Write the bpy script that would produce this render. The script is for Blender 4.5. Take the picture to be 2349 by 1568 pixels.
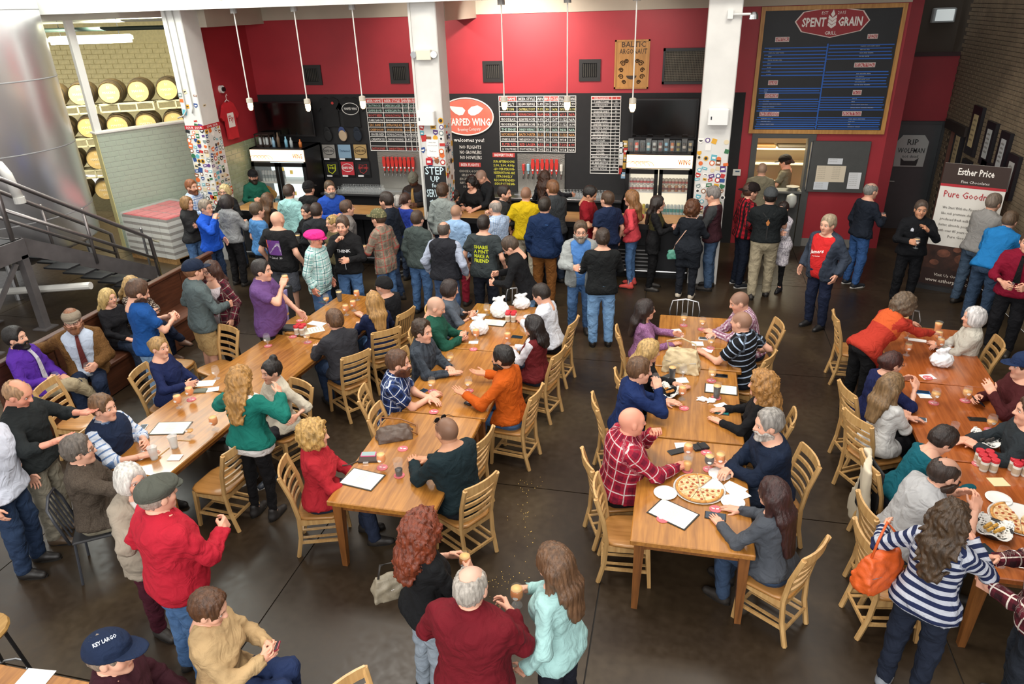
import bpy, math, random
import numpy as np
from mathutils import Matrix, Vector
random.seed(7); rng = np.random.default_rng(7)
for o in list(bpy.data.objects): bpy.data.objects.remove(o, do_unlink=True)
SC = bpy.context.scene; COL = SC.collection; PI = math.pi
# ---------------------------------------------------------------- camera
CAMH = 4.6; FPX = 1640.4; CX, CY = 1174.5, 784.0
def _rot(yaw, pit, rol):
    cy, sy, cp, sp = math.cos(yaw), math.sin(yaw), math.cos(pit), math.sin(pit)
    f = np.array([sy*cp, cy*cp, -sp]); r = np.array([cy, -sy, 0.]); d = np.cross(f, r)
    c, s = math.cos(rol), math.sin(rol)
    return np.array([c*r+s*d, -s*r+c*d, f])
CM = _rot(-.2387, .4420, .0322)
cam = bpy.data.cameras.new('camera'); co = bpy.data.objects.new('camera', cam); COL.objects.link(co)
mw = Matrix.Identity(4)
for i in range(3):
    mw[i][0] = CM[0][i]; mw[i][1] = -CM[1][i]; mw[i][2] = -CM[2][i]
mw[2][3] = CAMH; co.matrix_world = mw
cam.sensor_width = 36; cam.lens = 36*FPX/2349; cam.clip_end = 200
SC.camera = co
# ---------------------------------------------------------------- world, lights, exposure
W = bpy.data.worlds.new('world'); SC.world = W; W.use_nodes = True
W.node_tree.nodes['Background'].inputs[0].default_value = (1., .985, .96, 1)
W.node_tree.nodes['Background'].inputs[1].default_value = .62
SC.view_settings.view_transform = 'Standard'; SC.view_settings.look = 'None'
SC.view_settings.exposure = .66; SC.view_settings.gamma = 1; SC.view_settings.use_curve_mapping = False
def light(name, typ, loc, energy, col=(1, 1, 1), size=1., to=None, sizey=None, spot=None, blend=.5):
    l = bpy.data.lights.new(name, typ); l.energy = energy; l.color = col
    if typ == 'AREA':
        l.size = size
        if sizey: l.shape = 'RECTANGLE'; l.size_y = sizey
    else: l.shadow_soft_size = size
    if spot: l.spot_size = math.radians(spot); l.spot_blend = blend
    o = bpy.data.objects.new(name, l); COL.objects.link(o); o.location = loc
    if to is not None: o.rotation_euler = (Vector(to)-Vector(loc)).to_track_quat('-Z', 'Y').to_euler()
    return o
light('window_light', 'AREA', (-1, -3.2, 5.2), 420, (1, .98, .95), 9, (-1, 8, 1), 3.2)
light('hall_lamp', 'AREA', (-1.2, 5.2, 7.6), 150, (1, .93, .82), 1.6, (-1.2, 5.2, 0), 1.6)
light('hall_lamp', 'AREA', (-4.6, 8.6, 7.6), 150, (1, .93, .82), 1.6, (-4.6, 8.6, 0), 1.6)
light('hall_lamp', 'AREA', (1.6, 8.8, 7.6), 120, (1, .93, .82), 1.6, (1.6, 8.8, 0), 1.6)
light('wall_spot', 'SPOT', (-3.3, 12.95, 4.85), 400, (1, .88, .78), .06, (-3.2, 14.85, 3.6), None, 100, 1)
light('wall_spot', 'SPOT', (-5.3, 12.95, 4.85), 90, (1, .88, .78), .06, (-5.2, 14.85, 3.5), None, 90, 1)
light('wall_spot', 'SPOT', (-.6, 12.95, 4.85), 60, (1, .88, .78), .06, (-1.6, 14.85, 3.3), None, 100, 1)
light('barrel_room_lamp', 'AREA', (-14.2, 14.4, 4.3), 120, (1, .97, .78), 1.6, (-14.6, 16, 0), .4)
light('barrel_room_lamp', 'AREA', (-12.3, 15.0, 4.5), 85, (1, .97, .80), 1.6, (-13.6, 18, 1.5), .6)
light('brewery_lamp', 'AREA', (-10.3, 10.6, 6.6), 260, (.95, 1, .9), 2.4, (-10.6, 11.6, 0), 3.2)
light('kitchen_lamp', 'AREA', (1.9, 16.0, 2.75), 75, (1, .9, .66), .9, (1.9, 16, 0), .5)
# ---------------------------------------------------------------- helpers
def at(px, py, z):
    d = CM.T @ np.array([px-CX, py-CY, FPX]); t = (z-CAMH)/d[2]
    return np.array([d[0]*t, d[1]*t, z])
def atY(px, py, Y):
    d = CM.T @ np.array([px-CX, py-CY, FPX]); t = Y/d[1]
    return np.array([d[0]*t, Y, CAMH+d[2]*t])
def atX(px, py, X):
    d = CM.T @ np.array([px-CX, py-CY, FPX]); t = X/d[0]
    return np.array([X, d[1]*t, CAMH+d[2]*t])
ORD = 'first second third fourth fifth sixth seventh eighth ninth tenth eleventh twelfth thirteenth fourteenth fifteenth sixteenth seventeenth eighteenth nineteenth twentieth'.split()
ORD += ['twenty-'+x for x in ORD[:9]]+['thirtieth']+['thirty-'+x for x in ORD[:9]]
def lin(c):
    if isinstance(c, str):
        c = c.lstrip('#'); c = [int(c[i:i+2], 16)/255 for i in (0, 2, 4)]
    else: return tuple(c)[:3]
    return tuple(x/12.92 if x <= .04045 else ((x+.055)/1.055)**2.4 for x in c)
MATS = {}
def nd(nt, t, **k):
    n = nt.nodes.new(t)
    for a, b in k.items(): setattr(n, a, b)
    return n
def M(name, col='#808080', rough=.6, metal=0, spec=.5, noise=0, nscale=8, bump=0, bscale=60, emis=0, trans=0, alpha=1, coat=0, col2=None, ecol=None, stretch=None, sheen=0):
    if name in MATS: return MATS[name]
    m = bpy.data.materials.new(name); m.use_nodes = True; nt = m.node_tree; b = nt.nodes['Principled BSDF']
    c = lin(col); b.inputs['Base Color'].default_value = (*c, 1)
    b.inputs['Roughness'].default_value = rough; b.inputs['Metallic'].default_value = metal
    b.inputs['Specular IOR Level'].default_value = spec
    if trans: b.inputs['Transmission Weight'].default_value = trans
    if alpha < 1: b.inputs['Alpha'].default_value = alpha
    if coat: b.inputs['Coat Weight'].default_value = coat; b.inputs['Coat Roughness'].default_value = .12
    if sheen: b.inputs['Sheen Weight'].default_value = sheen
    if emis:
        b.inputs['Emission Color'].default_value = (*lin(ecol or col), 1); b.inputs['Emission Strength'].default_value = emis
    if noise or bump:
        tc = nd(nt, 'ShaderNodeTexCoord'); mp = nd(nt, 'ShaderNodeMapping'); nt.links.new(tc.outputs['Object'], mp.inputs[0])
        if stretch: mp.inputs['Scale'].default_value = stretch
    if noise:
        n = nd(nt, 'ShaderNodeTexNoise'); n.inputs['Scale'].default_value = nscale; n.inputs['Detail'].default_value = 5
        nt.links.new(mp.outputs[0], n.inputs['Vector'])
        r = nd(nt, 'ShaderNodeValToRGB')
        d = lin(col2) if col2 else tuple(x*(1-noise) for x in c); e = c if col2 else tuple(min(1, x*(1+noise)) for x in c)
        r.color_ramp.elements[0].position = .32; r.color_ramp.elements[1].position = .68
        r.color_ramp.elements[0].color = (*d, 1); r.color_ramp.elements[1].color = (*e, 1)
        nt.links.new(n.outputs['Fac'], r.inputs[0]); nt.links.new(r.outputs[0], b.inputs['Base Color'])
    if bump:
        n = nd(nt, 'ShaderNodeTexNoise'); n.inputs['Scale'].default_value = bscale; n.inputs['Detail'].default_value = 4
        nt.links.new(mp.outputs[0], n.inputs['Vector'])
        u = nd(nt, 'ShaderNodeBump'); u.inputs['Strength'].default_value = bump; u.inputs['Distance'].default_value = .01
        nt.links.new(n.outputs['Fac'], u.inputs['Height']); nt.links.new(u.outputs[0], b.inputs['Normal'])
    MATS[name] = m; return m
def C(hexcol, rough=.6, **k):
    return M('paint_%s_%d' % (hexcol.strip('#'), rough*100), hexcol, rough, **k)
_font = bpy.data.curves.new('type', 'FONT'); _font.resolution_u = 1; _fo = bpy.data.objects.new('type', _font)
_tc = {}
def text_geo(s, bold=0):
    if (s, bold) not in _tc:
        _font.body = s; _font.size = 1; _font.offset = bold; _font.align_x = 'LEFT'
        me = bpy.data.meshes.new_from_object(_fo)
        v = np.array([x.co[:2] for x in me.vertices]).reshape(-1, 2); f = [tuple(p.vertices) for p in me.polygons]
        bpy.data.meshes.remove(me); _tc[(s, bold)] = (v, f)
    return _tc[(s, bold)]
class MB:
    def __init__(s): s.v = []; s.f = []
    def add(s, v, f):
        n = len(s.v); s.v += [tuple(map(float, x)) for x in v]; s.f += [tuple(i+n for i in q) for q in f]; return s
    def box(s, x0, x1, y0, y1, z0, z1, R=None):
        v = [(x, y, z) for z in (z0, z1) for x, y in ((x0, y0), (x1, y0), (x1, y1), (x0, y1))]
        if R is not None: v = [R @ Vector(p) for p in v]
        return s.add(v, [(0, 3, 2, 1), (4, 5, 6, 7), (0, 1, 5, 4), (1, 2, 6, 5), (2, 3, 7, 6), (3, 0, 4, 7)])
    def bbox(s, x0, x1, y0, y1, z0, z1, b=.01):   # box with chamfered vertical + top edges
        prof = [(0, z0), (0, z1-b), (b, z1)]
        rings = []
        for ins, z in prof:
            c = b*.9
            X0, X1, Y0, Y1 = x0+ins, x1-ins, y0+ins, y1-ins
            rings.append([(X0+c, Y0, z), (X1-c, Y0, z), (X1, Y0+c, z), (X1, Y1-c, z), (X1-c, Y1, z), (X0+c, Y1, z), (X0, Y1-c, z), (X0, Y0+c, z)])
        v = sum(rings, []); f = [tuple(range(7, -1, -1)), tuple(range(16, 24))]
        for k in range(2):
            for i in range(8): f.append((k*8+i, k*8+(i+1) % 8, k*8+8+(i+1) % 8, k*8+8+i))
        return s.add(v, f)
    def bar(s, a, b, w, d=None, up=(0, 0, 1), w2=None, d2=None):   # square bar from a to b
        d = d or w; w2 = w2 or w; d2 = d2 or d
        a, b = Vector(a), Vector(b); t = (b-a).normalized(); u = Vector(up)
        if abs(t.dot(u)) > .98: u = Vector((0, 1, 0))
        x = t.cross(u).normalized(); y = x.cross(t)
        v = [a+x*w*i/2+y*d*j/2 for i, j in ((-1, -1), (1, -1), (1, 1), (-1, 1))]+[b+x*w2*i/2+y*d2*j/2 for i, j in ((-1, -1), (1, -1), (1, 1), (-1, 1))]
        return s.add(v, [(0, 1, 2, 3), (7, 6, 5, 4), (0, 4, 5, 1), (1, 5, 6, 2), (2, 6, 7, 3), (3, 7, 4, 0)])
    def tube(s, pts, r, n=8, closed=False, r2=None):
        pts = [Vector(p) for p in pts]; N = len(pts); v = []; f = []; px = None
        for i, p in enumerate(pts):
            t = (pts[(i+1) % N]-pts[i-1]) if closed else (pts[min(i+1, N-1)]-pts[max(i-1, 0)])
            t.normalize()
            if px is None:
                u = Vector((0, 0, 1)) if abs(t.z) < .9 else Vector((0, 1, 0))
                px = t.cross(u).normalized()
            else: px = (px-t*px.dot(t)).normalized()
            y = t.cross(px); rr = r if r2 is None else r+(r2-r)*i/max(1, N-1)
            for k in range(n):
                a = 2*PI*k/n; v.append(p+px*math.cos(a)*rr+y*math.sin(a)*rr)
        for i in range(N if closed else N-1):
            for k in range(n):
                j = (i+1) % N; f.append((i*n+k, i*n+(k+1) % n, j*n+(k+1) % n, j*n+k))
        if not closed: f += [tuple(range(n-1, -1, -1)), tuple((N-1)*n+k for k in range(n))]
        return s.add(v, f)
    def lathe(s, prof, n=16, loc=(0, 0, 0), cap0=True, cap1=True):
        v = []; f = []
        for r, z in prof:
            for k in range(n):
                a = 2*PI*k/n; v.append((loc[0]+r*math.cos(a), loc[1]+r*math.sin(a), loc[2]+z))
        for i in range(len(prof)-1):
            for k in range(n): f.append((i*n+k, i*n+(k+1) % n, (i+1)*n+(k+1) % n, (i+1)*n+k))
        if cap0: f.append(tuple(range(n-1, -1, -1)))
        if cap1: f.append(tuple((len(prof)-1)*n+k for k in range(n)))
        return s.add(v, f)
    def prism(s, poly, h, O=(0, 0, 0), X=(1, 0, 0), Y=(0, 1, 0)):   # polygon in X,Y plane extruded h along XxY
        O, X, Y = Vector(O), Vector(X), Vector(Y); Z = X.cross(Y).normalized(); n = len(poly)
        v = [O+X*p[0]+Y*p[1] for p in poly]+[O+X*p[0]+Y*p[1]+Z*h for p in poly]
        f = [tuple(range(n-1, -1, -1)), tuple(range(n, 2*n))]+[(i, (i+1) % n, n+(i+1) % n, n+i) for i in range(n)]
        return s.add(v, f)
    def text(s, t, O, X, Y, size, align='l', width=None, bold=0):
        v, f = text_geo(t, bold)
        if not len(v): return s
        O, X, Y = np.array(O, float), np.array(X, float), np.array(Y, float)
        w = v[:, 0].max(); k = size; kx = k
        if width: kx = min(k, width/max(w, .01))
        off = {'l': 0, 'c': -w*kx/2, 'r': -w*kx}[align]
        p = O+np.outer(v[:, 0]*kx+off, X)+np.outer(v[:, 1]*k, Y)
        return s.add(p, f)
    def mesh(s, name='mesh', smooth=False):
        me = bpy.data.meshes.new(name); me.from_pydata(s.v, [], s.f); me.update()
        if smooth: me.shade_smooth()
        return me
def mk(name, geo, mat, parent=None, smooth=False, loc=None, rz=None):
    me = geo.mesh(name, smooth) if isinstance(geo, MB) else geo
    o = bpy.data.objects.new(name, me); COL.objects.link(o)
    if mat is not None and not me.materials: me.materials.append(mat)
    if parent: o.parent = parent
    if loc is not None: o.location = loc
    if rz is not None: o.rotation_euler = (0, 0, rz)
    return o
def tag(o, label, cat, group=None, kind=None):
    o['label'] = label; o['category'] = cat
    if group: o['group'] = group
    if kind: o['kind'] = kind
    return o
def thing(name, label, cat, loc=(0, 0, 0), rz=0, group=None):
    o = bpy.data.objects.new(name, None); COL.objects.link(o); o.empty_display_size = .1
    o.location = loc; o.rotation_euler = (0, 0, rz)
    return tag(o, label, cat, group)
def struct(name, geo, mat, label=None, parent=None, smooth=False):
    o = mk(name, geo, mat, parent, smooth) if geo is not None else bpy.data.objects.new(name, None)
    if geo is None: COL.objects.link(o)
    if parent is None: o['kind'] = 'structure'
    if label: o['label'] = label
    return o
def copy_tree(o, parent=None):
    c = o.copy(); COL.objects.link(c); c.parent = parent
    for ch in list(o.children): copy_tree(ch, c)
    return c
def rot_y(v, a):
    c, s = math.cos(a), math.sin(a); return (v[0]*c-v[1]*s, v[0]*s+v[1]*c)
# ================================================================ setting
def floor_mat():
    m = M('concrete_floor', '#4a4138', .3); nt = m.node_tree; b = nt.nodes['Principled BSDF']
    g = nd(nt, 'ShaderNodeNewGeometry')
    n1 = nd(nt, 'ShaderNodeTexNoise'); n1.inputs['Scale'].default_value = .55; n1.inputs['Detail'].default_value = 6; n1.inputs['Distortion'].default_value = .6
    n2 = nd(nt, 'ShaderNodeTexNoise'); n2.inputs['Scale'].default_value = 14; n2.inputs['Detail'].default_value = 8
    for n in (n1, n2): nt.links.new(g.outputs['Position'], n.inputs['Vector'])
    r = nd(nt, 'ShaderNodeValToRGB'); e = r.color_ramp.elements
    e[0].position = .3; e[0].color = (*lin('#221911'), 1); e[1].position = .72; e[1].color = (*lin('#4b3f2d'), 1)
    x = e.new(.52); x.color = (*lin('#34291d'), 1)
    nt.links.new(n1.outputs['Fac'], r.inputs[0])
    mx = nd(nt, 'ShaderNodeMix', data_type='RGBA', blend_type='OVERLAY'); mx.inputs[0].default_value = .35
    nt.links.new(r.outputs[0], mx.inputs[6]); nt.links.new(n2.outputs['Fac'], mx.inputs[7]); nt.links.new(mx.outputs[2], b.inputs['Base Color'])
    rr = nd(nt, 'ShaderNodeMapRange'); rr.inputs[3].default_value = .22; rr.inputs[4].default_value = .5; b.inputs['Specular IOR Level'].default_value = .36
    nt.links.new(n2.outputs['Fac'], rr.inputs[0]); nt.links.new(rr.outputs[0], b.inputs['Roughness'])
    return m
FLOOR = floor_mat()
floor = struct('floor', None, None, 'dark stained concrete floor with sawn joints')
XE = [-16.8, -14.04, -11.32, -8.6, -5.88, -3.16, -.44, 2.28, 5.1]; YE = [-.5, 3, 6., 9.05, 12.46, 15.5, 19.5]
for i in range(len(XE)-1):
    for j in range(len(YE)-1):
        g = .006
        mk('slab', MB().box(XE[i]+g, XE[i+1]-g, YE[j]+g, YE[j+1]-g, -.2, 0), FLOOR, floor)
mk('joint_bed', MB().box(XE[0], XE[-1], YE[0], YE[-1], -.2, -.012), C('#1c1815', .8), floor)

RED = M('red_paint', '#a62a34', .55, noise=.06, nscale=2, bump=.05, bscale=120)
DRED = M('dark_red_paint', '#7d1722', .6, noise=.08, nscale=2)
WHT = M('white_concrete_paint', '#d4d3cf', .7, noise=.05, nscale=3, bump=.12, bscale=25)
BLK = M('black_chalk_paint', '#1b1b1d', .75, noise=.12, nscale=6)
GREY = M('grey_steel_door', '#4b4c4b', .5, noise=.05)
CREAM = M('cream_plaster', '#b9b0a0', .8, noise=.06, nscale=2)
# wall_back with the kitchen hatch cut out (x 1.42..2.27, z 0..2.12)
YW = 14.85
w = MB()
for x0, x1, z0, z1 in ((-9.2, 1.36, 0, 4.42), (1.36, 2.36, 2.17, 4.42), (2.36, 3.68, 0, 4.42)): w.box(x0, x1, YW, YW+.2, z0, z1)
struct('wall_back', w, RED, 'red painted wall behind the bar')
struct('trim_1', MB().box(-9.19, 1.09, YW-.012, YW, 0, 2.95), BLK, 'black chalkboard paint across the lower bar wall')
struct('trim_2', MB().box(-9.2, 3.68, YW-.03, YW+.2, 4.42, 5.0), CREAM, 'cream plaster band above the red wall')
struct('ceiling', MB().box(-9.2, 3.9, 12.8, YW+.2, 5.0, 5.2), CREAM, 'low ceiling slab over the bar')
struct('trim_3', MB().box(-13, 6, 12.15, 12.8, 4.66, 5.6), WHT, 'white painted concrete beam along the bar front')
struct('trim_4', MB().box(-4.57, -4.12, 12.85, YW, 4.36, 5.0), CREAM, 'cross beam behind the middle column')
struct('trim_5', MB().box(-9.3, -8.75, 12.85, YW, 4.36, 5.0), CREAM, 'cross beam behind the left column')
struct('baseboard_back', MB().box(2.42, 3.68, YW-.025, YW, 0, .16), C('#7f7c78', .5), 'grey baseboard under the red wall')
# left return wall of the bar: red over green tile
struct('wall_left', MB().box(-9.4, -9.2, 12.85, YW+.2, 2.1, 5.0), RED, 'red return wall left of the bar')
TILE = M('sage_tile', '#a9b4a4', .25, noise=.04); GROUT = C('#c3c6bd', .8)
TILEG = M('olive_tile', '#9aa383', .3, noise=.05)
lt = struct('wall_left_tiled', MB().box(-9.4, -9.207, 12.85, YW+.2, 0, 2.1), GROUT, 'green tiled dado of the left return wall')
def tiles(parent, O, U, L, H, tw, th, mat, N, lim=300):   # running bond, every tile a part
    O, U, N = Vector(O), Vector(U).normalized(), Vector(N); cache = {}; k = 0; r = 0; z = 0.
    while z < H-.01:
        hh = min(th, H-z); x = -(tw/2 if r % 2 else 0)
        while x < L-.005:
            a, b = max(0, x), min(L, x+tw)
            if b-a > .01:
                key = (round(b-a, 3), round(hh, 3))
                if key not in cache:
                    g = .0025; m = MB(); ww = b-a
                    P = [(g, g), (ww-g, g), (ww-g, hh-g), (g, hh-g)]; Q = [(g+.004, g+.004), (ww-g-.004, g+.004), (ww-g-.004, hh-g-.004), (g+.004, hh-g-.004)]
                    vv = [U*p[0]+Vector((0, 0, p[1])) for p in P]+[U*p[0]+Vector((0, 0, p[1]))+N*.007 for p in Q]
                    m.add(vv, [(4, 5, 6, 7), (0, 1, 5, 4), (1, 2, 6, 5), (2, 3, 7, 6), (3, 0, 4, 7)])
                    cache[key] = m.mesh('tile'); cache[key].materials.append(mat)
                if k < lim:
                    mk('tile', cache[key], None, parent, loc=O+U*a+Vector((0, 0, z)))
                k += 1
            x += tw
        z += th; r += 1
tiles(lt, (-9.207, 12.86, .9), (0, 1, 0), 1.98, 1.2, .22, .1, TILEG, (1, 0, 0))
# angled tiled half wall in front of the barrel room
A = Vector((-11.55, 12.57, 0)); B = Vector((-9.75, 15.75, 0)); U = (B-A).normalized(); N = Vector((U.y, -U.x, 0)); LT = (B-A).length
tw = struct('wall_tiled', MB().prism([(0, 0), (LT, 0), (LT, .2), (0, .2)], 2.46, A, U, -N), GROUT, 'half wall of pale green subway tile with a white cap')
tiles(tw, A+N*.001, U, 2.6, 2.44, .22, .104, TILE, N)
mk('cap', MB().prism([(-.03, 0), (LT, 0), (LT, .27), (-.03, .27)], .03, A+N*.035+Vector((0, 0, 2.46)), U, -N), C('#e6e4dc', .5), tw)
mk('end_face', MB().prism([(0, 0), (.012, 0), (.012, .2), (0, .2)], 2.46, A-U*.013, U, -N), C('#d8cf8f', .7), tw)
tp = MB()
for d, wd in ((.0, .13), (2.05, .12)): tp.prism([(d, 0), (d+wd, 0), (d+wd, .14), (d, .14)], 2.2, A-N*.03+Vector((0, 0, 2.49)), U, -N)
struct('window_1', tp, C('#e3e2dc', .5), 'white posts of the opening above the tiled half wall')
struct('trim_6', MB().prism([(-3.5, 0), (LT, 0), (LT, .3), (-3.5, .3)], .5, A+Vector((0, 0, 4.55)), U, -N), C('#c9c9bb', .7), 'pale lintel over the barrel room opening')
# barrel room shell
BY = M('barrel_room_brick', '#cdbf8e', .8, noise=.1, nscale=12, bump=.3, bscale=20)
br = struct('wall_barrel_room', MB().box(-21, -9.4, 19.5, 19.7, 0, 6), BY, 'yellowish painted brick wall of the barrel room')
struct('wall_barrel_side', MB().box(-9.6, -9.4, YW+.2, 19.5, 0, 6), CREAM, 'side wall of the barrel room')
bm = {}
for r in range(9):
    for c in range(16):
        x = -19.6+c*.42+(.21 if r % 2 else 0)
        if 'b' not in bm: bm['b'] = MB().bbox(0, .405, 0, .02, 0, .125, .006).mesh('brick'); bm['b'].materials.append(BY)
        o = mk('brick', bm['b'], None, br, loc=(x, 19.48, 2.65+r*.135))
struct('ceiling_barrel_room', MB().box(-21, -9.3, 13.2, 19.7, 5.0, 5.2), C('#a8a78f', .8), 'ceiling of the barrel room')
for x in (-12.6, -15.2): struct('trim_7', MB().box(x-.15, x+.15, 13.3, 19.5, 4.7, 5.0), C('#b5b49c', .8), 'ceiling joist of the barrel room')
# columns
def column(x0, x1, y0, y1, lab, n):
    return struct('trim_%d' % n, MB().bbox(x0, x1, y0, y1, 0, 4.68, .015), WHT, lab)
column(-9.3, -8.9, 12.35, 12.88, 'white column covered in stickers beside the tiled wall', 8)
column(-4.57, -4.12, 12.35, 12.82, 'white column with the step up for service board', 9)
column(.24, .74, 12.35, 12.85, 'white column with stickers beside the can cooler', 10)
struct('trim_11', MB().box(-4.6, -4.56, 12.33, 12.36, 1.0, 4.66), C('#cfcdc8', .5), 'conduit on the middle column')
# right recess with the dark door
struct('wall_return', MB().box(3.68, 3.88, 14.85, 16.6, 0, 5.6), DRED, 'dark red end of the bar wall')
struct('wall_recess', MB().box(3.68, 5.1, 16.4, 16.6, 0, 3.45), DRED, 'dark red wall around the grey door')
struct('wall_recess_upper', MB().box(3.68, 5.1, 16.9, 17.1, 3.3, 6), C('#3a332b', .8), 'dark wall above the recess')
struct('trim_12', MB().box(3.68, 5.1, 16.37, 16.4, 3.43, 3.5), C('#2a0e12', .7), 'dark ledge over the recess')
d = struct('door_1', MB().box(4.1, 5.04, 16.34, 16.4, 0, 2.16), M('charcoal_door', '#33373a', .5, noise=.06), 'charcoal steel door in the dark red recess')
fr = MB(); fr.box(4.04, 4.1, 16.32, 16.4, 0, 2.22); fr.box(5.04, 5.1, 16.32, 16.4, 0, 2.22); fr.box(4.1, 5.04, 16.32, 16.4, 2.16, 2.22)
mk('door_frame', fr, C('#2a2d30', .5), d)
hd = MB(); hd.lathe([(.03, 0), (.03, .02)], 10, (0, 0, 0)); o = mk('door_handle', MB().tube([(4.2, 16.33, 1.02), (4.2, 16.26, 1.02), (4.34, 16.26, 1.02)], .014), M('chrome', '#c8c8c8', .2, 1), d)
# right brick wall
BRK = M('old_brick', '#6e604c', .85, noise=.22, nscale=3, bump=.4, bscale=30); MORT = C('#4a4238', .9)
wr = struct('wall_right', MB().box(5.1, 5.3, 3, 15.2, 0, 6), MORT, 'old brown brick wall on the right')
wr2 = struct('wall_right_far', MB().box(5.1, 5.3, 15.95, 17, 0, 6).box(5.1, 5.3, 15.2, 15.95, 2.15, 6), MORT, 'brick wall beyond the red lit doorway')
bk = MB().box(0, -.012, 0, .205, 0, .062)
bkm = MB(); bkm.add([(0, .004, .003), (0, .208, .003), (0, .208, .066), (0, .004, .066), (-.01, .008, .007), (-.01, .204, .007), (-.01, .204, .062), (-.01, .008, .062)], [(4, 7, 6, 5), (0, 4, 5, 1), (1, 5, 6, 2), (2, 6, 7, 3), (3, 7, 4, 0)])
bme = bkm.mesh('brick'); bme.materials.append(BRK); cnt = 0; rest = MB()
for r in range(78):
    y = 9. + (.106 if r % 2 else 0)
    while y < 16.3:
        z = r*.069; par = wr if y < 15.2 else wr2
        if not (15.05 < y < 15.95 and z < 2.16):
            if 14.0 < y < 16.2 and 2.2 < z < 3.75 and cnt < 296:
                mk('brick', bme, None, par, loc=(5.1, y, z)); cnt += 1
            else: rest.add([(5.1+p[0], y+p[1], z+p[2]) for p in bkm.v], bkm.f)
        y += .212
o = mk('brickwork', rest, BRK, wr); o['kind'] = 'stuff'
dr = MB().box(5.3, 6.3, 15.0, 15.2, 0, 2.3).box(5.3, 6.3, 15.95, 16.1, 0, 2.3)
struct('wall_doorway_reveal', dr, C('#5a4a3a', .8), 'brick reveal of the lit doorway')
struct('door_2', MB().box(5.36, 5.4, 15.2, 15.95, 0, 2.15), M('red_glow', '#d0281c', .5, emis=.55), 'red lit doorway in the brick wall')
struct('trim_13', MB().box(5.02, 5.14, 15.0, 16.15, 2.13, 2.3), C('#241c17', .7), 'dark timber lintel over the lit doorway')
# ================================================================ small prop builders
def glassmat(nm, col, alpha, rough=.08):
    m = M(nm, col, rough, alpha=alpha, spec=.8); return m
GL = glassmat('clear_glass', '#dfe6e8', .13, .03); PLAS = glassmat('frosted_plastic', '#e8eae8', .55, .3)
AMB = M('amber_beer', '#dd8222', .25, coat=.3); PALE = M('pale_beer', '#d99d48', .25, coat=.3); DARK = M('dark_beer', '#150b07', .15, coat=.4); FOAM = C('#e6b877', .7); WATER = glassmat('water', '#d5dcdc', .4, .05)
_gp = {}
def interp_prof(prof, z):
    for (r0, z0), (r1, z1) in zip(prof, prof[1:]):
        if z0 <= z <= z1: return r0+(r1-r0)*(z-z0)/max(1e-6, z1-z0)
    return prof[-1][0]
def glass_proto(kind, fill):
    if (kind, fill) in _gp: return _gp[kind, fill]
    sh = {'tulip': [(.034, 0), (.033, .004), (.008, .01), (.007, .03), (.012, .04), (.036, .062), (.042, .085), (.039, .115), (.033, .145)],
          'pint': [(.03, 0), (.031, .01), (.036, .08), (.042, .15)], 'cup': [(.029, 0), (.031, .02), (.041, .118), (.043, .12)], 'small': [(.028, 0), (.03, .01), (.034, .06), (.036, .09)]}[kind]
    parts = [('bowl', MB().lathe(sh, 18, cap1=False).mesh('bowl', True), PLAS if kind == 'cup' else GL)]
    inner = [(r-.003, z) for r, z in sh if (kind != 'tulip' or z >= .04)]
    z0 = inner[0][1]+.006; z1 = z0+(sh[-1][1]-.012-z0)*{'full': .92, 'half': .5, 'low': .25, 'empty': 0, 'dark': .9, 'darkhalf': .4, 'water': .8, 'pale': .7}[fill]
    if fill != 'empty':
        pr = [(interp_prof(inner, z0+(z1-z0)*i/6), z0+(z1-z0)*i/6) for i in range(7)]
        parts.append(('beer' if fill != 'water' else 'water', MB().lathe(pr, 18).mesh('beer', True), {'dark': DARK, 'darkhalf': DARK, 'water': WATER, 'pale': PALE, 'low': PALE, 'half': PALE}.get(fill, AMB)))
        if fill in ('full', 'dark'): parts.append(('foam', MB().lathe([(pr[-1][0], z1), (pr[-1][0]+.0005, z1+.004)], 18).mesh('foam', True), FOAM))
    if kind == 'tulip':
        m = MB(); R = .0425
        v = [(math.cos(a)*R, math.sin(a)*R*1.0, .085+.014*math.sin(b)) for a, b in ()]
        n = 12; v = []
        for i in range(n):
            b = 2*PI*i/n; a = -PI/2+.4*math.cos(b); v.append((math.cos(a)*.0428, math.sin(a)*.0428, .088+.011*math.sin(b)))
        m.add(v, [tuple(range(n))]); parts.append(('badge', m.mesh('badge'), C('#ece8e2', .6)))
    for _, me, mt in parts: me.materials.append(mt)
    _gp[kind, fill] = parts; return parts
GN = {'full': 'full of orange beer', 'half': 'half full of pale beer', 'low': 'with a little beer left', 'empty': 'empty', 'dark': 'of black stout', 'darkhalf': 'with a third of black stout left', 'water': 'of ice water', 'pale': 'of pale beer'}
def glass(kind, fill, pos, label, rz=0.):
    t = thing({'tulip': 'tulip_glass', 'pint': 'pint_glass', 'cup': 'plastic_cup', 'small': 'taster_glass'}[kind], label, 'glass', pos, rz, {'tulip': 'tulip beer glasses', 'pint': 'pint glasses', 'cup': 'plastic water cups', 'small': 'small glasses'}[kind])
    for nm, me, mt in glass_proto(kind, fill): mk(nm, me, None, t)
    t.scale = (1.1, 1.1, 1.12)
    return t
def give(I, side, kind, fill, label, tilt=0):
    p, R = I['grip'][side]; h = {'tulip': .085, 'pint': .07, 'cup': .06, 'small': .05}[kind]
    g = glass(kind, fill, p-np.array([0, 0, h]), label)
    if tilt:
        g.rotation_euler = (0, 0, -math.radians(I['yaw'])); g.rotation_euler.rotate_axis('X', math.radians(tilt)); g.location = Vector(p)-g.rotation_euler.to_matrix()@Vector((0, 0, h))
    return g
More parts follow.
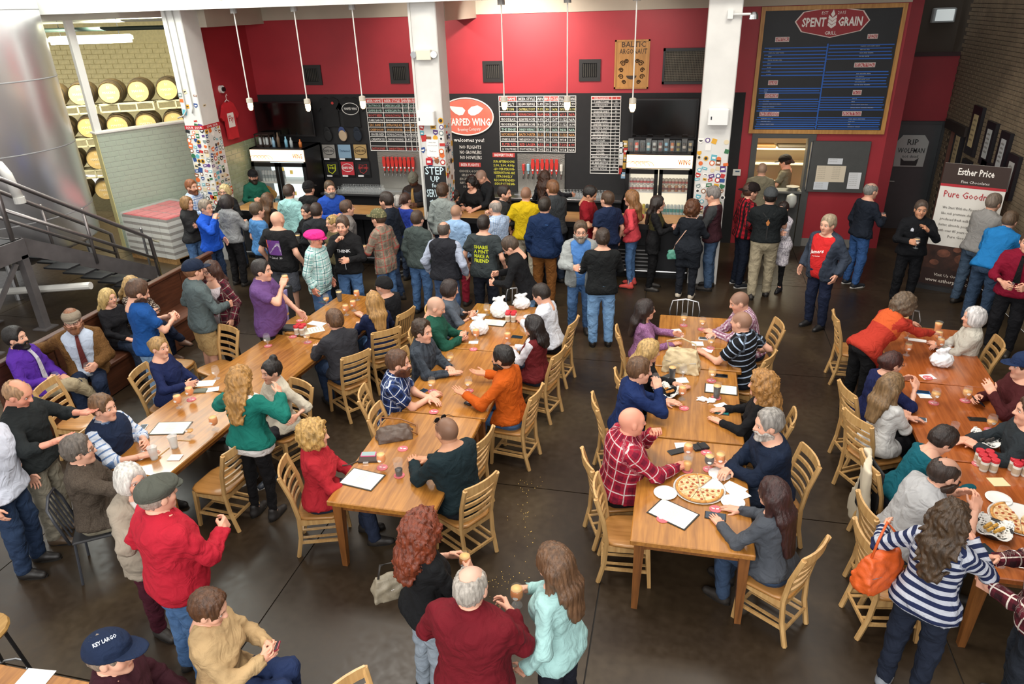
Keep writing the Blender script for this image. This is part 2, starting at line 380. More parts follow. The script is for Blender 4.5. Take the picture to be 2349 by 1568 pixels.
def phone_at(pos, label, rz=0, col='#17181b', scr='#22303a', tilt=(0, 0), size=(.036, .072)):
    t = thing('phone', label, 'phone', pos, rz, 'phones')
    w, h = size; mk('case', MB().bbox(-w, w, -h, h, 0, .009, .003), C(col, .35), t); mk('screen', MB().box(-w+.004, w-.004, -h+.008, h-.008, .009, .0098), C(scr, .12), t)
    if tilt != (0, 0): t.rotation_euler = (tilt[0], tilt[1], rz)
    return t
def hold_phone(I, label, col='#17181b', sides=(1, -1)):
    p = sum(I['grip'][s][0] for s in sides)/len(sides); t = phone_at(p+np.array([0, 0, .0]), label, -math.radians(I['yaw']), col); t.rotation_euler = (math.radians(35), 0, -math.radians(I['yaw'])); return t
# ================================================================ tables and chairs
def wood(nm, c1, c2, rough, coat=0, axis=1, sc=1.):
    if nm in MATS: return MATS[nm]
    m = M(nm, c1, rough, coat=coat); nt = m.node_tree; b = nt.nodes['Principled BSDF']
    tc = nd(nt, 'ShaderNodeTexCoord'); mp = nd(nt, 'ShaderNodeMapping'); s = [14*sc]*3; s[axis] = 1.1*sc; mp.inputs['Scale'].default_value = s
    nt.links.new(tc.outputs['Object'], mp.inputs[0])
    n = nd(nt, 'ShaderNodeTexNoise'); n.inputs['Scale'].default_value = 2.2; n.inputs['Detail'].default_value = 7; n.inputs['Distortion'].default_value = .5; nt.links.new(mp.outputs[0], n.inputs['Vector'])
    n0 = nd(nt, 'ShaderNodeTexNoise'); n0.inputs['Scale'].default_value = 2.; n0.inputs['Detail'].default_value = 3; nt.links.new(tc.outputs['Object'], n0.inputs['Vector'])
    ad = nd(nt, 'ShaderNodeMath', operation='MULTIPLY_ADD'); nt.links.new(n0.outputs['Fac'], ad.inputs[0]); ad.inputs[1].default_value = .6; nt.links.new(n.outputs['Fac'], ad.inputs[2])
    r = nd(nt, 'ShaderNodeValToRGB'); r.color_ramp.elements[0].position = .55; r.color_ramp.elements[1].position = 1.0
    r.color_ramp.elements[0].color = (*lin(c2), 1); r.color_ramp.elements[1].color = (*lin(c1), 1)
    nt.links.new(ad.outputs[0], r.inputs[0]); nt.links.new(r.outputs[0], b.inputs['Base Color'])
    return m
TWOOD = wood('table_oak', '#b47a36', '#855422', .24, .7)
TWOOD2 = wood('table_oak_red', '#b1612c', '#8a4418', .24, .7)
TLEG = wood('table_leg_oak', '#875428', '#5c3719', .4, .1, 2)
CW = wood('chair_oak', '#cba46c', '#ae8450', .38, .1, 2)
CSEAT = wood('seat_oak', '#b98449', '#96662f', .35, .15)
def table(x0, x1, y0, y1, label, rz=0., mat=None, z=.75):
    cx, cy = (x0+x1)/2, (y0+y1)/2; w, d = (x1-x0)/2, (y1-y0)/2
    t = thing('table', label, 'table', (cx, cy, 0), rz, 'oak tables pushed end to end in rows')
    mk('tabletop', MB().bbox(-w, w, -d, d, z-.045, z, .008), mat or TWOOD, t)
    for sx in (-1, 1): mk('apron', MB().box(sx*(w-.08)-.012, sx*(w-.08)+.012, -d+.1, d-.1, z-.13, z-.045), TLEG, t)
    for sy in (-1, 1): mk('apron', MB().box(-w+.1, w-.1, sy*(d-.08)-.012, sy*(d-.08)+.012, z-.13, z-.045), TLEG, t)
    for sx in (-1, 1):
        for sy in (-1, 1): mk('leg', MB().bar((sx*(w-.075), sy*(d-.075), z-.045), (sx*(w-.06), sy*(d-.06), 0), .085, .085, (0, 1, 0), .05, .05), TLEG, t)
    return t
T1A = [(-5.33, -4.38), (-5.13, -4.18), (-4.85, -3.85)]
table(-5.35, -4.39, 4.56, 6.08, 'front oak table of the leftmost row, with three plastic cups', -.06)
table(-5.2, -4.22, 6.1, 7.6, 'middle oak table of the leftmost row', -.11)
table(-4.9, -3.92, 7.63, 9.1, 'rear oak table of the leftmost row, with a dark pint', -.1)
table(-2.8, -1.82, 4.5, 6.05, 'front oak table of the second row, with the brown handbag')
table(-2.78, -1.78, 6.07, 7.6, 'middle oak table of the second row, with two beers on coasters', -.01)
table(-2.73, -1.76, 7.62, 9.08, 'rear oak table of the second row, with white takeaway bags', -.02)
table(-.19, .76, 4.5, 6.02, 'front oak table of the third row, with the whole pizza')
table(-.17, .77, 6.05, 7.54, 'middle oak table of the third row, with the open menu and food basket')
table(-.14, .83, 7.57, 9.08, 'rear oak table of the third row, with the tan handbag')
table(2.31, 3.28, 4.6, 6.1, 'front reddish oak table at the right, with pizza and fries', 0, TWOOD2)
table(2.38, 3.33, 6.12, 7.62, 'middle reddish oak table at the right, with phones and beers', -.02, TWOOD2)
table(2.5, 3.5, 7.64, 9.18, 'rear reddish oak table at the right, with a wrapped takeaway bag', -.06, TWOOD2)
# schoolhouse chair: origin under the seat centre, sitter faces +Y
def make_chair(vert=False):
    r = bpy.data.objects.new('chair', None); COL.objects.link(r)
    s = MB(); n = 12; ring = []
    for i in range(n):
        a = 2*PI*(i+.5)/n; c, q = math.cos(a), math.sin(a); ring.append((.215*math.copysign(abs(c)**.45, c)*(1.03 if q > 0 else .93), .21*math.copysign(abs(q)**.45, q)))
    s.add([(x*.96, y*.96, .415) for x, y in ring]+[(x, y, .43) for x, y in ring]+[(x, y, .444) for x, y in ring]+[(x*.92, y*.92, .45) for x, y in ring]+[(x*.5, y*.5, .442) for x, y in ring],
          [tuple(range(n-1, -1, -1)), tuple(range(4*n, 5*n))]+[(k*n+i, k*n+(i+1) % n, k*n+n+(i+1) % n, k*n+n+i) for k in range(4) for i in range(n)])
    mk('seat', s, CSEAT, r, True)
    mk('seat_frame', MB().box(-.18, .18, .15, .17, .36, .418).box(-.18, .18, -.19, -.17, .36, .418).box(-.19, -.17, -.17, .15, .36, .418).box(.17, .19, -.17, .15, .36, .418), CW, r)
    for sx in (-1, 1):
        mk('leg', MB().bar((sx*.18, .16, .42), (sx*.19, .19, 0), .038, .038, (0, 1, 0), .03, .03), CW, r)
        m = MB(); m.tube([(sx*.17, -.25, 0), (sx*.175, -.2, .22), (sx*.18, -.185, .44), (sx*.185, -.215, .66), (sx*.188, -.285, .9)], .022, 6); mk('back_post', m, CW, r)
        mk('stretcher', MB().bar((sx*.182, .165, .16), (sx*.172, -.22, .16), .018, .028), CW, r)
    for y in (-.11, .0, .1): mk('stretcher', MB().bar((-.16 if False else -.175, y, .17), (.175, y, .17), .014, .022), CW, r) if False else mk('rack_slat', MB().bar((y*1.1, .165, .165), (y*1.1, -.215, .165), .026, .01), CW, r)
    mk('stretcher', MB().bar((-.18, .165, .15), (.18, .165, .15), .02, .026), CW, r); mk('stretcher', MB().bar((-.172, -.22, .15), (.172, -.22, .15), .02, .026), CW, r)
    def arc(z, h, y, bow=.03):
        m = MB(); N = 6; P = []
        for i in range(N+1):
            u = -1+2*i/N; x = u*.188; yy = y-bow*(1-u*u)
            P += [(x, yy-.009, z-h/2), (x, yy+.009, z-h/2), (x, yy+.006, z+h/2), (x, yy-.012, z+h/2)]
        f = [(0, 1, 2, 3), tuple(N*4+k for k in (3, 2, 1, 0))]
        for i in range(N):
            for k in range(4): f.append((i*4+k, i*4+4+k, i*4+4+(k+1) % 4, i*4+(k+1) % 4))
        return m.add(P, f)
    mk('crest_rail', arc(.875, .085, -.277), CW, r)
    if vert:
        for i in range(6): x = -.13+.052*i; mk('slat', MB().bar((x, -.215, .56), (x, -.285, .85), .024, .012, (0, 1, 0)), CW, r)
        mk('lower_rail', arc(.55, .04, -.2), CW, r)
    else:
        for z, y in ((.775, -.248), (.69, -.224), (.605, -.206)): mk('slat', arc(z, .034, y), CW, r)
        mk('slat', arc(.53, .03, -.196), CW, r)
    return r
CH0 = make_chair(); CH1 = make_chair(True); _cu = [0, 0]; NCH = 0
def chair(x, y, yaw, label, vert=False, tip=0):
    k = int(vert); src = (CH0, CH1)[k]
    o = src if not _cu[k] else copy_tree(src); _cu[k] = 1
    o.location = (x, y, 0); o.rotation_euler = (0, 0, -math.radians(yaw))
    return tag(o, label, 'chair', 'oak schoolhouse chairs around the tables')
# ================================================================ figures
f32 = np.float32
def snets(D, org, h):
    ins = D < 0
    c = [ins[i:ins.shape[0]-1+i, j:ins.shape[1]-1+j, k:ins.shape[2]-1+k] for i in (0, 1) for j in (0, 1) for k in (0, 1)]
    s = sum(x.astype(np.uint8) for x in c); mask = (s > 0) & (s < 8)
    idx = np.argwhere(mask)
    if not len(idx): return np.zeros((0, 3)), np.zeros((0, 4), int)
    offs = np.array([(i, j, k) for i in (0, 1) for j in (0, 1) for k in (0, 1)])
    val = np.stack([D[idx[:, 0]+o[0], idx[:, 1]+o[1], idx[:, 2]+o[2]] for o in offs], 1)
    acc = np.zeros((len(idx), 3)); cnt = np.zeros(len(idx))
    for a in range(8):
        for b in range(a+1, 8):
            if abs(offs[a]-offs[b]).sum() != 1: continue
            va, vb = val[:, a], val[:, b]; m = (va < 0) != (vb < 0)
            t = np.where(m, va/np.where(va == vb, 1, va-vb), 0)
            acc += m[:, None]*(offs[a]+t[:, None]*(offs[b]-offs[a])); cnt += m
    V = (idx+acc/cnt[:, None])*h+org
    cid = np.full(mask.shape, -1, np.int64); cid[mask] = np.arange(len(idx))
    F = []
    for ax in range(3):
        sl = [slice(None)]*3; s2 = [slice(None)]*3; sl[ax] = slice(0, -1); s2[ax] = slice(1, None)
        a, b = ins[tuple(sl)], ins[tuple(s2)]; e = np.argwhere(a != b)
        o1, o2 = (ax+1) % 3, (ax+2) % 3
        ok = (e[:, o1] > 0) & (e[:, o2] > 0) & (e[:, o1] < ins.shape[o1]-1) & (e[:, o2] < ins.shape[o2]-1); e = e[ok]
        q = []
        for d1, d2 in ((-1, -1), (0, -1), (0, 0), (-1, 0)):
            x = e.copy(); x[:, o1] += d1; x[:, o2] += d2; q.append(cid[x[:, 0], x[:, 1], x[:, 2]])
        q = np.stack(q, 1); fl = ~a[e[:, 0], e[:, 1], e[:, 2]]; q[fl] = q[fl][:, ::-1]; F.append(q)
    return V, np.concatenate(F)
def smin(a, b, k):
    h = np.clip(.5+.5*(b-a)/k, 0, 1); return b*(1-h)+a*h-k*h*(1-h)
class Grid:
    def __init__(s, lo, hi, h):
        s.h = h; s.o = np.array(lo, float)-2*h; n = np.ceil((np.array(hi)-s.o)/h).astype(int)+3
        s.n = n; s.x = (s.o[0]+h*np.arange(n[0])).astype(f32)[:, None, None]; s.y = (s.o[1]+h*np.arange(n[1])).astype(f32)[None, :, None]; s.z = (s.o[2]+h*np.arange(n[2])).astype(f32)[None, None, :]
    def new(s): return np.full(tuple(s.n), 9., f32)
    def cone(s, D, a, b, ra, rb, k=.03, cut=None, m=.05):
        a, b = np.array(a, float), np.array(b, float); r = max(ra, rb)+m
        lo = np.clip(((np.minimum(a, b)-r-s.o)/s.h).astype(int), 0, s.n-1); hi = np.clip(((np.maximum(a, b)+r-s.o)/s.h).astype(int)+2, 1, s.n)
        sl = tuple(slice(l, q) for l, q in zip(lo, hi))
        x, y, z = s.x[sl[0]]-f32(a[0]), s.y[:, sl[1]]-f32(a[1]), s.z[:, :, sl[2]]-f32(a[2]); d = b-a; L = d@d+1e-9
        t = np.clip((x*f32(d[0])+y*f32(d[1])+z*f32(d[2]))/f32(L), 0, 1)
        q = np.sqrt((x-t*f32(d[0]))**2+(y-t*f32(d[1]))**2+(z-t*f32(d[2]))**2)-(ra+(rb-ra)*t)
        if cut:   # keep only where axial coord inside [cut0,cut1]
            T = (x*f32(d[0])+y*f32(d[1])+z*f32(d[2]))/f32(math.sqrt(L))
            q = np.maximum(q, np.maximum(T-cut[1], cut[0]-T))
        D[sl] = smin(D[sl], q, k) if k else np.minimum(D[sl], q)
        return D
def npmesh(name, V, F, mats, attr=None, col=None, midx=None, smooth=True):
    me = bpy.data.meshes.new(name); n = len(V); nf = len(F)
    me.vertices.add(n); me.vertices.foreach_set('co', np.asarray(V, f32).ravel())
    me.loops.add(nf*4); me.polygons.add(nf)
    me.polygons.foreach_set('loop_start', np.arange(nf, dtype=np.int32)*4)
    me.loops.foreach_set('vertex_index', np.asarray(F, np.int32).ravel())
    for m in mats: me.materials.append(m)
    if midx is not None: me.polygons.foreach_set('material_index', np.asarray(midx, np.int32))
    me.update(calc_edges=True)
    if attr is not None:
        a = me.attributes.new('uvp', 'FLOAT_VECTOR', 'POINT'); a.data.foreach_set('vector', np.asarray(attr, f32).ravel())
    if col is not None:
        a = me.attributes.new('tint', 'FLOAT_COLOR', 'POINT'); c = np.ones((n, 4), f32); c[:, :3] = col; a.data.foreach_set('color', c.ravel())
    if smooth: me.shade_smooth()
    return me
# ---- head, hair and hand templates
def ell(P, c, r):
    q = np.sqrt(((P[0]-c[0])/r[0])**2+((P[1]-c[1])/r[1])**2+((P[2]-c[2])/r[2])**2); return (q-1)*min(r)
def seg(P, a, b, ra, rb):
    d = np.array(b, float)-np.array(a, float); L = d@d+1e-12
    x, y, z = P[0]-a[0], P[1]-a[1], P[2]-a[2]; t = np.clip((x*d[0]+y*d[1]+z*d[2])/L, 0, 1)
    return np.sqrt((x-t*d[0])**2+(y-t*d[1])**2+(z-t*d[2])**2)-(ra+(rb-ra)*t)
def gridP(lo, hi, h):
    g = Grid(lo, hi, h); return g, (g.x.astype(float), g.y.astype(float), g.z.astype(float))
SK = ((0, -.014, .03), (.077, .1, .096))
def head_sdf(P, fem):
    X = np.abs(P[0]); Q = (X, P[1], P[2]); jw = .9 if fem else 1.
    d = ell(P, *SK)
    d = smin(d, ell(P, (0, .028, -.045), (.058*jw, .062, .072)), .03)
    d = smin(d, ell(P, (0, .066, -.094), (.026*jw, .024, .022)), .025)
    d = smin(d, ell(Q, (.042, .052, -.02), (.026, .03, .03)), .02)
    d = smin(d, ell(P, (0, .06, .035), (.06, .03, .04)), .02)
    d = smin(d, seg(Q, (.006, .086, .034), (.036, .077, .034), .01, .009), .012)
    e = ell(Q, (.031, .094, .011), (.019, .018, .013)); d = -smin(-d, e, .012)
    d = smin(d, seg(P, (0, .088, .024), (0, .108, -.018), .009, .013), .008)
    d = smin(d, ell(Q, (.012, .097, -.02), (.009, .011, .008)), .006)
    d = smin(d, seg(Q, (0, .088, -.051), (.02, .079, -.053), .007, .004), .006)
    d = smin(d, seg(Q, (0, .087, -.063), (.018, .079, -.06), .0075, .004), .006)
    d = smin(d, ell(Q, (.08, -.004, -.002), (.01, .022, .032)), .008)
    d = smin(d, seg(P, (0, -.022, -.05), (0, -.034, -.19), .056*jw, .058*jw), .03)
    return d
_HT = {}
def head_tpl(fem, lod):
    if (fem, lod) in _HT: return _HT[fem, lod]
    h = (.0072, .0092, .0122)[lod]
    g, P = gridP((-.1, -.13, -.2), (.1, .13, .14), h); D = head_sdf(P, fem).astype(f32)
    V, F = snets(D, g.o, h); keep = V[:, 2] > -.185
    x, y, z = V.T; ax = np.abs(x); A = {}
    sm = lambda v, a, b: np.clip((v-a)/(b-a), 0, 1)
    A['lip'] = ((ax < .024) & (np.abs(z+.057) < .0115) & (y > .074)).astype(float)
    A['mouth'] = ((ax < .02) & (np.abs(z+.057) < .0035) & (y > .07)).astype(float)
    A['brow'] = sm(.0085-np.abs(z-.034-.1*(.03-np.abs(ax-.03))), 0, .004)*(np.abs(ax-.031) < .019)*(y > .06)
    A['cheek'] = np.exp(-((ax-.045)**2+(z+.025)**2)/.0006)*(y > .04)
    fz = ((x/.078)**2+((y-.1)/.098)**2+((z+.022)/.092)**2)-1
    A['scalp'] = sm(fz, 0, .12)*sm(z+.04-.9*np.maximum(0, y+.01), 0, .012)*(ell((ax, y, z), (.082, .004, -.008), (.02, .03, .036)) > 0)
    jaw = sm(-.028-z-.6*np.maximum(0, .02-y), 0, .012)*sm(y+.03, 0, .02)*(z > -.125)
    A['beard'] = np.clip(jaw+(np.abs(z+.04) < .009)*(ax < .03)*(y > .07), 0, 1)*(1-A['lip'])
    # eyeballs
    vs = []; fs = []; cs = []
    for sx in (-1, 1):
        n, m = 10, 7; b = len(V)+len(vs)
        for i in range(m):
            th = PI*i/(m-1)
            for k in range(n):
                a = 2*PI*k/n; u = (math.sin(th)*math.cos(a), math.cos(th), math.sin(th)*math.sin(a))
                vs.append((sx*.031+u[0]*.0125, 0.0755+u[1]*.0125, .0112+u[2]*.0098)); cs.append(1 if th < .5 else (2 if th < .8 else 3))
        for i in range(m-1):
            for k in range(n): fs.append((b+i*n+k, b+(i+1)*n+k, b+(i+1)*n+(k+1) % n, b+i*n+(k+1) % n))
    A = {k: np.concatenate([v, np.zeros(len(vs))]) for k, v in A.items()}
    A['eye'] = np.concatenate([np.zeros(len(V)), np.array(cs)])
    _HT[fem, lod] = (np.concatenate([V, np.array(vs)]), np.concatenate([F, np.array(fs)]), A); return _HT[fem, lod]
def wav(P, k, a): return a*np.sin(k*P[0]+2*np.sin(.6*k*P[2]))*np.sin(k*P[1]+1.3)*np.sin(k*P[2]+.7*np.sin(k*.7*P[0]))
def hair_tpl(style, lod):
    key = ('hair', style, lod)
    if key in _HT: return _HT[key]
    h = (.0098, .0125, .0165)[lod]
    ln = {'long': .33, 'longest': .46, 'curlylong': .27, 'bob': .115, 'curly': .10, 'wavy': .36, 'shoulder': .22, 'pony': .06, 'bun': .05, 'topbun': .05}.get(style, .06)
    g, P = gridP((-.18, -.25, -ln-.06), (.18, .14, .2), h); x, y, z = P
    ang = np.arctan2(x, -y); Q = (np.abs(x), y, z)
    face = (np.sqrt((x/.069)**2+((y-.11)/.094)**2+((z+.03)/.098)**2)-1)*.07
    sk = ell(P, *SK)
    if style in ('short', 'thin', 'part', 'messy', 'tuft', 'young'):
        off = {'short': .012, 'thin': .008, 'part': .016, 'messy': .018, 'tuft': .02, 'young': .019}[style]
        d = sk-off-.009*np.clip((z-.06)/.06, 0, 1)*(style != 'thin')
        d = np.maximum(d, -face); d = np.maximum(d, -.05-z+.55*np.maximum(0, y+.03)); d = np.maximum(d, -ell(Q, (.085, .012, -.014), (.03, .034, .04)))
        d = np.maximum(d, (.072+.012*(style == 'young'))-(-y)-.145+.0*z)
        if style == 'thin': d = np.maximum(d, -(ell(P, (0, .012, .13), (.062, .1, .075))))
        if style == 'tuft': d = smin(d, ell(P, (0, .02, .115), (.05, .06, .035)), .02)
        d = d+.0035*np.sin(26*ang+14*z+3*np.sin(60*y))*(h < .013)+wav(P, 95, .006 if style in ('messy', 'tuft', 'young') else .003)
    else:
        vol = .022 if style not in ('curly', 'curlylong') else .045
        d = sk-vol
        if style in ('bob', 'curly'):
            d = smin(d, ell(P, (0, -.025, -.03), (.1+vol*.3, .1+vol*.3, .09)), .04)
        if style in ('long', 'longest', 'wavy', 'shoulder', 'curlylong'):
            w = .03 if style == 'curlylong' else .0
            xs_ = x/(1.5 if style == 'curlylong' else 2.1); d = smin(d, seg((xs_, y, z), (0, -.055, 0), (0, -.125, -.15), .06+w, .05+w), .04); d = smin(d, seg((xs_, y, z), (0, -.125, -.15), (0, -.165, -ln), .05+w, .034+w), .04)
            d = smin(d, seg(Q, (.078, -.02, .0), (.1, -.03, -.15), .028+w*.6, .024+w*.6), .04)
            if style != 'shoulder': d = smin(d, seg(Q, (.1, -.03, -.15), (.115, .02 if style != 'longest' else -.1, -min(ln, .27)), .024+w*.6, .014+w*.6), .03)
        if style == 'pony':
            d = sk-.013; d = smin(d, seg(P, (0, -.115, .03), (0, -.15, -.04), .028, .03), .02)
        if style == 'bun': d = smin(sk-.013, ell(P, (0, -.125, .035), (.045, .035, .04)), .015)
        if style == 'topbun': d = smin(sk-.014, ell(P, (0, -.06, .145), (.042, .04, .035)), .012)
        d = np.maximum(d, -face)
        nk = ell(P, (0, .05, -.12), (.062, .1, .09)); d = np.maximum(d, -nk)
        if style in ('pony', 'bun', 'topbun'):
            d = np.maximum(d, -.052-z+.5*np.maximum(0, y+.03)); d = np.maximum(d, -ell(Q, (.085, .012, -.012), (.028, .03, .036)))
        if style in ('bob', 'curly'): d = np.maximum(d, -ln-z)
        d = np.maximum(d, y-.082-.3*(z < .0)*0)
        if style in ('curly', 'curlylong'): d = d+wav(P, 105, .011)+wav((P[1], P[2], P[0]), 62, .013)+.003*np.sin(40*ang+60*z)
        elif style == 'wavy': d = d+.005*np.sin(22*ang+3*np.sin(30*z))+wav(P, 60, .01)
        else: d = d+.0035*np.sin(30*ang+2*np.sin(12*z))+.002*np.sin(61*ang+9*z)
    V, F = snets(np.broadcast_to(d, tuple(g.n)).astype(f32), g.o, h); _HT[key] = (V, F); return V, F
def hat_tpl(kind, lod):
    key = ('hat', kind, lod)
    if key in _HT: return _HT[key]
    h = .0085 if lod < 2 else .012
    g, P = gridP((-.12, -.15, -.03), (.12, .21, .18), h); x, y, z = P
    sk = ell(P, *SK)
    if kind == 'cap':
        d = np.maximum(smin(sk-.016, ell(P, (0, .0, .085), (.08, .095, .06)), .03), .032-z); d = np.minimum(d, ell(P, (0, -.01, .152), (.009, .009, .005)))
        br = np.maximum(ell(P, (0, .075, .045), (.08, .115, .4)), np.abs(z-.052+1.6*x*x+.12*(y-.08))-.006); br = np.maximum(br, .05-y); d2 = br
    elif kind == 'flat':
        d = np.maximum(ell(P, (0, .008, .075), (.094, .122, .05)), .03-z+.0*y); d = smin(d, np.maximum(sk-.012, .025-z), .02)
        d2 = np.maximum(np.maximum(ell(P, (0, .06, .05), (.075, .095, .4)), np.abs(z-.052+1.3*x*x+.25*(y-.08))-.006), .06-y)
    elif kind == 'visorcap':
        d = np.maximum(np.maximum(np.sqrt((x/.098)**2+((y+.008)/.115)**2)-1, 0)*.1+np.maximum(z-.125, .03-z)-.004, sk-.05)
        d2 = np.maximum(np.maximum(ell(P, (0, .075, .045), (.08, .11, .4)), np.abs(z-.05+1.6*x*x+.15*(y-.08))-.006), .05-y)
    else:
        d = np.maximum(sk-.015, .028-z-.35*np.maximum(0, -y)); d2 = None
        if kind == 'beanie': d = np.maximum(sk-.017, .018-z)
    out = [snets(np.broadcast_to(d, tuple(g.n)).astype(f32), g.o, h)]
    out.append(snets(np.broadcast_to(d2, tuple(g.n)).astype(f32), g.o, h) if d2 is not None else None)
    _HT[key] = out; return out
def beard_tpl(kind, lod):
    key = ('beard', kind, lod)
    if key in _HT: return _HT[key]
    h = (.0075, .009, .011)[lod]; g, P = gridP((-.1, -.06, -.17), (.1, .14, .03), h); x, y, z = P; ax = np.abs(x)
    d = head_sdf((x, y, z), 0)-(.016 if kind == 'full' else .009)
    d = smin(d, ell(P, (0, .075, -.11), (.035, .03, .03 if kind == 'full' else .012)), .02)
    lim = z+.026+.75*np.maximum(0, .03-y)*1.-.25*np.maximum(0, ax-.05)
    if kind == 'goatee': lim = np.maximum(lim, np.maximum(ax-.036, .04-y))
    d = np.maximum(d, lim*.8); d = np.maximum(d, -.03-y); d = np.maximum(d, -(seg((ax, y, z), (0, .095, -.057), (.014, .09, -.057), .009, .008)))
    d = np.maximum(d, -ell(P, (0, .11, -.015), (.022, .03, .017))); d = np.maximum(d, -ell((ax, y, z), (.055, .095, -.02), (.028, .045, .022)))
    d = np.maximum(d, -.135-z); d = d+wav(P, 130, .003)
    V, F = snets(np.broadcast_to(d, tuple(g.n)).astype(f32), g.o, h); _HT[key] = (V, F); return V, F
def hand_tpl(pose, lod):   # right hand, wrist at origin, fingers +Y, palm -Z, thumb -X
    key = ('hand', pose, lod)
    if key in _HT: return _HT[key]
    h = (.0058, .0074, .0102)[lod]
    curl = {'relax': .45, 'grip': 1.0, 'flat': .12, 'fist': 1.35, 'point': .2}[pose]
    g, P = gridP((-.08, -.03, -.09), (.06, .2, .03), h)
    x, y, z = P
    q = np.maximum(np.maximum(np.abs(x)-.03-.06*y, np.abs(y-.045)-.04), np.abs(z+.0)-.004)-.010
    d = smin(q, seg(P, (0, -.03, 0), (0, .02, 0), .025, .026), .02)
    for i, (fx, L, b) in enumerate(((-.033, .075, .084), (-.011, .083, .09), (.011, .078, .087), (.032, .062, .078))):
        p = np.array([fx, b, 0.]); a = 0; c = curl*(1+.08*i)
        if pose == 'point' and i > 0: c = 1.3
        for k, (l, r0, r1) in enumerate(((.44, .0095, .0088), (.31, .0088, .008), (.25, .008, .0068))):
            a += c*(.55 if k == 0 else .62); e = p+np.array([fx*.06, math.cos(a)*L*l*1.05, -math.sin(a)*L*l*1.05])
            d = smin(d, seg(P, p, e, r0, r1), .004 if k else .008); p = e
    t1 = {'grip': ((-.052, .045, -.03), (-.04, .085, -.05)), 'fist': ((-.045, .055, -.03), (-.015, .08, -.042))}.get(pose, ((-.06, .05, -.016), (-.072, .088, -.024)))
    d = smin(d, seg(P, (-.024, .016, -.006), t1[0], .0145, .011), .012); d = smin(d, seg(P, t1[0], t1[1], .011, .0085), .004)
    V, F = snets(np.broadcast_to(d, tuple(g.n)).astype(f32), g.o, h); _HT[key] = (V, F); return V, F
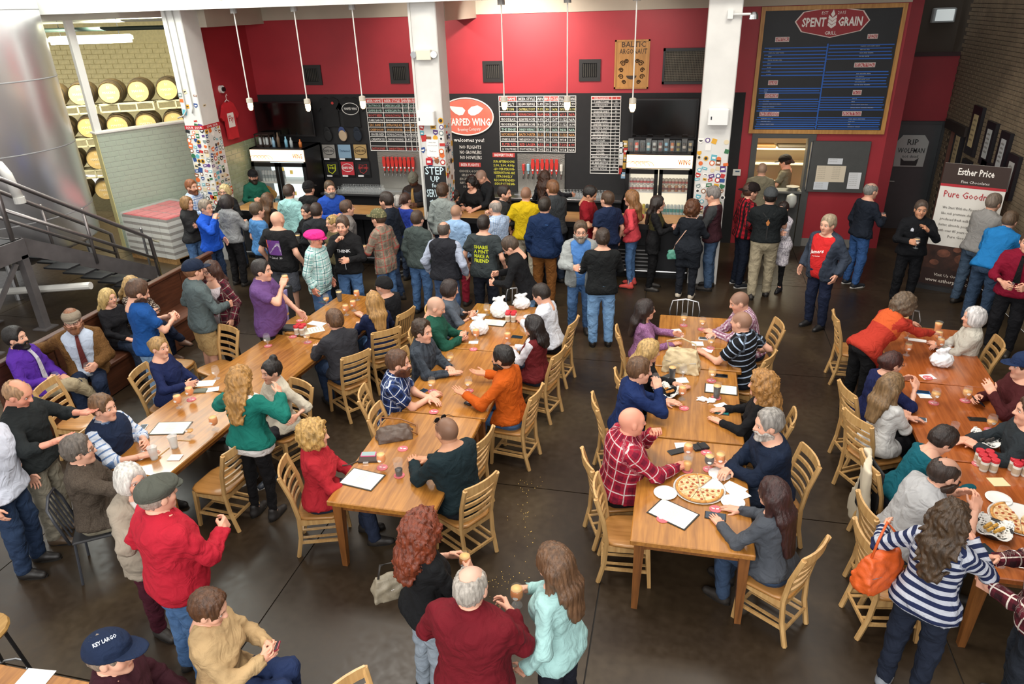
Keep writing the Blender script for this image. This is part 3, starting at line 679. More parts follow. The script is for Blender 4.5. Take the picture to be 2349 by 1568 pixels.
# ---- cloth materials
def cloth(spec):
    if isinstance(spec, str): spec = ('solid', spec)
    nm = 'cloth_'+'_'.join(str(x).strip('#') for x in spec)
    if nm in MATS: return MATS[nm]
    kind = spec[0]; c1 = lin(spec[1]); m = bpy.data.materials.new(nm); m.use_nodes = True; nt = m.node_tree; b = nt.nodes['Principled BSDF']
    b.inputs['Roughness'].default_value = .85; b.inputs['Specular IOR Level'].default_value = .2
    L = nt.links.new
    at_ = nd(nt, 'ShaderNodeAttribute', attribute_name='uvp'); sp = nd(nt, 'ShaderNodeSeparateXYZ'); L(at_.outputs['Vector'], sp.inputs[0])
    tc = nd(nt, 'ShaderNodeTexCoord')
    n = nd(nt, 'ShaderNodeTexNoise'); n.inputs['Scale'].default_value = 8; n.inputs['Detail'].default_value = 2.5; n.inputs['Distortion'].default_value = 1.0; L(tc.outputs['Object'], n.inputs['Vector'])
    n2 = nd(nt, 'ShaderNodeTexNoise'); n2.inputs['Scale'].default_value = 260; L(tc.outputs['Object'], n2.inputs['Vector'])
    ad = nd(nt, 'ShaderNodeMath', operation='MULTIPLY_ADD'); L(n2.outputs['Fac'], ad.inputs[0]); ad.inputs[1].default_value = .06; L(n.outputs['Fac'], ad.inputs[2])
    bp = nd(nt, 'ShaderNodeBump'); bp.inputs['Strength'].default_value = .7; bp.inputs['Distance'].default_value = .05; L(ad.outputs[0], bp.inputs['Height']); L(bp.outputs[0], b.inputs['Normal'])
    def mix(fac, a, c):
        x = nd(nt, 'ShaderNodeMix', data_type='RGBA')
        if hasattr(fac, 'type') or hasattr(fac, 'is_linked'): L(fac, x.inputs[0])
        else: x.inputs[0].default_value = fac
        for s_, v in ((6, a), (7, c)):
            if isinstance(v, tuple): x.inputs[s_].default_value = (*v, 1)
            else: L(v, x.inputs[s_])
        return x.outputs[2]
    def band(sock, period, duty, ph=0.):
        a = nd(nt, 'ShaderNodeMath', operation='MULTIPLY_ADD'); L(sock, a.inputs[0]); a.inputs[1].default_value = 1/period; a.inputs[2].default_value = ph+50
        f = nd(nt, 'ShaderNodeMath', operation='FRACT'); L(a.outputs[0], f.inputs[0])
        l = nd(nt, 'ShaderNodeMath', operation='LESS_THAN'); L(f.outputs[0], l.inputs[0]); l.inputs[1].default_value = duty; return l.outputs[0]
    u, v = sp.outputs[0], sp.outputs[1]
    if kind == 'solid': out = mix(n.outputs['Fac'], tuple(x*.8 for x in c1), tuple(min(1, x*1.14) for x in c1))
    elif kind == 'heather':
        n3 = nd(nt, 'ShaderNodeTexNoise'); n3.inputs['Scale'].default_value = spec[3] if len(spec) > 3 else 160; L(tc.outputs['Object'], n3.inputs['Vector'])
        r = nd(nt, 'ShaderNodeValToRGB'); r.color_ramp.elements[0].position = .4; r.color_ramp.elements[1].position = .6; L(n3.outputs['Fac'], r.inputs[0]); out = mix(r.outputs[0], c1, lin(spec[2]))
    elif kind == 'stripe': out = mix(band(v, spec[3], spec[4]), c1, lin(spec[2]))
    elif kind == 'vstripe': out = mix(band(u, spec[3], spec[4]), c1, lin(spec[2]))
    elif kind == 'plaid':   # c1 ground, c2 bands, c3 thin lines, period
        p = spec[4]; o1 = mix(.5, c1, lin(spec[2]))
        h_, v_ = band(v, p, .42), band(u, p, .42)
        a = mix(h_, c1, o1); cc = mix(h_, o1, lin(spec[2])); out = mix(v_, a, cc)
        out = mix(band(v, p, .09, .3), out, lin(spec[3])); out = mix(band(u, p, .09, .3), out, lin(spec[3]))
    elif kind == 'check':
        out = mix(band(v, spec[3], .5), c1, mix(.5, c1, lin(spec[2]))); out = mix(band(u, spec[3], .5), out, lin(spec[2]))
    elif kind == 'dots':
        vo = nd(nt, 'ShaderNodeTexVoronoi'); vo.inputs['Scale'].default_value = spec[3]; vo.inputs['Randomness'].default_value = .25; L(tc.outputs['Object'], vo.inputs['Vector'])
        l = nd(nt, 'ShaderNodeMath', operation='LESS_THAN'); L(vo.outputs['Distance'], l.inputs[0]); l.inputs[1].default_value = .34; out = mix(l.outputs[0], c1, lin(spec[2]))
    elif kind == 'split':   # c1 above height, c2 below
        l = nd(nt, 'ShaderNodeMath', operation='LESS_THAN'); L(v, l.inputs[0]); l.inputs[1].default_value = spec[3]; out = mix(l.outputs[0], c1, lin(spec[2]))
    elif kind == 'sleeve':   # c1 body, c2 sleeves (uvp.z = 1 on sleeves)
        out = mix(sp.outputs[2], c1, lin(spec[2]))
    elif kind == 'denim':
        n3 = nd(nt, 'ShaderNodeTexNoise'); n3.inputs['Scale'].default_value = 5; L(tc.outputs['Object'], n3.inputs['Vector']); out = mix(n3.outputs['Fac'], c1, lin(spec[2]))
    L(out, b.inputs['Base Color']); MATS[nm] = m; return m
def hairmat(c):
    nm = 'hair_'+c.strip('#')
    if nm in MATS: return MATS[nm]
    m = M(nm, tuple(x*.82 for x in lin(c)), .5, noise=.4, nscale=30, bump=.6, bscale=70, stretch=(1.6, 1.6, .25)); return m
SKINM = M('skin', '#c08f78', .5, spec=.35)
_nt = SKINM.node_tree; _a = nd(_nt, 'ShaderNodeAttribute', attribute_name='tint'); _nt.links.new(_a.outputs['Color'], _nt.nodes['Principled BSDF'].inputs['Base Color'])
_nt.nodes['Principled BSDF'].inputs['Subsurface Weight'].default_value = .0
ARM = {'down': (.235, .02, -.52), 'side': (.27, .06, -.47), 'hold': (.1, .27, -.24), 'holdlow': (.12, .28, -.3), 'drink': (.075, .21, .045), 'chin': (.05, .2, .03), 'pocket': (.22, .07, -.4), 'table': (.13, .36, -.23), 'tablein': (-.02, .32, -.22),
       'lap': (.1, .3, -.36), 'fold': (-.1, .2, -.2), 'phone': (.05, .3, -.2), 'behind': (.1, -.17, -.36), 'up': (.2, .3, .0), 'out': (.24, .36, -.16), 'reach': (.16, .5, -.2), 'hip': (.2, .05, -.36), 'lean': (.2, .38, -.3), 'elbow': (.1, .26, -.05), 'chair': (.42, -.12, -.28), 'bench': (.55, -.02, -.06)}
def rotm(ax, a):
    c, s = math.cos(a), math.sin(a)
    return np.array({'x': [[1, 0, 0], [0, c, -s], [0, s, c]], 'y': [[c, 0, s], [0, 1, 0], [-s, 0, c]], 'z': [[c, -s, 0], [s, c, 0], [0, 0, 1]]}[ax])
SKIN = {'l': '#d9a58c', 'p': '#e3b49c', 't': '#c48f70', 'r': '#d8947c', 'd': '#5a3d2e', 'o': '#c9a084'}
PEOPLE = []
def person(label, hx, hy, yaw, H=1.76, fem=0, sit=0, b=1., belly=.0, skin='l', shirt='#333333', sl='long', hem=None, neck='crew', pants='#2c3648', plen='long', shoes='#2a2623', hair='short', hc='#4a3628', beard=None, bc=None,
           ar='down', al='down', hr=None, hl=None, lean=4, twist=0, head=(0, 0), hat=None, hatc='#222222', hatback=False, glasses=None, hood=None, inner=None, coatopen=0, tie=None, vest=None, shades=False, lod=None, stride=.0, seat=.45, dx=0, dy=0, cross=False, group=None, cat='person', brimc=None, sdrop=0., skirt=False, zoff=0):
    s = H/1.75; F = fem; yawr = math.radians(yaw); lr = math.radians(lean)
    Rz = rotm('z', -yawr); Rt = rotm('z', math.radians(-twist))@rotm('x', -lr)
    hipz = (seat+.095*s) if sit else .905*s-sdrop
    pel = np.array([0, 0, hipz])
    # torso profile
    ts = np.array([-.12, -.05, .0, .08, .18, .29, .39, .455, .5, .535, .575])*s
    if F: rx = np.array([.10, .155, .170, .158, .130, .138, .148, .150, .136, .096, .05]); ry = np.array([.08, .108, .116, .106, .09, .1, .108, .096, .084, .068, .048])
    else: rx = np.array([.10, .146, .16, .157, .152, .162, .175, .177, .16, .11, .056]); ry = np.array([.08, .108, .112, .11, .106, .114, .121, .11, .095, .075, .053])
    wgt = np.array([.9, 1, 1, 1, 1, 1, 1, .8, .6, .3, .1]); rx = rx*(1+(b-1)*wgt)*s; ry = ry*(1+(b-1)*1.15*wgt)*s
    bw = np.array([.1, .6, .9, 1, .95, .55, .15, 0, 0, 0, 0]); ry = ry+belly*.5*bw; cy = belly*.55*bw+np.array([.0, .0, .0, .0, .005, .004, -.002, -.012, -.02, -.024, -.026])*s
    def tp(x, y, t): return pel+Rt@np.array([x, y, t])
    shw = (.15 if F else .174)*s*(1+(b-1)*.5)
    S = {1: tp(shw, -.012*s, .455*s), -1: tp(-shw, -.012*s, .455*s)}
    chest = tp(0, 0, .47*s); nb = tp(0, -.026*s, .53*s)
    Rh = Rt@rotm('z', math.radians(-head[0]))@rotm('x', math.radians(-head[1]+lean*.55))
    hs = s*(.97 if F else 1.0)*1.06
    neckv = Rt@np.array([0, .02, .11])*.6+np.array([0, 0, .06]); hc0 = nb+neckv*s*1.02+Rh@np.array([0, .022, .0])*s
    # arms
    L1, L2 = .285*s, .25*s; J = {}
    for sd, nm in ((1, ar), (-1, al)):
        tgt = ARM[nm] if isinstance(nm, str) else nm
        base = np.array([0, 0, 0.])+chest
        rel = np.array([sd*tgt[0], tgt[1], tgt[2]])*s
        if nm in ('down', 'side', 'pocket', 'hip'): rel[0] += sd*.19*(b-1)
        else: rel[1] += belly*.5+.1*(b-1)
        wv = base+rel; d = wv-S[sd]; D = np.linalg.norm(d)
        if D > (L1+L2)*.985: d *= (L1+L2)*.985/D; D = np.linalg.norm(d); wv = S[sd]+d
        if D < abs(L1-L2)+.08: d *= (abs(L1-L2)+.08)/D; D = np.linalg.norm(d); wv = S[sd]+d
        a = (L1*L1-L2*L2+D*D)/(2*D); hh = math.sqrt(max(1e-6, L1*L1-a*a)); u = d/D
        hint = np.array([sd*.75, -.35, -.75]) if nm not in ('down', 'side', 'pocket', 'behind') else np.array([sd*.5, -1., -.1])
        if nm in ('bench', 'chair'): hint = np.array([sd*.3, -.8, -.6])
        hint = hint-u*(hint@u); hint /= np.linalg.norm(hint)+1e-9
        J[sd] = (S[sd], S[sd]+u*a+hint*hh, wv, nm)
    # legs
    hw = .088*s*(1+(b-1)*.4); LG = {}
    for sd in (1, -1):
        hp = tp(sd*hw, 0, -.01*s) if not sit else pel+np.array([sd*hw, 0, -.01])
        if sit:
            kn = np.array([sd*(.12 if not F else .09)*s, .415*s, seat+.075*s]); an = np.array([sd*.11*s, .36*s+(.1 if sd > 0 else .0), .085*s+zoff])
            if cross and sd > 0: kn = kn+np.array([-.06, .02, .1])*s; an = np.array([-.16*s, .55*s, .33*s])
        else:
            an = np.array([sd*(.1+.01*b)*s, sd*stride-.02*s, .085*s]); m = (hp+an)/2
            kn = m+np.array([sd*.008, .03, .02])*s
        LG[sd] = (hp, kn, an)
    # placement from the head's position in the photograph
    hw_ = Rz@hc0; wpos = at(hx, hy, hw_[2]+zoff*0)
    root = np.array([wpos[0]-hw_[0]+dx, wpos[1]-hw_[1]+dy, 0])
    dist = np.linalg.norm(wpos-np.array([0, 0, CAMH]))
    if lod is None: lod = 0 if dist < 5.6 else (1 if dist < 8.6 else 2)
    hB = (.026, .031, .039)[lod]; hC = (.018, .0225, .028)[lod]
    pts = np.array([p for sd in (1, -1) for p in (*J[sd][:3], *LG[sd])]+[hc0, tp(0, 0, .57*s), np.array([0, .2, .0])+LG[1][2]*[1, 1, 0], np.array([0, .2, .0])+LG[-1][2]*[1, 1, 0], tp(0, ry.max()+belly+.05, .1), tp(0, -ry.max()-.05, .1), tp(rx.max()+.04, 0, .0), tp(-rx.max()-.04, 0, 0)])
    lo, hi = pts.min(0)-.12, pts.max(0)+.1; lo[2] = max(lo[2], -.01)
    def fields(g):
        q0 = [g.x-f32(pel[0]), g.y-f32(pel[1]), g.z-f32(pel[2])]; Ri = Rt.T
        qx, qy, t = [q0[0]*f32(Ri[i, 0])+q0[1]*f32(Ri[i, 1])+q0[2]*f32(Ri[i, 2]) for i in range(3)]
        rxx, ryy, cyy = np.interp(t, ts, rx).astype(f32), np.interp(t, ts, ry).astype(f32), np.interp(t, ts, cy).astype(f32)
        n_ = 2.35; e = (np.abs(qx/rxx)**n_+np.abs((qy-cyy)/ryy)**n_)**(1/n_)
        T = np.maximum((e-1)*np.minimum(rxx, ryy), np.maximum(t-ts[-1], ts[0]-t))
        return T.astype(f32), qx, qy, t
    bs = 1+(b-1)*.7; ra = (.048, .039, .029) if not F else (.04, .033, .025)
    ra = [x*s*bs for x in ra]; rl = [x*s*bs for x in ((.088, .062, .043) if not F else (.086, .058, .038))]
    g = Grid(lo, hi, hB); T, qx, qy, t = fields(g); Bd = T.copy()+.004
    for sd in (1, -1):
        hp, kn, an = LG[sd]; g.cone(Bd, hp, kn, rl[0]-.01, rl[1]-.006, .05); g.cone(Bd, kn, an, rl[1]-.008, rl[2], .03)
        g.cone(Bd, an-[0, 0, .02], an+np.array([0, .11, -.052])*s, .034*s, .024*s, .03)
    if F:
        for sd in (1, -1): g.cone(Bd, tp(sd*.068*s, .075*s*b, .335*s), tp(sd*.066*s, .085*s*b, .33*s), .05*s*bs, .05*s*bs, .03)
    g.cone(Bd, tp(0, -.024*s, .5*s), hc0+Rh@np.array([0, -.03, -.08])*s, .062*s*(.88 if F else 1+.3*(b-1)), .054*s*(.88 if F else 1+.3*(b-1)), .035)
    for sd in (1, -1):
        Sh, El, Wr, _ = J[sd]; A = g.new(); g.cone(A, Sh, El, ra[0]-.004, ra[1]-.003, .02); g.cone(A, El, Wr, ra[1]-.003, ra[2], .03); Bd = smin(Bd, A, .02)
    V, Fc = snets(Bd, g.o, hB)
    if sit == 0: V[:, 2] = np.maximum(V[:, 2], .012)
    sc = np.array(lin(SKIN.get(skin, skin))); colr = np.tile(sc, (len(V), 1))
    # head
    hv, hf, A = head_tpl(bool(F), lod); hvw = (hv*hs)@Rh.T+hc0
    hcl = np.array(lin(hc)); cb = np.array(lin(bc or hc)); cr = np.tile(sc, (len(hv), 1))
    def mixc(cr, m, c, k): w = (np.clip(m, 0, 1)*k)[:, None]; return cr*(1-w)+np.array(c)*w
    cr = mixc(cr, A['cheek'], sc*np.array([1.05, .82, .78]), .5); cr = mixc(cr, A['lip'], sc*np.array([.86, .5, .48]) if F else sc*np.array([.88, .62, .58]), .8); cr = mixc(cr, A['mouth'], sc*.3, .7)
    cr = mixc(cr, A['brow'], np.array(lin(bc or hc))*.7, .8)
    if hair in ('buzz', 'short', 'thin', 'part', 'messy', 'tuft', 'young', 'pony', 'bun', 'topbun'): cr = mixc(cr, A['scalp'], hcl, .75 if hair == 'buzz' else .35)
    if beard == 'stubble': cr = mixc(cr, A['beard'], cb, .45)
    elif beard: cr = mixc(cr, A['beard'], cb, .6)
    ey = A['eye']; cr[ey == 1] = (.01, .008, .006); cr[ey == 2] = (.05, .035, .025); cr[ey == 3] = (.62, .58, .55)
    Vs, Fs, Cs = [V, hvw], [Fc, hf+len(V)], [colr, cr]; nv = len(V)+len(hvw)
    grips = {}
    # hands
    for sd, hp_ in ((1, hr), (-1, hl)):
        Sh, El, Wr, nm = J[sd]
        pose = hp_ or {'drink': 'grip', 'hold': 'grip', 'holdlow': 'grip', 'phone': 'grip', 'chin': 'fist', 'table': 'flat', 'tablein': 'relax', 'out': 'flat', 'lean': 'flat', 'elbow': 'relax'}.get(nm, 'relax')
        v, f = hand_tpl(pose, lod); v = v*s*(.9 if F else 1.)*np.array([sd, 1, 1]); f = f if sd > 0 else f[:, ::-1]
        yd = Wr-El; yd /= np.linalg.norm(yd)
        pn = {'down': (-sd, .2, 0), 'side': (-sd, .2, 0), 'table': (0, 0, -1), 'tablein': (0, -.3, -1), 'lap': (0, 0, -1), 'lean': (0, 0, -1), 'reach': (0, 0, -1), 'out': (0, -.1, 1), 'fold': (0, -1, -.2), 'behind': (0, 1, 0)}.get(nm, (-sd, .0, -.15))
        zd = -np.array(pn, float); zd -= yd*(zd@yd); zd /= np.linalg.norm(zd)+1e-9; xd = np.cross(yd, zd); Rm = np.stack([xd, yd, zd], 1)
        Wb = Wr-yd*.012
        v2 = v@Rm.T+Wb; Vs.append(v2); Fs.append(f+nv); nv += len(v2); Cs.append(np.tile(sc*np.array([1.02, .95, .93]), (len(v2), 1)))
        grips[sd] = (Wb+Rm@np.array([0, .085*s, -.045*s]), Rm)
    V = np.concatenate(Vs); Fa = np.concatenate(Fs); Ca = np.concatenate(Cs)
    rt = thing('person', label, cat, root, -yawr, group)
    mk('body', npmesh('body', V, Fa, [SKINM], col=Ca), None, rt)
    # clothes
    g = Grid(lo, hi, hC); T, qx, qy, t = fields(g)
    wob = (.0055*np.sin(27*qx+7*np.sin(9*t)+5*qy)*np.sin(21*t+5*np.sin(13*qy)+4*qx)+.003*np.sin(52*t+19*qx+6*np.sin(20*qy))*np.clip(1.2-3*np.abs(t-.1),0,1)).astype(f32)
    Tc = T.copy()
    if F:
        for sd in (1, -1): g.cone(Tc, tp(sd*.07*s, .075*s*b, .335*s), tp(sd*.066*s, .085*s*b, .33*s), .055*s*bs, .055*s*bs, .05)
    def uvp(V):
        q = (V-pel)@Rt; a = np.arctan2(q[:, 0], -q[:, 1])*.17*bs; o = np.stack([a, q[:, 2], np.zeros(len(V))], 1)
        for sd in (1, -1):
            Sh, El, Wr, _ = J[sd]; best = np.full(len(V), 9.); uv = np.zeros((len(V), 2)); l0 = 0
            for p, e, r0 in ((Sh, El, ra[0]), (El, Wr, ra[1])):
                d = e-p; L = np.linalg.norm(d); d = d/L; w = V-p; tt = np.clip(w@d, -.15 if l0 == 0 else 0, L); pr = w-np.outer(tt, d); dd = np.linalg.norm(pr, axis=1)-r0
                ux = np.cross(d, [0, 0, 1.])+1e-6; ux /= np.linalg.norm(ux); uy = np.cross(d, ux); an_ = np.arctan2(pr@ux, pr@uy)*.06
                m = dd < best; best[m] = dd[m]; uv[m] = np.stack([an_, -(l0+tt)], 1)[m]; l0 += L
            isn = np.interp(q[:, 2], ts, rx)-.012 < sd*q[:, 0]; isn |= (q[:, 1] > np.interp(q[:, 2], ts, ry)+np.interp(q[:, 2], ts, cy)+.028*bs)
            m = (best < .035) & isn; o[m, :2] = uv[m]; o[m, 2] = 1
        return o
    def sleeves(D, mode, off):
        for sd in (1, -1):
            Sh, El, Wr, _ = J[sd]; A = g.new(); L1_, L2_ = np.linalg.norm(El-Sh), np.linalg.norm(Wr-El)
            if mode == 'short': g.cone(A, Sh, El, ra[0]+off+.004, ra[1]+off+.014, .0, (-1, L1_*.72))
            elif mode == 'half': g.cone(A, Sh, El, ra[0]+off, ra[1]+off+.008, .0); g.cone(A, El, Wr, ra[1]+off+.004, ra[2]+off+.008, .03, (-1, L2_*.3))
            elif mode in ('long', 'rolled'): g.cone(A, Sh, El, ra[0]+off, ra[1]+off+.004, .0); g.cone(A, El, Wr, ra[1]+off+.004, ra[2]+off+.006, .03, (-1, L2_*(.97 if mode == 'long' else .5)))
            else: continue
            A = A+wob*1.6; D = smin(D, A, .03 if mode != 'short' else .025)
        return D
    def top(hemt, off, mode, nk, legs=True, extra=None):
        D = Tc.copy()-off
        if hemt < .0 and not sit:
            Lg = g.new()
            for sd in (1, -1): g.cone(Lg, LG[sd][0], LG[sd][1], rl[0]+.004, rl[1]+.02, .05, None, .1)
            D = smin(D, Lg-off, .06 if hemt > -.2 else .14)
        elif sit and hemt < .03:
            for sd in (1, -1): g.cone(D, LG[sd][0], LG[sd][0]*.72+LG[sd][1]*.28, rl[0]+off, rl[0]*.95+off, .05)
        D = D-.017*np.clip((hemt+.14-t)/.12, 0, 1)+wob
        D = np.maximum(D, hemt-t)
        nt_ = {'crew': .53, 'collar': .548, 'high': .57, 'vee': .54, 'scoop': .5, 'boat': .515, 'hood': .545}[nk]*s; tilt = {'crew': .22, 'collar': .3, 'vee': .75, 'scoop': .62, 'high': 0, 'boat': .3, 'hood': .35}[nk]
        D = np.maximum(D, (t-nt_+tilt*np.maximum(0, qy+.02*s))*.9)
        D = sleeves(D, mode, off)
        if nk in ('collar', 'high', 'hood'):
            rn = (.068 if not F else .06)*s*(1+.3*(b-1)); zc = .545*s
            ring = np.sqrt((np.sqrt(qx**2+((qy+.02*s)*.92)**2)-rn)**2+((t-zc+.35*np.maximum(0, qy+.02*s))*(.55 if nk != 'high' else .42))**2)-(.018 if nk != 'hood' else .022)*s
            if nk == 'hood':
                hb = np.sqrt((qx/1.5)**2+((qy+.085*s))**2*1.5+((t-.5*s)/1.25)**2)-.068*s; D = smin(D, np.maximum(hb, -(np.sqrt((qx/1.2)**2+(qy+.03*s)**2)-.062*s)), .025)
            D = smin(D, ring, .012)
        return D
    hemt = (-.02 if sit else -.06)*1. if hem is None else hem; hemt *= s
    off = .013
    if pants:
        D = T.copy()-.010; waist = .075*s if not belly else .06*s
        D = np.maximum(D, t-waist)
        for sd in (1, -1):
            hp, kn, an = LG[sd]; A = g.new(); LL = np.linalg.norm(an-kn); loose = .014 if plen != 'tight' else .002
            if plen == 'shorts':
                g.cone(A, hp, kn, rl[0]+.016, rl[1]+.032, 0, (-1, np.linalg.norm(kn-hp)*1.08), .08)
            else:
                g.cone(A, hp, kn, rl[0]+.006, rl[1]+loose, 0); g.cone(A, kn, an, rl[1]+loose, rl[2]+.018 if loose > .01 else rl[2]+.003, .03, (-1, LL+.035))
            D = smin(D, A+wob*1.5, .035)
        D = np.maximum(D, .02-g.z)
        v, f = snets(D, g.o, hC); q = uvp(v); q[:, 2] = 0
        mk('trousers' if plen != 'shorts' else 'shorts', npmesh('trousers', v, f, [cloth(pants)], q), None, rt)
    if skirt: pass
    nn = {'hood': 'hoodie', 'high': 'jacket'}.get(neck, 'shirt')
    if inner:
        D = top(hemt+(.03 if coatopen else -.075), off-.004+(.0 if coatopen else .012), None, 'crew' if inner[1] == 'crew' else inner[1]); v, f = snets(D, g.o, hC)
        mk('undershirt', npmesh('undershirt', v, f, [cloth(inner[0])], uvp(v)), None, rt)
    D = top(hemt, off+(.014 if inner else 0), sl, neck)
    if coatopen: D = np.maximum(D, np.minimum(coatopen*(1+.9*(t/s-.45))*s-np.abs(qx), qy-.0)*1. if False else -np.maximum(np.abs(qx)-coatopen*(.6+1.1*np.clip(t/(.5*s), 0, 1))*s, .02-qy))
    v, f = snets(D, g.o, hC)
    mk(nn if not coatopen else 'jacket', npmesh(nn, v, f, [cloth(shirt)], uvp(v)), None, rt)
    if vest:
        D = top(hemt, off+.012, None, 'collar' if vest[1] == 'collar' else 'vee'); v, f = snets(D, g.o, hC); mk('vest', npmesh('vest', v, f, [cloth(vest[0])], uvp(v)), None, rt)
    if hood:
        hb = np.sqrt((qx/1.35)**2+((qy+.075*s))**2*1.5+((t-.535*s)/.8)**2)-.062*s; hb = np.maximum(hb, -(np.sqrt((qx/1.2)**2+(qy+.025*s)**2)-.058*s)); v, f = snets(hb, g.o, hC); mk('hood_lining', npmesh('hood_lining', v, f, [cloth(hood)], uvp(v)), None, rt)
    def surf_y(x, tt, o):   # front surface y in torso frame
        r_, y_, c_ = np.interp(tt, ts, rx), np.interp(tt, ts, ry), np.interp(tt, ts, cy); return c_+(y_+o)*np.sqrt(np.maximum(.02, 1-(x/(r_+o))**2))
    if tie:
        m = MB(); t0, t1 = .5*s, (.16 if not sit else .1)*s; n = 8; P_ = []
        for i in range(n+1):
            tt = t0+(t1-t0)*i/n; wd = (.018+.022*i/n)*s
            for x_, o_ in ((-wd, .024), (wd, .024), (wd, .034), (-wd, .034)): P_.append(tp(x_, surf_y(x_, tt, o_+(.012 if vest else 0)), tt))
        fs = [(0, 1, 2, 3), tuple(n*4+k for k in (3, 2, 1, 0))]
        for i in range(n):
            for k in range(4): fs.append((i*4+k, i*4+(k+1) % 4, i*4+4+(k+1) % 4, i*4+4+k))
        m.add(P_, fs); m.lathe([(.014, -.02), (.022, .012)], 8, tp(0, surf_y(0, .505*s, .026), .5*s)); mk('tie', m, cloth(tie), rt)
    if shoes:
        for sd in (1, -1):
            an = LG[sd][2]; gs = Grid(an+[-.07, -.1, -.11], an+[.07, .22, .06], .016 if lod < 2 else .021); D = gs.new()
            fz = an[2]-.085*s
            gs.cone(D, an+np.array([0, -.035, -.05])*s, an+np.array([0, .06, -.048])*s, .042*s, .043*s, .0); gs.cone(D, an+np.array([0, .06, -.05])*s, an+np.array([sd*.008, .155, -.062])*s, .044*s, .036*s, .02); gs.cone(D, an+np.array([0, -.015, .02])*s, an+np.array([0, .0, -.05])*s, .042*s, .05*s, .03)
            D = np.maximum(D, (fz+.0)-gs.z); v, f = snets(D, gs.o, gs.h); v[:, 2] = np.maximum(v[:, 2], fz)
            sh = mk('shoe', npmesh('shoe', v, f, [C(shoes, .5)]), None, rt)
            m = MB(); rr = []
            for i in range(14):
                a = 2*PI*i/14; rr.append((an[0]+math.cos(a)*.046*s+sd*.004*max(0, math.sin(a)), an[1]+.058*s+math.sin(a)*.138*s))
            m.add([(x_, y_, fz) for x_, y_ in rr]+[(x_, y_, fz+.018) for x_, y_ in rr], [tuple(range(13, -1, -1)), tuple(range(14, 28))]+[(i, (i+1) % 14, 14+(i+1) % 14, 14+i) for i in range(14)])
            mk('sole', m, C('#d8d5cf' if shoes in ('#333a44', '#20232a', '#e4e0da', '#7d828a') else '#17130f', .6), sh)
    hx_ = lambda V_: (V_*hs)@Rh.T+hc0
    if hair not in ('bald', 'buzz', None):
        v, f = hair_tpl(hair, lod)
        if hat: pass
        w = hx_(v); ha = mk('hair', npmesh('hair', w, f, [hairmat(hc)]), None, rt)
    if beard in ('full', 'trim', 'goatee'):
        v, f = beard_tpl(beard, lod); mk('beard', npmesh('beard', hx_(v), f, [hairmat(bc or hc)]), None, rt)
    if hat:
        (v, f), br = hat_tpl(hat, lod); fl = np.array([1, -1, 1]) if hatback else np.ones(3)
        if hatback: f = f[:, ::-1]
        hv_ = v*fl*1.045; hv_[:, 2] -= .004
        ho = mk('cap', npmesh('cap', hx_(hv_), f, [cloth(hatc)], np.zeros((len(v), 3))), None, rt)
        if br is not None:
            bv = br[0]*fl*1.045; bf = br[1] if not hatback else br[1][:, ::-1]; mk('brim', npmesh('brim', hx_(bv), bf, [cloth(brimc or hatc)], np.zeros((len(bv), 3))), None, ho)
    if glasses or shades:
        m = MB(); zz, yy, rr = (.011, .102, .02) if not shades else (.1, .066, .024)
        for sx in (-1, 1):
            m.tube([hx_(np.array([[sx*.033+rr*1.15*math.cos(a), yy-.18*abs(rr*math.cos(a)), zz+rr*.8*math.sin(a)]]))[0] for a in np.linspace(0, 2*PI, 12, endpoint=False)], .0022, 4, True)
            m.tube([hx_(np.array([p]))[0] for p in ((sx*.056, yy-.006, zz+.006), (sx*.082, .05, zz+.006), (sx*.086, -.01, zz-.002))], .0022, 4)
        m.tube([hx_(np.array([p]))[0] for p in ((-.011, yy, zz+.005), (0, yy+.003, zz+.008), (.011, yy, zz+.005))], .002, 4)
        gl = mk('glasses' if not shades else 'sunglasses', m, C(glasses if isinstance(glasses, str) else '#1a1817', .35), rt)
        if shades:
            for sx in (-1, 1):
                m = MB(); pp = [hx_(np.array([[sx*.033+rr*1.15*math.cos(a), yy-.18*abs(rr*math.cos(a)), zz+rr*.8*math.sin(a)]]))[0] for a in np.linspace(0, 2*PI, 12, endpoint=False)]; m.add(pp, [tuple(range(12))]); mk('lens', m, C('#0c0c0e', .1), gl)
    world = lambda p: Rz@np.array(p)+root
    info = dict(root=rt, pos=root, Rz=Rz, yaw=yaw, grip={k: (world(v[0]), Rz@v[1]) for k, v in grips.items()}, tp=tp, surf=surf_y, s=s, ts=ts, rx=rx, ry=ry, cy=cy, head=world(hc0), seat=seat, J=J, label=label, world=world, off=off+.014*(inner is not None))
    PEOPLE.append(info); return info
def print_on(info, lines, t0, size, col, back=False, x0=0, width=.3, align='c', name='print', lead=1.25, slant=0, bold=0):
    """lettering pressed onto the chest or back of a shirt"""
    m = MB(); sg = -1 if back else 1; s = info['s']
    for i, l in enumerate(lines): m.text(l, (0, -i*size*lead, 0), (1, slant, 0), (0, 1, 0), size, align, width, bold)
    return stamp(info, m, t0, col, back, x0, name)
def stamp(info, m, t0, col, back=False, x0=0, name='print', proud=.008):
    s = info['s']; tp = info['tp']; P = []
    for v in m.v:
        x = -(v[0]+x0) if back else -(v[0]+x0)
        x = (v[0]+x0)*(-1 if not back else 1); tt = t0*s+v[1]
        if back:
            r_, y_, c_ = np.interp(tt, info['ts'], info['rx']), np.interp(tt, info['ts'], info['ry']), np.interp(tt, info['ts'], info['cy']); o = info['off']+proud
            y = c_-(y_+o)*math.sqrt(max(.02, 1-abs(x/(r_+o))**2.2))
        else: y = float(info['surf'](x, tt, info['off']+proud))
        P.append(tp(x, y, tt))
    m2 = MB(); m2.add(P, m.f); return mk(name, m2, C(col, .7), info['root'])
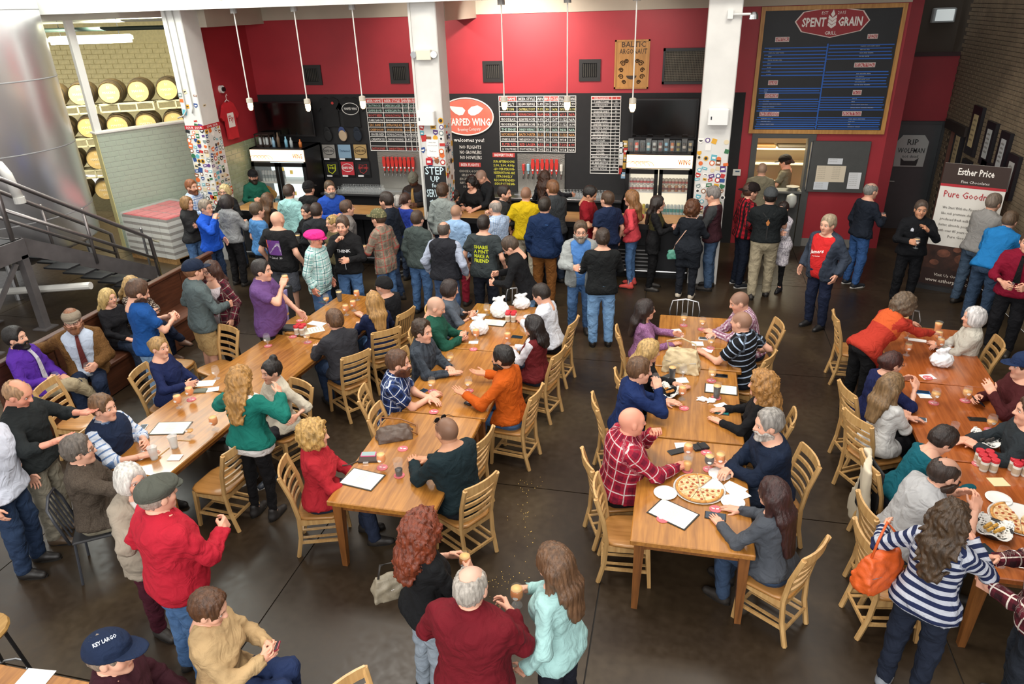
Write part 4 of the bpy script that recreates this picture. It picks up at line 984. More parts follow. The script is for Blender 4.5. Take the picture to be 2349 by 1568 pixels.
# ================================================================ bar, wall fittings, left hall
CHROME = M('chrome', '#c8c8c8', .2, 1); STEEL = M('brushed_steel', '#b9babb', .32, 1, bump=.05, bscale=200); BLK2 = C('#161618', .45); WOODB = wood('bar_top_wood', '#b98d55', '#8f6333', .35, .2, 0) if 'wood' in globals() else None
def quad(m, x0, x1, z0, z1, Y): return m.add([(x0, Y, z0), (x1, Y, z0), (x1, Y, z1), (x0, Y, z1)], [(0, 1, 2, 3)])
def wood0(nm, c1, c2, rough=.4, coat=0, axis=1): return wood(nm, c1, c2, rough, coat, axis)
# ---- bar counters
for x0, x1, lab in ((-8.6, -4.6, 'left bar counter with wooden top and black front'), (-4.1, .22, 'right bar counter with wooden top and black front')):
    t = thing('bar_counter', lab, 'bar', (x0, 12.3, 0), 0, 'bar counters'); L = x1-x0
    mk('bar_top', MB().bbox(0, L, -.03, .62, 1.03, 1.08, .01), wood('bar_top_wood', '#b98d55', '#8f6333', .35, .2, 0), t)
    mk('edge_band', MB().box(0, L, -.05, -.03, .98, 1.075), BLK2, t)
    n = int(L/.62); w = L/n
    for i in range(n): mk('front_panel', MB().bbox(i*w+.012, (i+1)*w-.012, .2, .24, .08, 1.0, .006), M('black_bar_front', '#232428', .5, noise=.1), t)
    mk('carcass', MB().box(0, L, .24, .6, .0, 1.03), BLK2, t)
    fr = MB().tube([(0, .02, .2), (L, .02, .2)], .022, 8)
    mk('foot_rail', fr, STEEL, t)
    for i in range(4): mk('rail_bracket', MB().bar((L*(i+.5)/4, .02, .2), (L*(i+.5)/4, .2, .2), .02), BLK2, t)
t = thing('vent_grille', 'black slatted vent grille in the bar front near the coral top', 'vent', (-.75, 12.46, .12))
mk('frame', MB().box(-.42, .42, 0, .03, 0, .5), BLK2, t)
for k in range(6): mk('slat', MB().bar((-.38, -.01, .07+k*.07), (.38, -.01, .07+k*.07), .012, .02), STEEL, t)
# ---- back counters with rows of glasses
gl_m = MB().lathe([(.036, 0), (.042, .03), (.04, .06), (.012, .085), (.008, .11), (.03, .122), (.031, .126)], 12, cap0=False).mesh('glass_body', True); gl_m.materials.append(GL)
for x0, x1, xa, xb, n, lab in ((-7.72, -5.0, -7.3, -6.3, 17, 'left'), (-3.95, -1.12, -2.4, -1.42, 15, 'right')):
    t = thing('back_counter', 'black back bar counter under the %s tap wall' % lab, 'counter', (x0, 14.3, 0), 0, 'back bar counters'); L = x1-x0
    mk('worktop', MB().bbox(0, L, 0, .53, .9, .95, .006), STEEL, t); mk('cabinet', MB().box(.02, L-.02, .08, .53, 0, .9), BLK2, t)
    mk('drip_tray', MB().box((1.15 if lab == 'left' else .55), (2.2 if lab == 'left' else 1.6), .3, .5, .95, .965), STEEL, t)
    for r in range(3):
        for i in range(n):
            o = mk('clean_glass', gl_m, None, None, loc=(xa+(xb-xa)*(i+.5*(r % 2))/n, 14.36+.13*r, .951)); tag(o, 'clean upturned glass, %s row, %s from the left, %s back counter' % (('front', 'middle', 'rear')[r], ORD[i], lab), 'glass', 'clean glasses on the %s back counter' % lab)
# ---- tap walls
PLATE = M('diamond_plate', '#a7a49c', .35, .9, bump=.5, bscale=55)
RT = M('red_tap', '#c8352f', .35, coat=.3)
def tapwall(x0, x1, z0, z1, xs, lab, special=()):
    t = thing('tap_wall', 'diamond plate steel tap wall %s' % lab, 'tap wall', ((x0+x1)/2, 14.83, 0)); mk('plate', MB().box(x0-(x0+x1)/2, x1-(x0+x1)/2, -.02, .01, z0, z1), PLATE, t)
    for i, x in enumerate(xs):
        tp_ = thing('beer_tap', '%s beer tap, %s from the left, %s' % (('red' if i not in special else 'can shaped'), ORD[i], lab), 'tap', (x, 14.8, 1.34), 0, 'beer taps')
        prof = [(-.012, 0), (.012, 0), (.03, .1), (.042, .2), (.026, .27), (.036, .3), (0, .31), (-.036, .3), (-.026, .27), (-.042, .2), (-.03, .1)]
        if i in special: mk('handle', MB().lathe([(.012, 0), (.012, .06), (.032, .065), (.033, .19), (.026, .2)], 12, (0, -.05, .02)), C(special[i], .3), tp_)
        else: mk('handle', MB().prism([(a*.95, b) for a, b in prof], .03, (0, -.04, .02), (1, 0, 0), (0, 0, 1)), RT, tp_); mk('badge', MB().lathe([(.018, 0), (.018, .004)], 10, (0, 0, 0)).mesh(), C('#d8dee0', .4), tp_, loc=(0, -.075, .1)).rotation_euler = (PI/2, 0, 0)
        mk('faucet', MB().tube([(0, .0, 0), (0, -.06, .005), (0, -.1, -.03), (0, -.105, -.08)], .014, 8), CHROME, tp_); mk('collar', MB().lathe([(.02, -.02), (.02, .02)], 10, (0, -.05, 0)), CHROME, tp_)
tapwall(-6.5, -5.35, .96, 1.76, [-6.33+.095*i for i in range(8)], 'beside the middle column')
tapwall(-3.36, -2.36, .96, 1.76, [-3.22+.1*i for i in range(9)], 'on the right of the middle column', {0: '#c6453f', 1: '#9fc7d8', 8: '#e4e0d6'})
# ---- chalk menus: frame lines + lettering
def board(name, label, x0, x1, z0, z1, cols, rows, heads, hs, red=(), Y=14.835):
    t = thing(name, label, 'menu board', (0, 0, 0)); n = len(rows)+1; rh = (z1-z0)/n
    mk('panel', MB().box(x0, x1, Y-.006, Y, z0, z1), C('#151516', .7), t)
    ln = MB(); e = .006
    for i in range(n+1): z = z1-i*rh; ln.box(x0-e, x1+e, Y-.01, Y-.006, z-e, z+e)
    acc = [0]
    for c in cols: acc.append(acc[-1]+c)
    xs = [x0+(x1-x0)*a/acc[-1] for a in acc]
    for x in xs: ln.box(x-e, x+e, Y-.01, Y-.006, z0, z1)
    o = mk('grid_lines', ln, C('#e8e6e2', .7), t)
    hm = MB()
    for i in range(len(cols)):
        if i in red: quad(hm, xs[i]+e, xs[i+1]-e, z1-rh+e, z1-e, Y-.008)
    if hm.v: mk('header_fill', hm, C('#c0403a', .7), t)
    for i, h in enumerate(heads): mk('header_lettering', MB().text(h, ((xs[i]+xs[i+1])/2, Y-.012, z1-rh*.78), (1, 0, 0), (0, 0, 1), rh*.7, 'c', (xs[i+1]-xs[i])*.84, .005), C('#f0eeea', .7), t)
    for r, (col, vals) in enumerate(rows):
        lt = MB()
        for i, v in enumerate(vals):
            if v: lt.text(v, ((xs[i]+xs[i+1])/2, Y-.012, z1-rh*(r+1.8)), (1, 0, 0), (0, 0, 1), rh*.72, 'c', (xs[i+1]-xs[i])*.82, .0)
        if lt.v: mk('row_lettering', lt, C(col, .7), t)
    return t
G_, W_, R_, O_, Y_ = '#bfe0d2', '#f0eeea', '#e0665c', '#e3a566', '#e6dc86'
board('beer_menu', 'hand lettered beer list left of the middle column', -6.64, -5.42, 1.78, 2.87, [3, 3.5, 1.1, .9, 1.2],
      [(G_, ('TROTWOOD', 'AMERICAN LAGER', '4.0%', '20', '16/5')), (G_, ('GAMMA BOMB', 'AMERICAN IPA', '7.2%', '96', '16/6')), (R_, ('ROOT BEER', 'NON-ALCOHOLIC', 'N/A', 'N/A', '16/3')), (W_, ('DARK BARON', 'BAVARIAN IPA', '8.0%', '95', '13/6')), (O_, ('EXC. BAND 7', 'EXTRA PALE ALE', '4.8%', '20', '16/5')), (O_, ('CREEPSHOW', 'SMOKED PORTER', '6.66', '40', '16/6')), (W_, ('GINGER BEER', 'NON-ALCOHOLIC', 'N/A', 'N/A', '16/3')), (W_, ('CREAMSICLE', 'CREAM ALE W/ORANGE', '5.4%', '20', '16/5')), (W_, ('', '', '', '', '')), (R_, ('DAYTON SUNSET', 'SHANDY/TERRACE', '5.2%', '20', '16/7'))], ('BEER NAME', 'BEER STYLE', 'ABV', 'IBU', 'OZ/$'), 1, (0, 1, 2, 3, 4))
board('beer_menu', 'hand lettered beer list with prices right of the middle column', -3.72, -2.14, 1.8, 2.9, [3, 3.3, 1.2, 1, 1.4, 1.5, 1.3],
      [(W_, ("ERMAL'S", 'BELGIAN CREAM ALE', '5.4%', '20', '16/5', '7.5/15', '8.99')), (Y_, ('10 TON', 'OATMEAL STOUT', '7.0%', '30', '16/6', '9/18', '10.99')), (R_, ('WOODBURN COFFEE', 'NON-ALCOHOLIC', 'N/A', 'N/A', '16/3', '6/12', 'N/A')), (W_, ('PIROGUE BLACK', 'BELGIAN TRIPEL W/COFFEE', '9.0%', '24', '13/7', '11/22', 'N/A')), (W_, ('PIROGUE BLANC', 'BELGIAN TRIPEL W/COFFEE', '9.0%', '24', '13/7', '11/22', '14.99')), (G_, ('THE ERNIE', "SHANDY W/ERMAL'S", '5.4%', '20', '16/6', 'N/A', 'N/A')), (O_, ('BALTIC ARGONAUT', 'BALTIC PORTER', '11.5%', '31', '11/6', '11/22', 'N/A')), (W_, ("ESTHER'S LIL SECRET", 'WHITE ALE W/CHOCOLATE', '8.0%', '30', '13/6', '9/18', '11.50')), (R_, ('FLYER RED', 'RED LAGER', '4.5%', '20', '16/5', '7.5/15', '8.99')), (W_, ("10 TON S'MORES", "STOUT W/S'MORES", '7.0%', '30', '16/6', '9/18', 'N/A'))], ('BEER NAME', 'BEER STYLE', 'ABV', 'IBU', 'OZ/$', 'FILL/PR', 'CANS'), 1, (0, 3, 4))
mer = 'T-SHIRT/TANK,18;SWEATSHIRT,45/50;HAT,20;GARAGE SHIRT,40;TROTWOOD PATCH,8;PINT GLASS,4;TULIP GLASS,6;SNIFTER GLASS,6;TASTING GLASS,3.50;CAN GLASS,6;GROWLER (EMPTY),6;HOWLER (EMPTY),5;COOLER,15;TIN TACKER SIGN,20;KOOZIE,2;POSTER,20;STICKER,1;ERMAL\'S MUSTARD,3;BEER\'D OIL,17;EP BEER BRITTLE,6.50;TAP HANDLE,40;MIXED 4-PACK,10.80;,'
board('merchandise_menu', 'tall narrow merchandise price list beside the screen', -1.83, -1.25, 1.38, 2.89, [2.5, 1.1], [(W_, tuple(x.split(','))) for x in mer.split(';')], ('MERCHANDISE', '$'), 1, (0, 1))
# ---- oval brewery sign and chalk lettering
def oval(cx, cz, rx, rz, Y, n=40): return [(cx+rx*math.cos(2*PI*i/n), Y, cz+rz*math.sin(2*PI*i/n)) for i in range(n)]
t = thing('oval_sign', 'pale red oval brewery sign with a white wing', 'sign', (0, 0, 0)); cx, cz = -4.43, 2.495
mk('face', MB().prism([(x-cx, z-cz) for x, _, z in oval(cx, cz, .57, .36, 0)], .02, (cx, 14.835, cz), (1, 0, 0), (0, 0, 1)), M('sign_salmon', '#d9705c', .6, noise=.12, nscale=3), t)
mk('rim', MB().tube(oval(cx, cz, .58, .37, 14.815), .014, 6, True), C('#eee6e0', .6), t)
wg = MB()
for sx in (-1, 1):
    pts = [(.03, .0), (.12, .07), (.28, .1), (.42, .04), (.36, -.02), (.3, -.06), (.2, -.1), (.1, -.1), (.04, -.06)] if sx > 0 else [(.03, .0), (.1, .06), (.25, .07), (.44, .09), (.38, .0), (.3, -.06), (.2, -.1), (.1, -.09)]
    P = [(cx+.02+sx*a*.85, 14.808, cz+.13+b) for a, b in pts]; wg.add(P if sx > 0 else P, [tuple(range(len(P)))])
mk('wing', wg, C('#f3efe9', .6), t)
mk('sign_lettering', MB().text('WARPED WING', (cx+.02, 14.808, cz-.17), (1, 0, 0), (0, 0, 1), .2, 'c', .98, .025).text('Brewing Company', (cx+.05, 14.808, cz-.28), (1, .0, .05), (0, 0, 1), .1, 'c', .5), C('#f3efe9', .6), t)
def chalk(label, lines, px, py, size, col, lead=1.2, w=None, head=None):
    o = atY(px, py, 14.835); t = thing('chalk_lettering', label, 'lettering', (0, 0, 0)); m = MB()
    for i, l in enumerate(lines): m.text(l, (o[0], 14.834, o[2]-i*size*lead), (1, 0, 0), (0, 0, 1), size, 'c', w, .008)
    mk('text', m, C(col, .7), t)
    if head:
        hm = MB().text(head, (o[0], 14.828, o[2]+size*1.9), (1, 0, 0), (0, 0, 1), size*1.1, 'c', .4, .01); mk('heading', hm, C('#f0eeea', .7), t)
        mk('heading_plate', MB().box(o[0]-.24, o[0]+.24, 14.83, 14.836, o[2]+size*1.65, o[2]+size*2.95), C('#b8403c', .7), t)
chalk('white chalk welcome line under the oval sign', ['welcomes you!'], 1076, 325, .11, '#f0eeea')
chalk('white chalk list saying no flights growlers howlers', ['NO FLIGHTS', 'NO GROWLERS', 'NO HOWLERS'], 1079, 341, .1, '#e8e4de', 1.08, .48)
chalk('chalk beer flights notice partly behind the bartenders', ['CHOOSE 4, 4 OUNCE', 'SELECTIONS:', '(EXCEPTIONS: HIGH', 'ABV BEERS, SELECT', '10 SWINGS)'], 1079, 395, .07, '#b9b2a6', 1.2, .5, 'BEER FLIGHTS')
chalk('yellow chalk brewery tours notice beside the tap wall', ['SUN AFTERNOONS', '2:00, 3:00, 4:00p', '-$10 PER PERSON-', 'RESERVATIONS ARE', 'STRONGLY', 'RECOMMENDED!', '-SIGN UP AT THE BAR-'], 1156, 373, .07, '#d9d24a', 1.12, .46, 'BREWERY TOURS')
# ---- step up sign on the middle column
a, b = atY(979, 381, 12.33), atY(1021, 480, 12.33); X0, X1, Z0, Z1 = -4.53, -4.13, b[2]-.05, a[2]
t = thing('chalkboard', 'step up for service chalkboard on the middle column', 'sign', (0, 0, 0)); mk('slate', MB().box(X0, X1, 12.31, 12.345, Z0, Z1), C('#17191c', .7), t)
m = MB(); c = (X0+X1)/2; H_ = Z1-Z0
for s_, z, sz in (('STEP', .17, .2), ('UP', .33, .15), ('for', .45, .11), ('SERVICE', .66, .2), ('from', .87, .08), ('pints', .95, .08)): m.text(s_, (c, 12.305, Z1-H_*z-.0), (1, 0, 0), (0, 0, 1), sz, 'c', .36, .012)
m.add([(X0+.06, 12.305, Z1-H_*.76), (X0+.13, 12.305, Z1-H_*.72), (X0+.13, 12.305, Z1-H_*.745), (X0+.27, 12.305, Z1-H_*.745), (X0+.27, 12.305, Z1-H_*.775), (X0+.13, 12.305, Z1-H_*.775), (X0+.13, 12.305, Z1-H_*.8)], [(0, 6, 5, 4, 3, 2, 1)])
mk('lettering', m, C('#cfe3ea', .7), t)
# ---- screens
def screen(x0, x1, z0, z1, Y, lab):
    t = thing('television', lab, 'screen', ((x0+x1)/2, Y, (z0+z1)/2)); w, h = (x1-x0)/2, (z1-z0)/2
    mk('bezel', MB().box(-w, w, 0, .05, -h, h), C('#0d0d0f', .3), t); mk('panel', MB().box(-w+.025, w-.025, -.004, 0, -h+.04, h-.025), M('dark_screen', '#060607', .12), t); mk('wall_bracket', MB().box(-.1, .1, .05, .395 if Y < 14.5 else .345, -.1, .1), BLK2, t)
screen(-9.08, -7.72, 2.13, 2.84, 14.45, 'large black wall screen above the left cooler'); screen(-1.0, .24, 2.13, 2.88, 14.5, 'large black wall screen above the can cooler')
# ---- vents, wooden sign, grille
VM = C('#1d1b1a', .5)
for i, (px, py) in enumerate(((717, 172), (917, 168), (1131, 164), (1353, 161))):
    o = atY(px, py, 14.84); t = thing('wall_vent', 'black framed wall vent, %s from the left above the bar' % ORD[i], 'vent', (o[0], 14.85, o[2]), 0, 'wall vents')
    f = MB()
    for x0, x1, z0, z1 in ((-.21, .21, .13, .2), (-.21, .21, -.2, -.13), (-.21, -.14, -.13, .13), (.14, .21, -.13, .13)): f.box(x0, x1, -.03, 0, z0, z1)
    mk('frame', f, VM, t); mk('duct_back', MB().box(-.14, .14, -.004, 0, -.13, .13), C('#0b0b0b', .8), t)
    for k in range(7): mk('fin', MB().box(-.125+k*.04, -.117+k*.04, -.02, -.005, -.12, .12), C('#4a4840', .5), t)
t = thing('carved_sign', 'carved wooden sign with an octopus like design and lettering', 'sign', (-1.065, 14.83, 3.47)); w, h = .33, .44
mk('plank', MB().box(-w, w, 0, .03, -h, h), wood('carved_wood', '#c08a45', '#a06f33', .5, 0, 2), t)
fr = MB()
for x0, x1, z0, z1 in ((-w, w, h-.03, h), (-w, w, -h, -h+.03), (-w, -w+.03, -h, h), (w-.03, w, -h, h)): fr.box(x0, x1, -.015, 0, z0, z1)
mk('frame', fr, wood('carved_wood', '#c08a45', '#a06f33', .5, 0, 2), t)
BR = C('#3a2513', .6); m = MB().text('BALTIC', (0.02, -.003, h-.13), (1, 0, 0), (0, 0, 1), .14, 'c', .5, .01).text('ARGONAUT', (.02, -.003, h-.25), (1, 0, 0), (0, 0, 1), .13, 'c', .52, .01); mk('burnt_lettering', m, BR, t)
m = MB()
for sx in (-1, 1):
    for k, (cx_, cz_, r) in enumerate(((.17, .02, .055), (.2, -.1, .045), (.2, -.22, .05), (.14, -.32, .04), (.1, .06, .04))):
        m.tube([(sx*(cx_+r*(1-u*.8)*math.cos(u*9)), -.004, cz_+r*(1-u*.8)*math.sin(u*9)) for u in np.linspace(0, 1, 14)], .009, 4)
m.prism([(.1*math.cos(a_), .07*math.sin(a_)) for a_ in np.linspace(PI, 2*PI, 12)], .004, (0, 0, -.2), (1, 0, 0), (0, 0, 1)); mk('burnt_scrolls', m, BR, t)
t = thing('speaker_grille', 'black framed mesh speaker grille on the red wall', 'grille', (-.06, 14.84, 3.43)); w, h = .42, .32
fr = MB()
for x0, x1, z0, z1 in ((-w, w, h-.05, h), (-w, w, -h, -h+.05), (-w, -w+.04, -h, h), (w-.04, w, -h, h)): fr.box(x0, x1, -.06, 0, z0, z1)
mk('frame', fr, C('#191919', .5), t); mk('backing', MB().box(-w+.04, w-.04, -.01, 0, -h+.05, h-.05), C('#39342b', .8), t)
wm = MB()
for k in range(26): x = -w+.05+k*.0292; wm.box(x, x+.006, -.03, -.025, -h+.05, h-.05)
for k in range(18): z = -h+.06+k*.0305; wm.box(-w+.04, w-.04, -.031, -.026, z, z+.006)
o = mk('wire_mesh', wm, C('#6a6252', .5), t); o['kind'] = 'stuff'
# ---- pendant lamps
for i, (px, py) in enumerate(((574, 240), (706, 242), (832, 236), (1157, 238), (1301, 238), (1451, 242))):
    o = atY(px, py, 12.3); t = thing('pendant_lamp', 'caged jar pendant lamp, %s from the left over the bar' % ORD[i], 'lamp', (o[0], 12.3, o[2]), 0, 'pendant lamps over the bar')
    mk('stem', MB().tube([(0, 0, .1), (0, 0, 4.6-o[2])], .011, 8), C('#d6d4cf', .4), t); mk('junction_box', MB().lathe([(.06, 4.58-o[2]), (.06, 4.66-o[2])], 12), C('#8e8c88', .5), t)
    mk('socket', MB().lathe([(.03, .12), (.055, .11), (.058, .04), (.05, .03)], 14), C('#bdb6a8', .4), t)
    mk('bulb_jar', MB().lathe([(.045, .03), (.046, -.04), (.035, -.085), (.012, -.1)], 14).mesh('bulb_jar', True), M('warm_bulb', '#ffe2b0', .3, emis=9, ecol='#ffd9a0'), t)
    cg = MB()
    for k in range(6): a_ = k*PI/3; cg.tube([(.052*math.cos(a_), .052*math.sin(a_), .035), (.053*math.cos(a_), .053*math.sin(a_), -.04), (.02*math.cos(a_), .02*math.sin(a_), -.105)], .003, 4)
    mk('cage', cg, C('#cfc8b8', .4), t)
# ---- coolers
def cooler(x0, x1, Y, H, lab, warm):
    W = x1-x0; t = thing('glass_door_cooler', lab, 'cooler', (x0, Y, 0), 0, 'glass door coolers')
    bd = MB(); bd.box(0, .06, 0, .75, 0, H); bd.box(W-.06, W, 0, .75, 0, H); bd.box(0, W, .7, .75, 0, H); bd.box(0, W, 0, .75, H-.03, H); bd.box(0, W, 0, .75, 0, .22); bd.box(.06, W-.06, 0.02, .7, H-.29, H-.26)
    mk('cabinet', bd, C('#17171a', .4), t)
    mk('lit_header', MB().box(.02, W-.02, -.02, 0, H-.27, H-.03), M('header_light', '#ffd9b0', .5, emis=1.5, ecol='#ffd2a6'), t)
    hm = MB()
    for k in range(5): hm.tube([(.1+.08*k+.12*math.cos(u), -.022, H-.27+.02+.1*abs(math.sin(u))) for u in np.linspace(.2, 2.6, 10)], .004, 4)
    mk('header_swirls', hm, C('#d98a55', .6), t); mk('header_lettering', MB().text('WING', (W-.06, -.024, H-.2), (1, 0, 0), (0, 0, 1), .13, 'r', .22, .02), C('#d9703c', .6), t)
    mk('liner', MB().box(.06, W-.06, .64, .7, .22, H-.29), M('lit_liner_w' if warm else 'lit_liner', '#f4e9cf' if warm else '#e6f6f5', .6, emis=.55 if warm else .75), t)
    for i in range(3): mk('shelf', MB().box(.06, W-.06, .08, .64, .22+.02+.47*i, .26+.47*i), C('#e7e6e0', .5), t)
    for i in range(2):
        a_, b_ = i*W/2+.01, (i+1)*W/2-.01; f = MB()
        for q in ((a_, a_+.07, .05, H-.3), (b_-.07, b_, .05, H-.3)): f.box(q[0], q[1], -.045, 0, q[2], q[3])
        f.box(a_, b_, -.045, 0, .05, .2); f.box(a_, b_, -.045, 0, H-.38, H-.3)
        d = mk('door', f, C('#141416', .4), t); mk('pane', MB().box(a_+.07, b_-.07, -.03, -.025, .2, H-.38), glassmat('door_glass', '#e9eef0', .07, .03), d); mk('door_handle', MB().bar(((b_-.03 if i == 0 else a_+.03), -.07, .7), ((b_-.03 if i == 0 else a_+.03), -.07, 1.2), .02), BLK2, d)
    return t
cooler(-9.1, -7.8, 14.02, 1.95, 'tall black cooler with bright white interior at the left', 0); cooler(-1.05, .22, 14.02, 1.95, 'tall black cooler full of colourful cans', 1)
_cm = {}
def can(x, y, z, c1, c2, lab, grp, r=.033, h=.125):
    k = (c1, c2, r, h)
    if k not in _cm:
        _cm[k] = [MB().lathe([(r*.85, 0), (r, .008), (r, h*.86), (r*.8, h)], 10).mesh('can_body', True), MB().lathe([(r*1.02, h*.3), (r*1.02, h*.62)], 10, cap0=False, cap1=False).mesh('can_label', True)]
        _cm[k][0].materials.append(C(c1, .3)); _cm[k][1].materials.append(C(c2, .4))
    t = mk('can', _cm[k][0], None, None, loc=(x, y, z)); mk('label_band', _cm[k][1], None, t); return tag(t, lab, 'can', grp)
S = [.26+.47*i for i in range(3)]
for i in range(8):
    for lv in range(2): can(-.94+.067*i, 14.16, S[2]+lv*.126, '#e6e0d6' if (i+lv) % 2 else '#c9c3bb', '#c0312c', 'red and white can, %s layer, %s from the left, can cooler' % (('lower', 'upper')[lv], ORD[i]), 'cans in the right cooler')
    can(-.94+.067*i, 14.16, S[1], '#e3c71e' if i < 5 else '#2b2a22', '#cf9d18' if i < 5 else '#d6b23a', ('yellow' if i < 5 else 'black and gold')+' can, %s from the left on the middle cooler shelf' % ORD[i], 'cans in the right cooler', .033, .21)
    can(-.94+.067*i, 14.16, S[0], '#8fc22c', '#dcd23a', 'green can, %s from the left on the bottom cooler shelf' % ORD[i], 'cans in the right cooler', .033, .2)
    can(-.33+.066*i, 14.16, S[2], '#d9cdb8' if i % 2 else '#b5763c', '#8a3b2a', 'cream and brown can, lower layer, %s from the left behind the right cooler door' % ORD[i], 'cans in the right cooler'); can(-.33+.066*i, 14.16, S[2]+.126, '#cfc2ab', '#b5452f', 'cream and brown can, upper layer, %s from the left behind the right cooler door' % ORD[i], 'cans in the right cooler')
    can(-.33+.066*i, 14.16, S[1], '#e4ece6', '#4fb0a4', 'white and teal can, %s from the left behind the right cooler door' % ORD[i], 'cans in the right cooler', .031, .21)
    can(-.33+.066*i, 14.16, S[0], '#e2ddd2' if i % 3 else '#3a2f26', '#b85a3a', 'can on the bottom shelf, %s from the left behind the right cooler door' % ORD[i], 'cans in the right cooler', .031, .18)
    can(-8.98+.072*i, 14.2, S[2], '#cfd6d6', '#8d9a9c', 'silver can, %s from the left in the left cooler' % ORD[i], 'cans in the left cooler', .033, .24)
    can(-8.98+.072*i, 14.2, S[1], '#dfe9ea', '#3f9fb0', 'blue banded can, %s from the left in the left cooler' % ORD[i], 'cans in the left cooler', .033, .15)
for i in range(4):
    o = mk('sticky_note', MB().box(-.035, .035, 0, .002, -.04, .04), C('#e3c86a', .8), None, loc=((-8.36, -8.16, -8.15, -8.36)[i], 13.985, (1.52, 1.46, 1.0, 1.1)[i])); tag(o, 'yellow note stuck on the left cooler door, %s' % ('upper left', 'upper right', 'lower right', 'lower left')[i], 'note', 'notes on the left cooler')
cc = ['#6b4a3e', '#d8502f', '#3a3a34', '#78a8b0', '#b9bdb8', '#7c3b33', '#86bcd4', '#c8702c', '#a89a4a', '#3e322c', '#c9b58a']
for i in range(11):
    t = thing('boxed_can', 'can in a clear display box on the right cooler, %s from the left' % ORD[i], 'display can', (-.98+.112*i, 14.25, 1.95), 0, 'display cans on the right cooler')
    mk('can_body', MB().lathe([(.028, .01), (.033, .02), (.033, .15), (.027, .16)], 10).mesh('can_body', True), C(cc[i], .35), t); mk('can_label', MB().lathe([(.0335, .06), (.0335, .11)], 10, cap0=False, cap1=False), C('#d9cfc0' if i % 2 else '#4a3a30', .4), t); mk('clear_box', MB().box(-.05, .05, -.05, .05, 0, .2+.03*(i % 3 == 0)), GL, t)
# things on the left cooler
t = thing('lantern_box', 'dark framed glass lantern box on the left cooler', 'lantern', (-8.85, 14.3, 1.95)); fr = MB()
for x in (-.17, 0, .17): fr.box(x-.012, x+.012, -.12, -.1, 0, .26); fr.box(x-.012, x+.012, .1, .12, 0, .26)
fr.box(-.18, .18, -.12, .12, 0, .03); fr.box(-.18, .18, -.12, .12, .24, .27); mk('frame', fr, C('#2a1e1a', .6), t)
for i in range(4): mk('jar', MB().lathe([(.03, 0), (.034, .1), (.028, .15)], 8, (-.12+.08*i, 0, .03)), C('#c9cfcf', .3), t)
for i, (x, c_, h_, lb) in enumerate(((-8.6, '#8fb7d0', .2, 'clear blue water bottle'), (-8.48, '#6a5a4a', .3, 'tall brown bottle'), (-8.3, '#7fb6cf', .22, 'pale blue bottle'), (-8.18, '#a9b3b6', .2, 'grey metal shaker'), (-7.97, '#c8743a', .16, 'orange and white can'))):
    o = mk('bottle', MB().lathe([(.035, 0), (.036, h_*.6), (.016, h_*.78), (.015, h_)], 10).mesh('bottle', True), C(c_, .3), None, loc=(x, 14.2, 1.95)); tag(o, lb+' on top of the left cooler', 'bottle', 'bottles on the left cooler')
# ---- shirts, caps and print squares on the black wall
def tshirt_geo(w=.3, h=.62):
    out = [(-.09, h), (-w*.75, h*.93), (-w*1.25, h*.62), (-w*.95, h*.52), (-w*.72, h*.66), (-w*.72, .02), (-w*.3, 0), (w*.3, .015), (w*.72, .0), (w*.72, h*.66), (w*.95, h*.52), (w*1.25, h*.62), (w*.75, h*.93), (.09, h), (.0, h*.955)]
    return out
for i, (px, py, lab) in enumerate(((758, 258, 'plain black t-shirt with small red badge pinned to the wall'), (806, 258, 'black t-shirt with white oval print pinned to the wall'))):
    o = atY(px, py, 14.82); t = thing('t_shirt', lab, 'shirt', (o[0], 14.82, o[2]-.3)); mk('cloth', MB().prism(tshirt_geo(.27, .62), .03, (0, 0, 0), (1, 0, 0), (0, 0, 1)), M('black_jersey', '#141416', .85, noise=.3, nscale=6, bump=.6, bscale=9), t)
    if i: mk('print_ring', MB().tube(oval(0, .38, .19, .12, -.033), .007, 5, True), C('#e6e4e0', .7), t); mk('print', MB().text('WARPED WING', (0, -.035, .36), (1, 0, 0), (0, 0, 1), .07, 'c', .3, .01), C('#e6e4e0', .7), t)
    else: mk('badge', MB().lathe([(.03, 0), (.03, .004)], 12), C('#b8342f', .6), t, loc=(.09, -.036, .5)).rotation_euler = (PI/2, 0, 0)
for i, (px, c_, lb) in enumerate(((752, '#1d1e20', 'black'), (786, '#b9a48a', 'tan and blue'), (820, '#1f2733', 'navy'))):
    o = atY(px, 304, 14.78); v, f = hat_tpl('cap', 2)[0]; t = thing('hanging_cap', lb+' cap hanging on the black wall', 'cap', (o[0], 14.72, o[2]-.06), PI, 'caps hanging on the black wall')
    mk('crown', npmesh('crown', v, f, [C(c_, .8)]), None, t); v, f = hat_tpl('cap', 2)[1]; mk('brim', npmesh('brim', v, f, [C('#3a4a78' if i == 1 else c_, .8)]), None, t)
    t.rotation_euler = (PI*.45, 0, PI)
sq = [('#8d8a85', 'WARPED WING', '#26262a'), ('#7f9db5', 'Trotwood', '#26405c'), ('#a98d5c', 'WARPED WING', '#2c2018'), ('#17181a', 'OHIO', '#cdd62a'), ('#b82f3a', 'WARPED WING', '#f0eeea'), ('#17171a', 'DAYTON 0', '#c23a3a')]
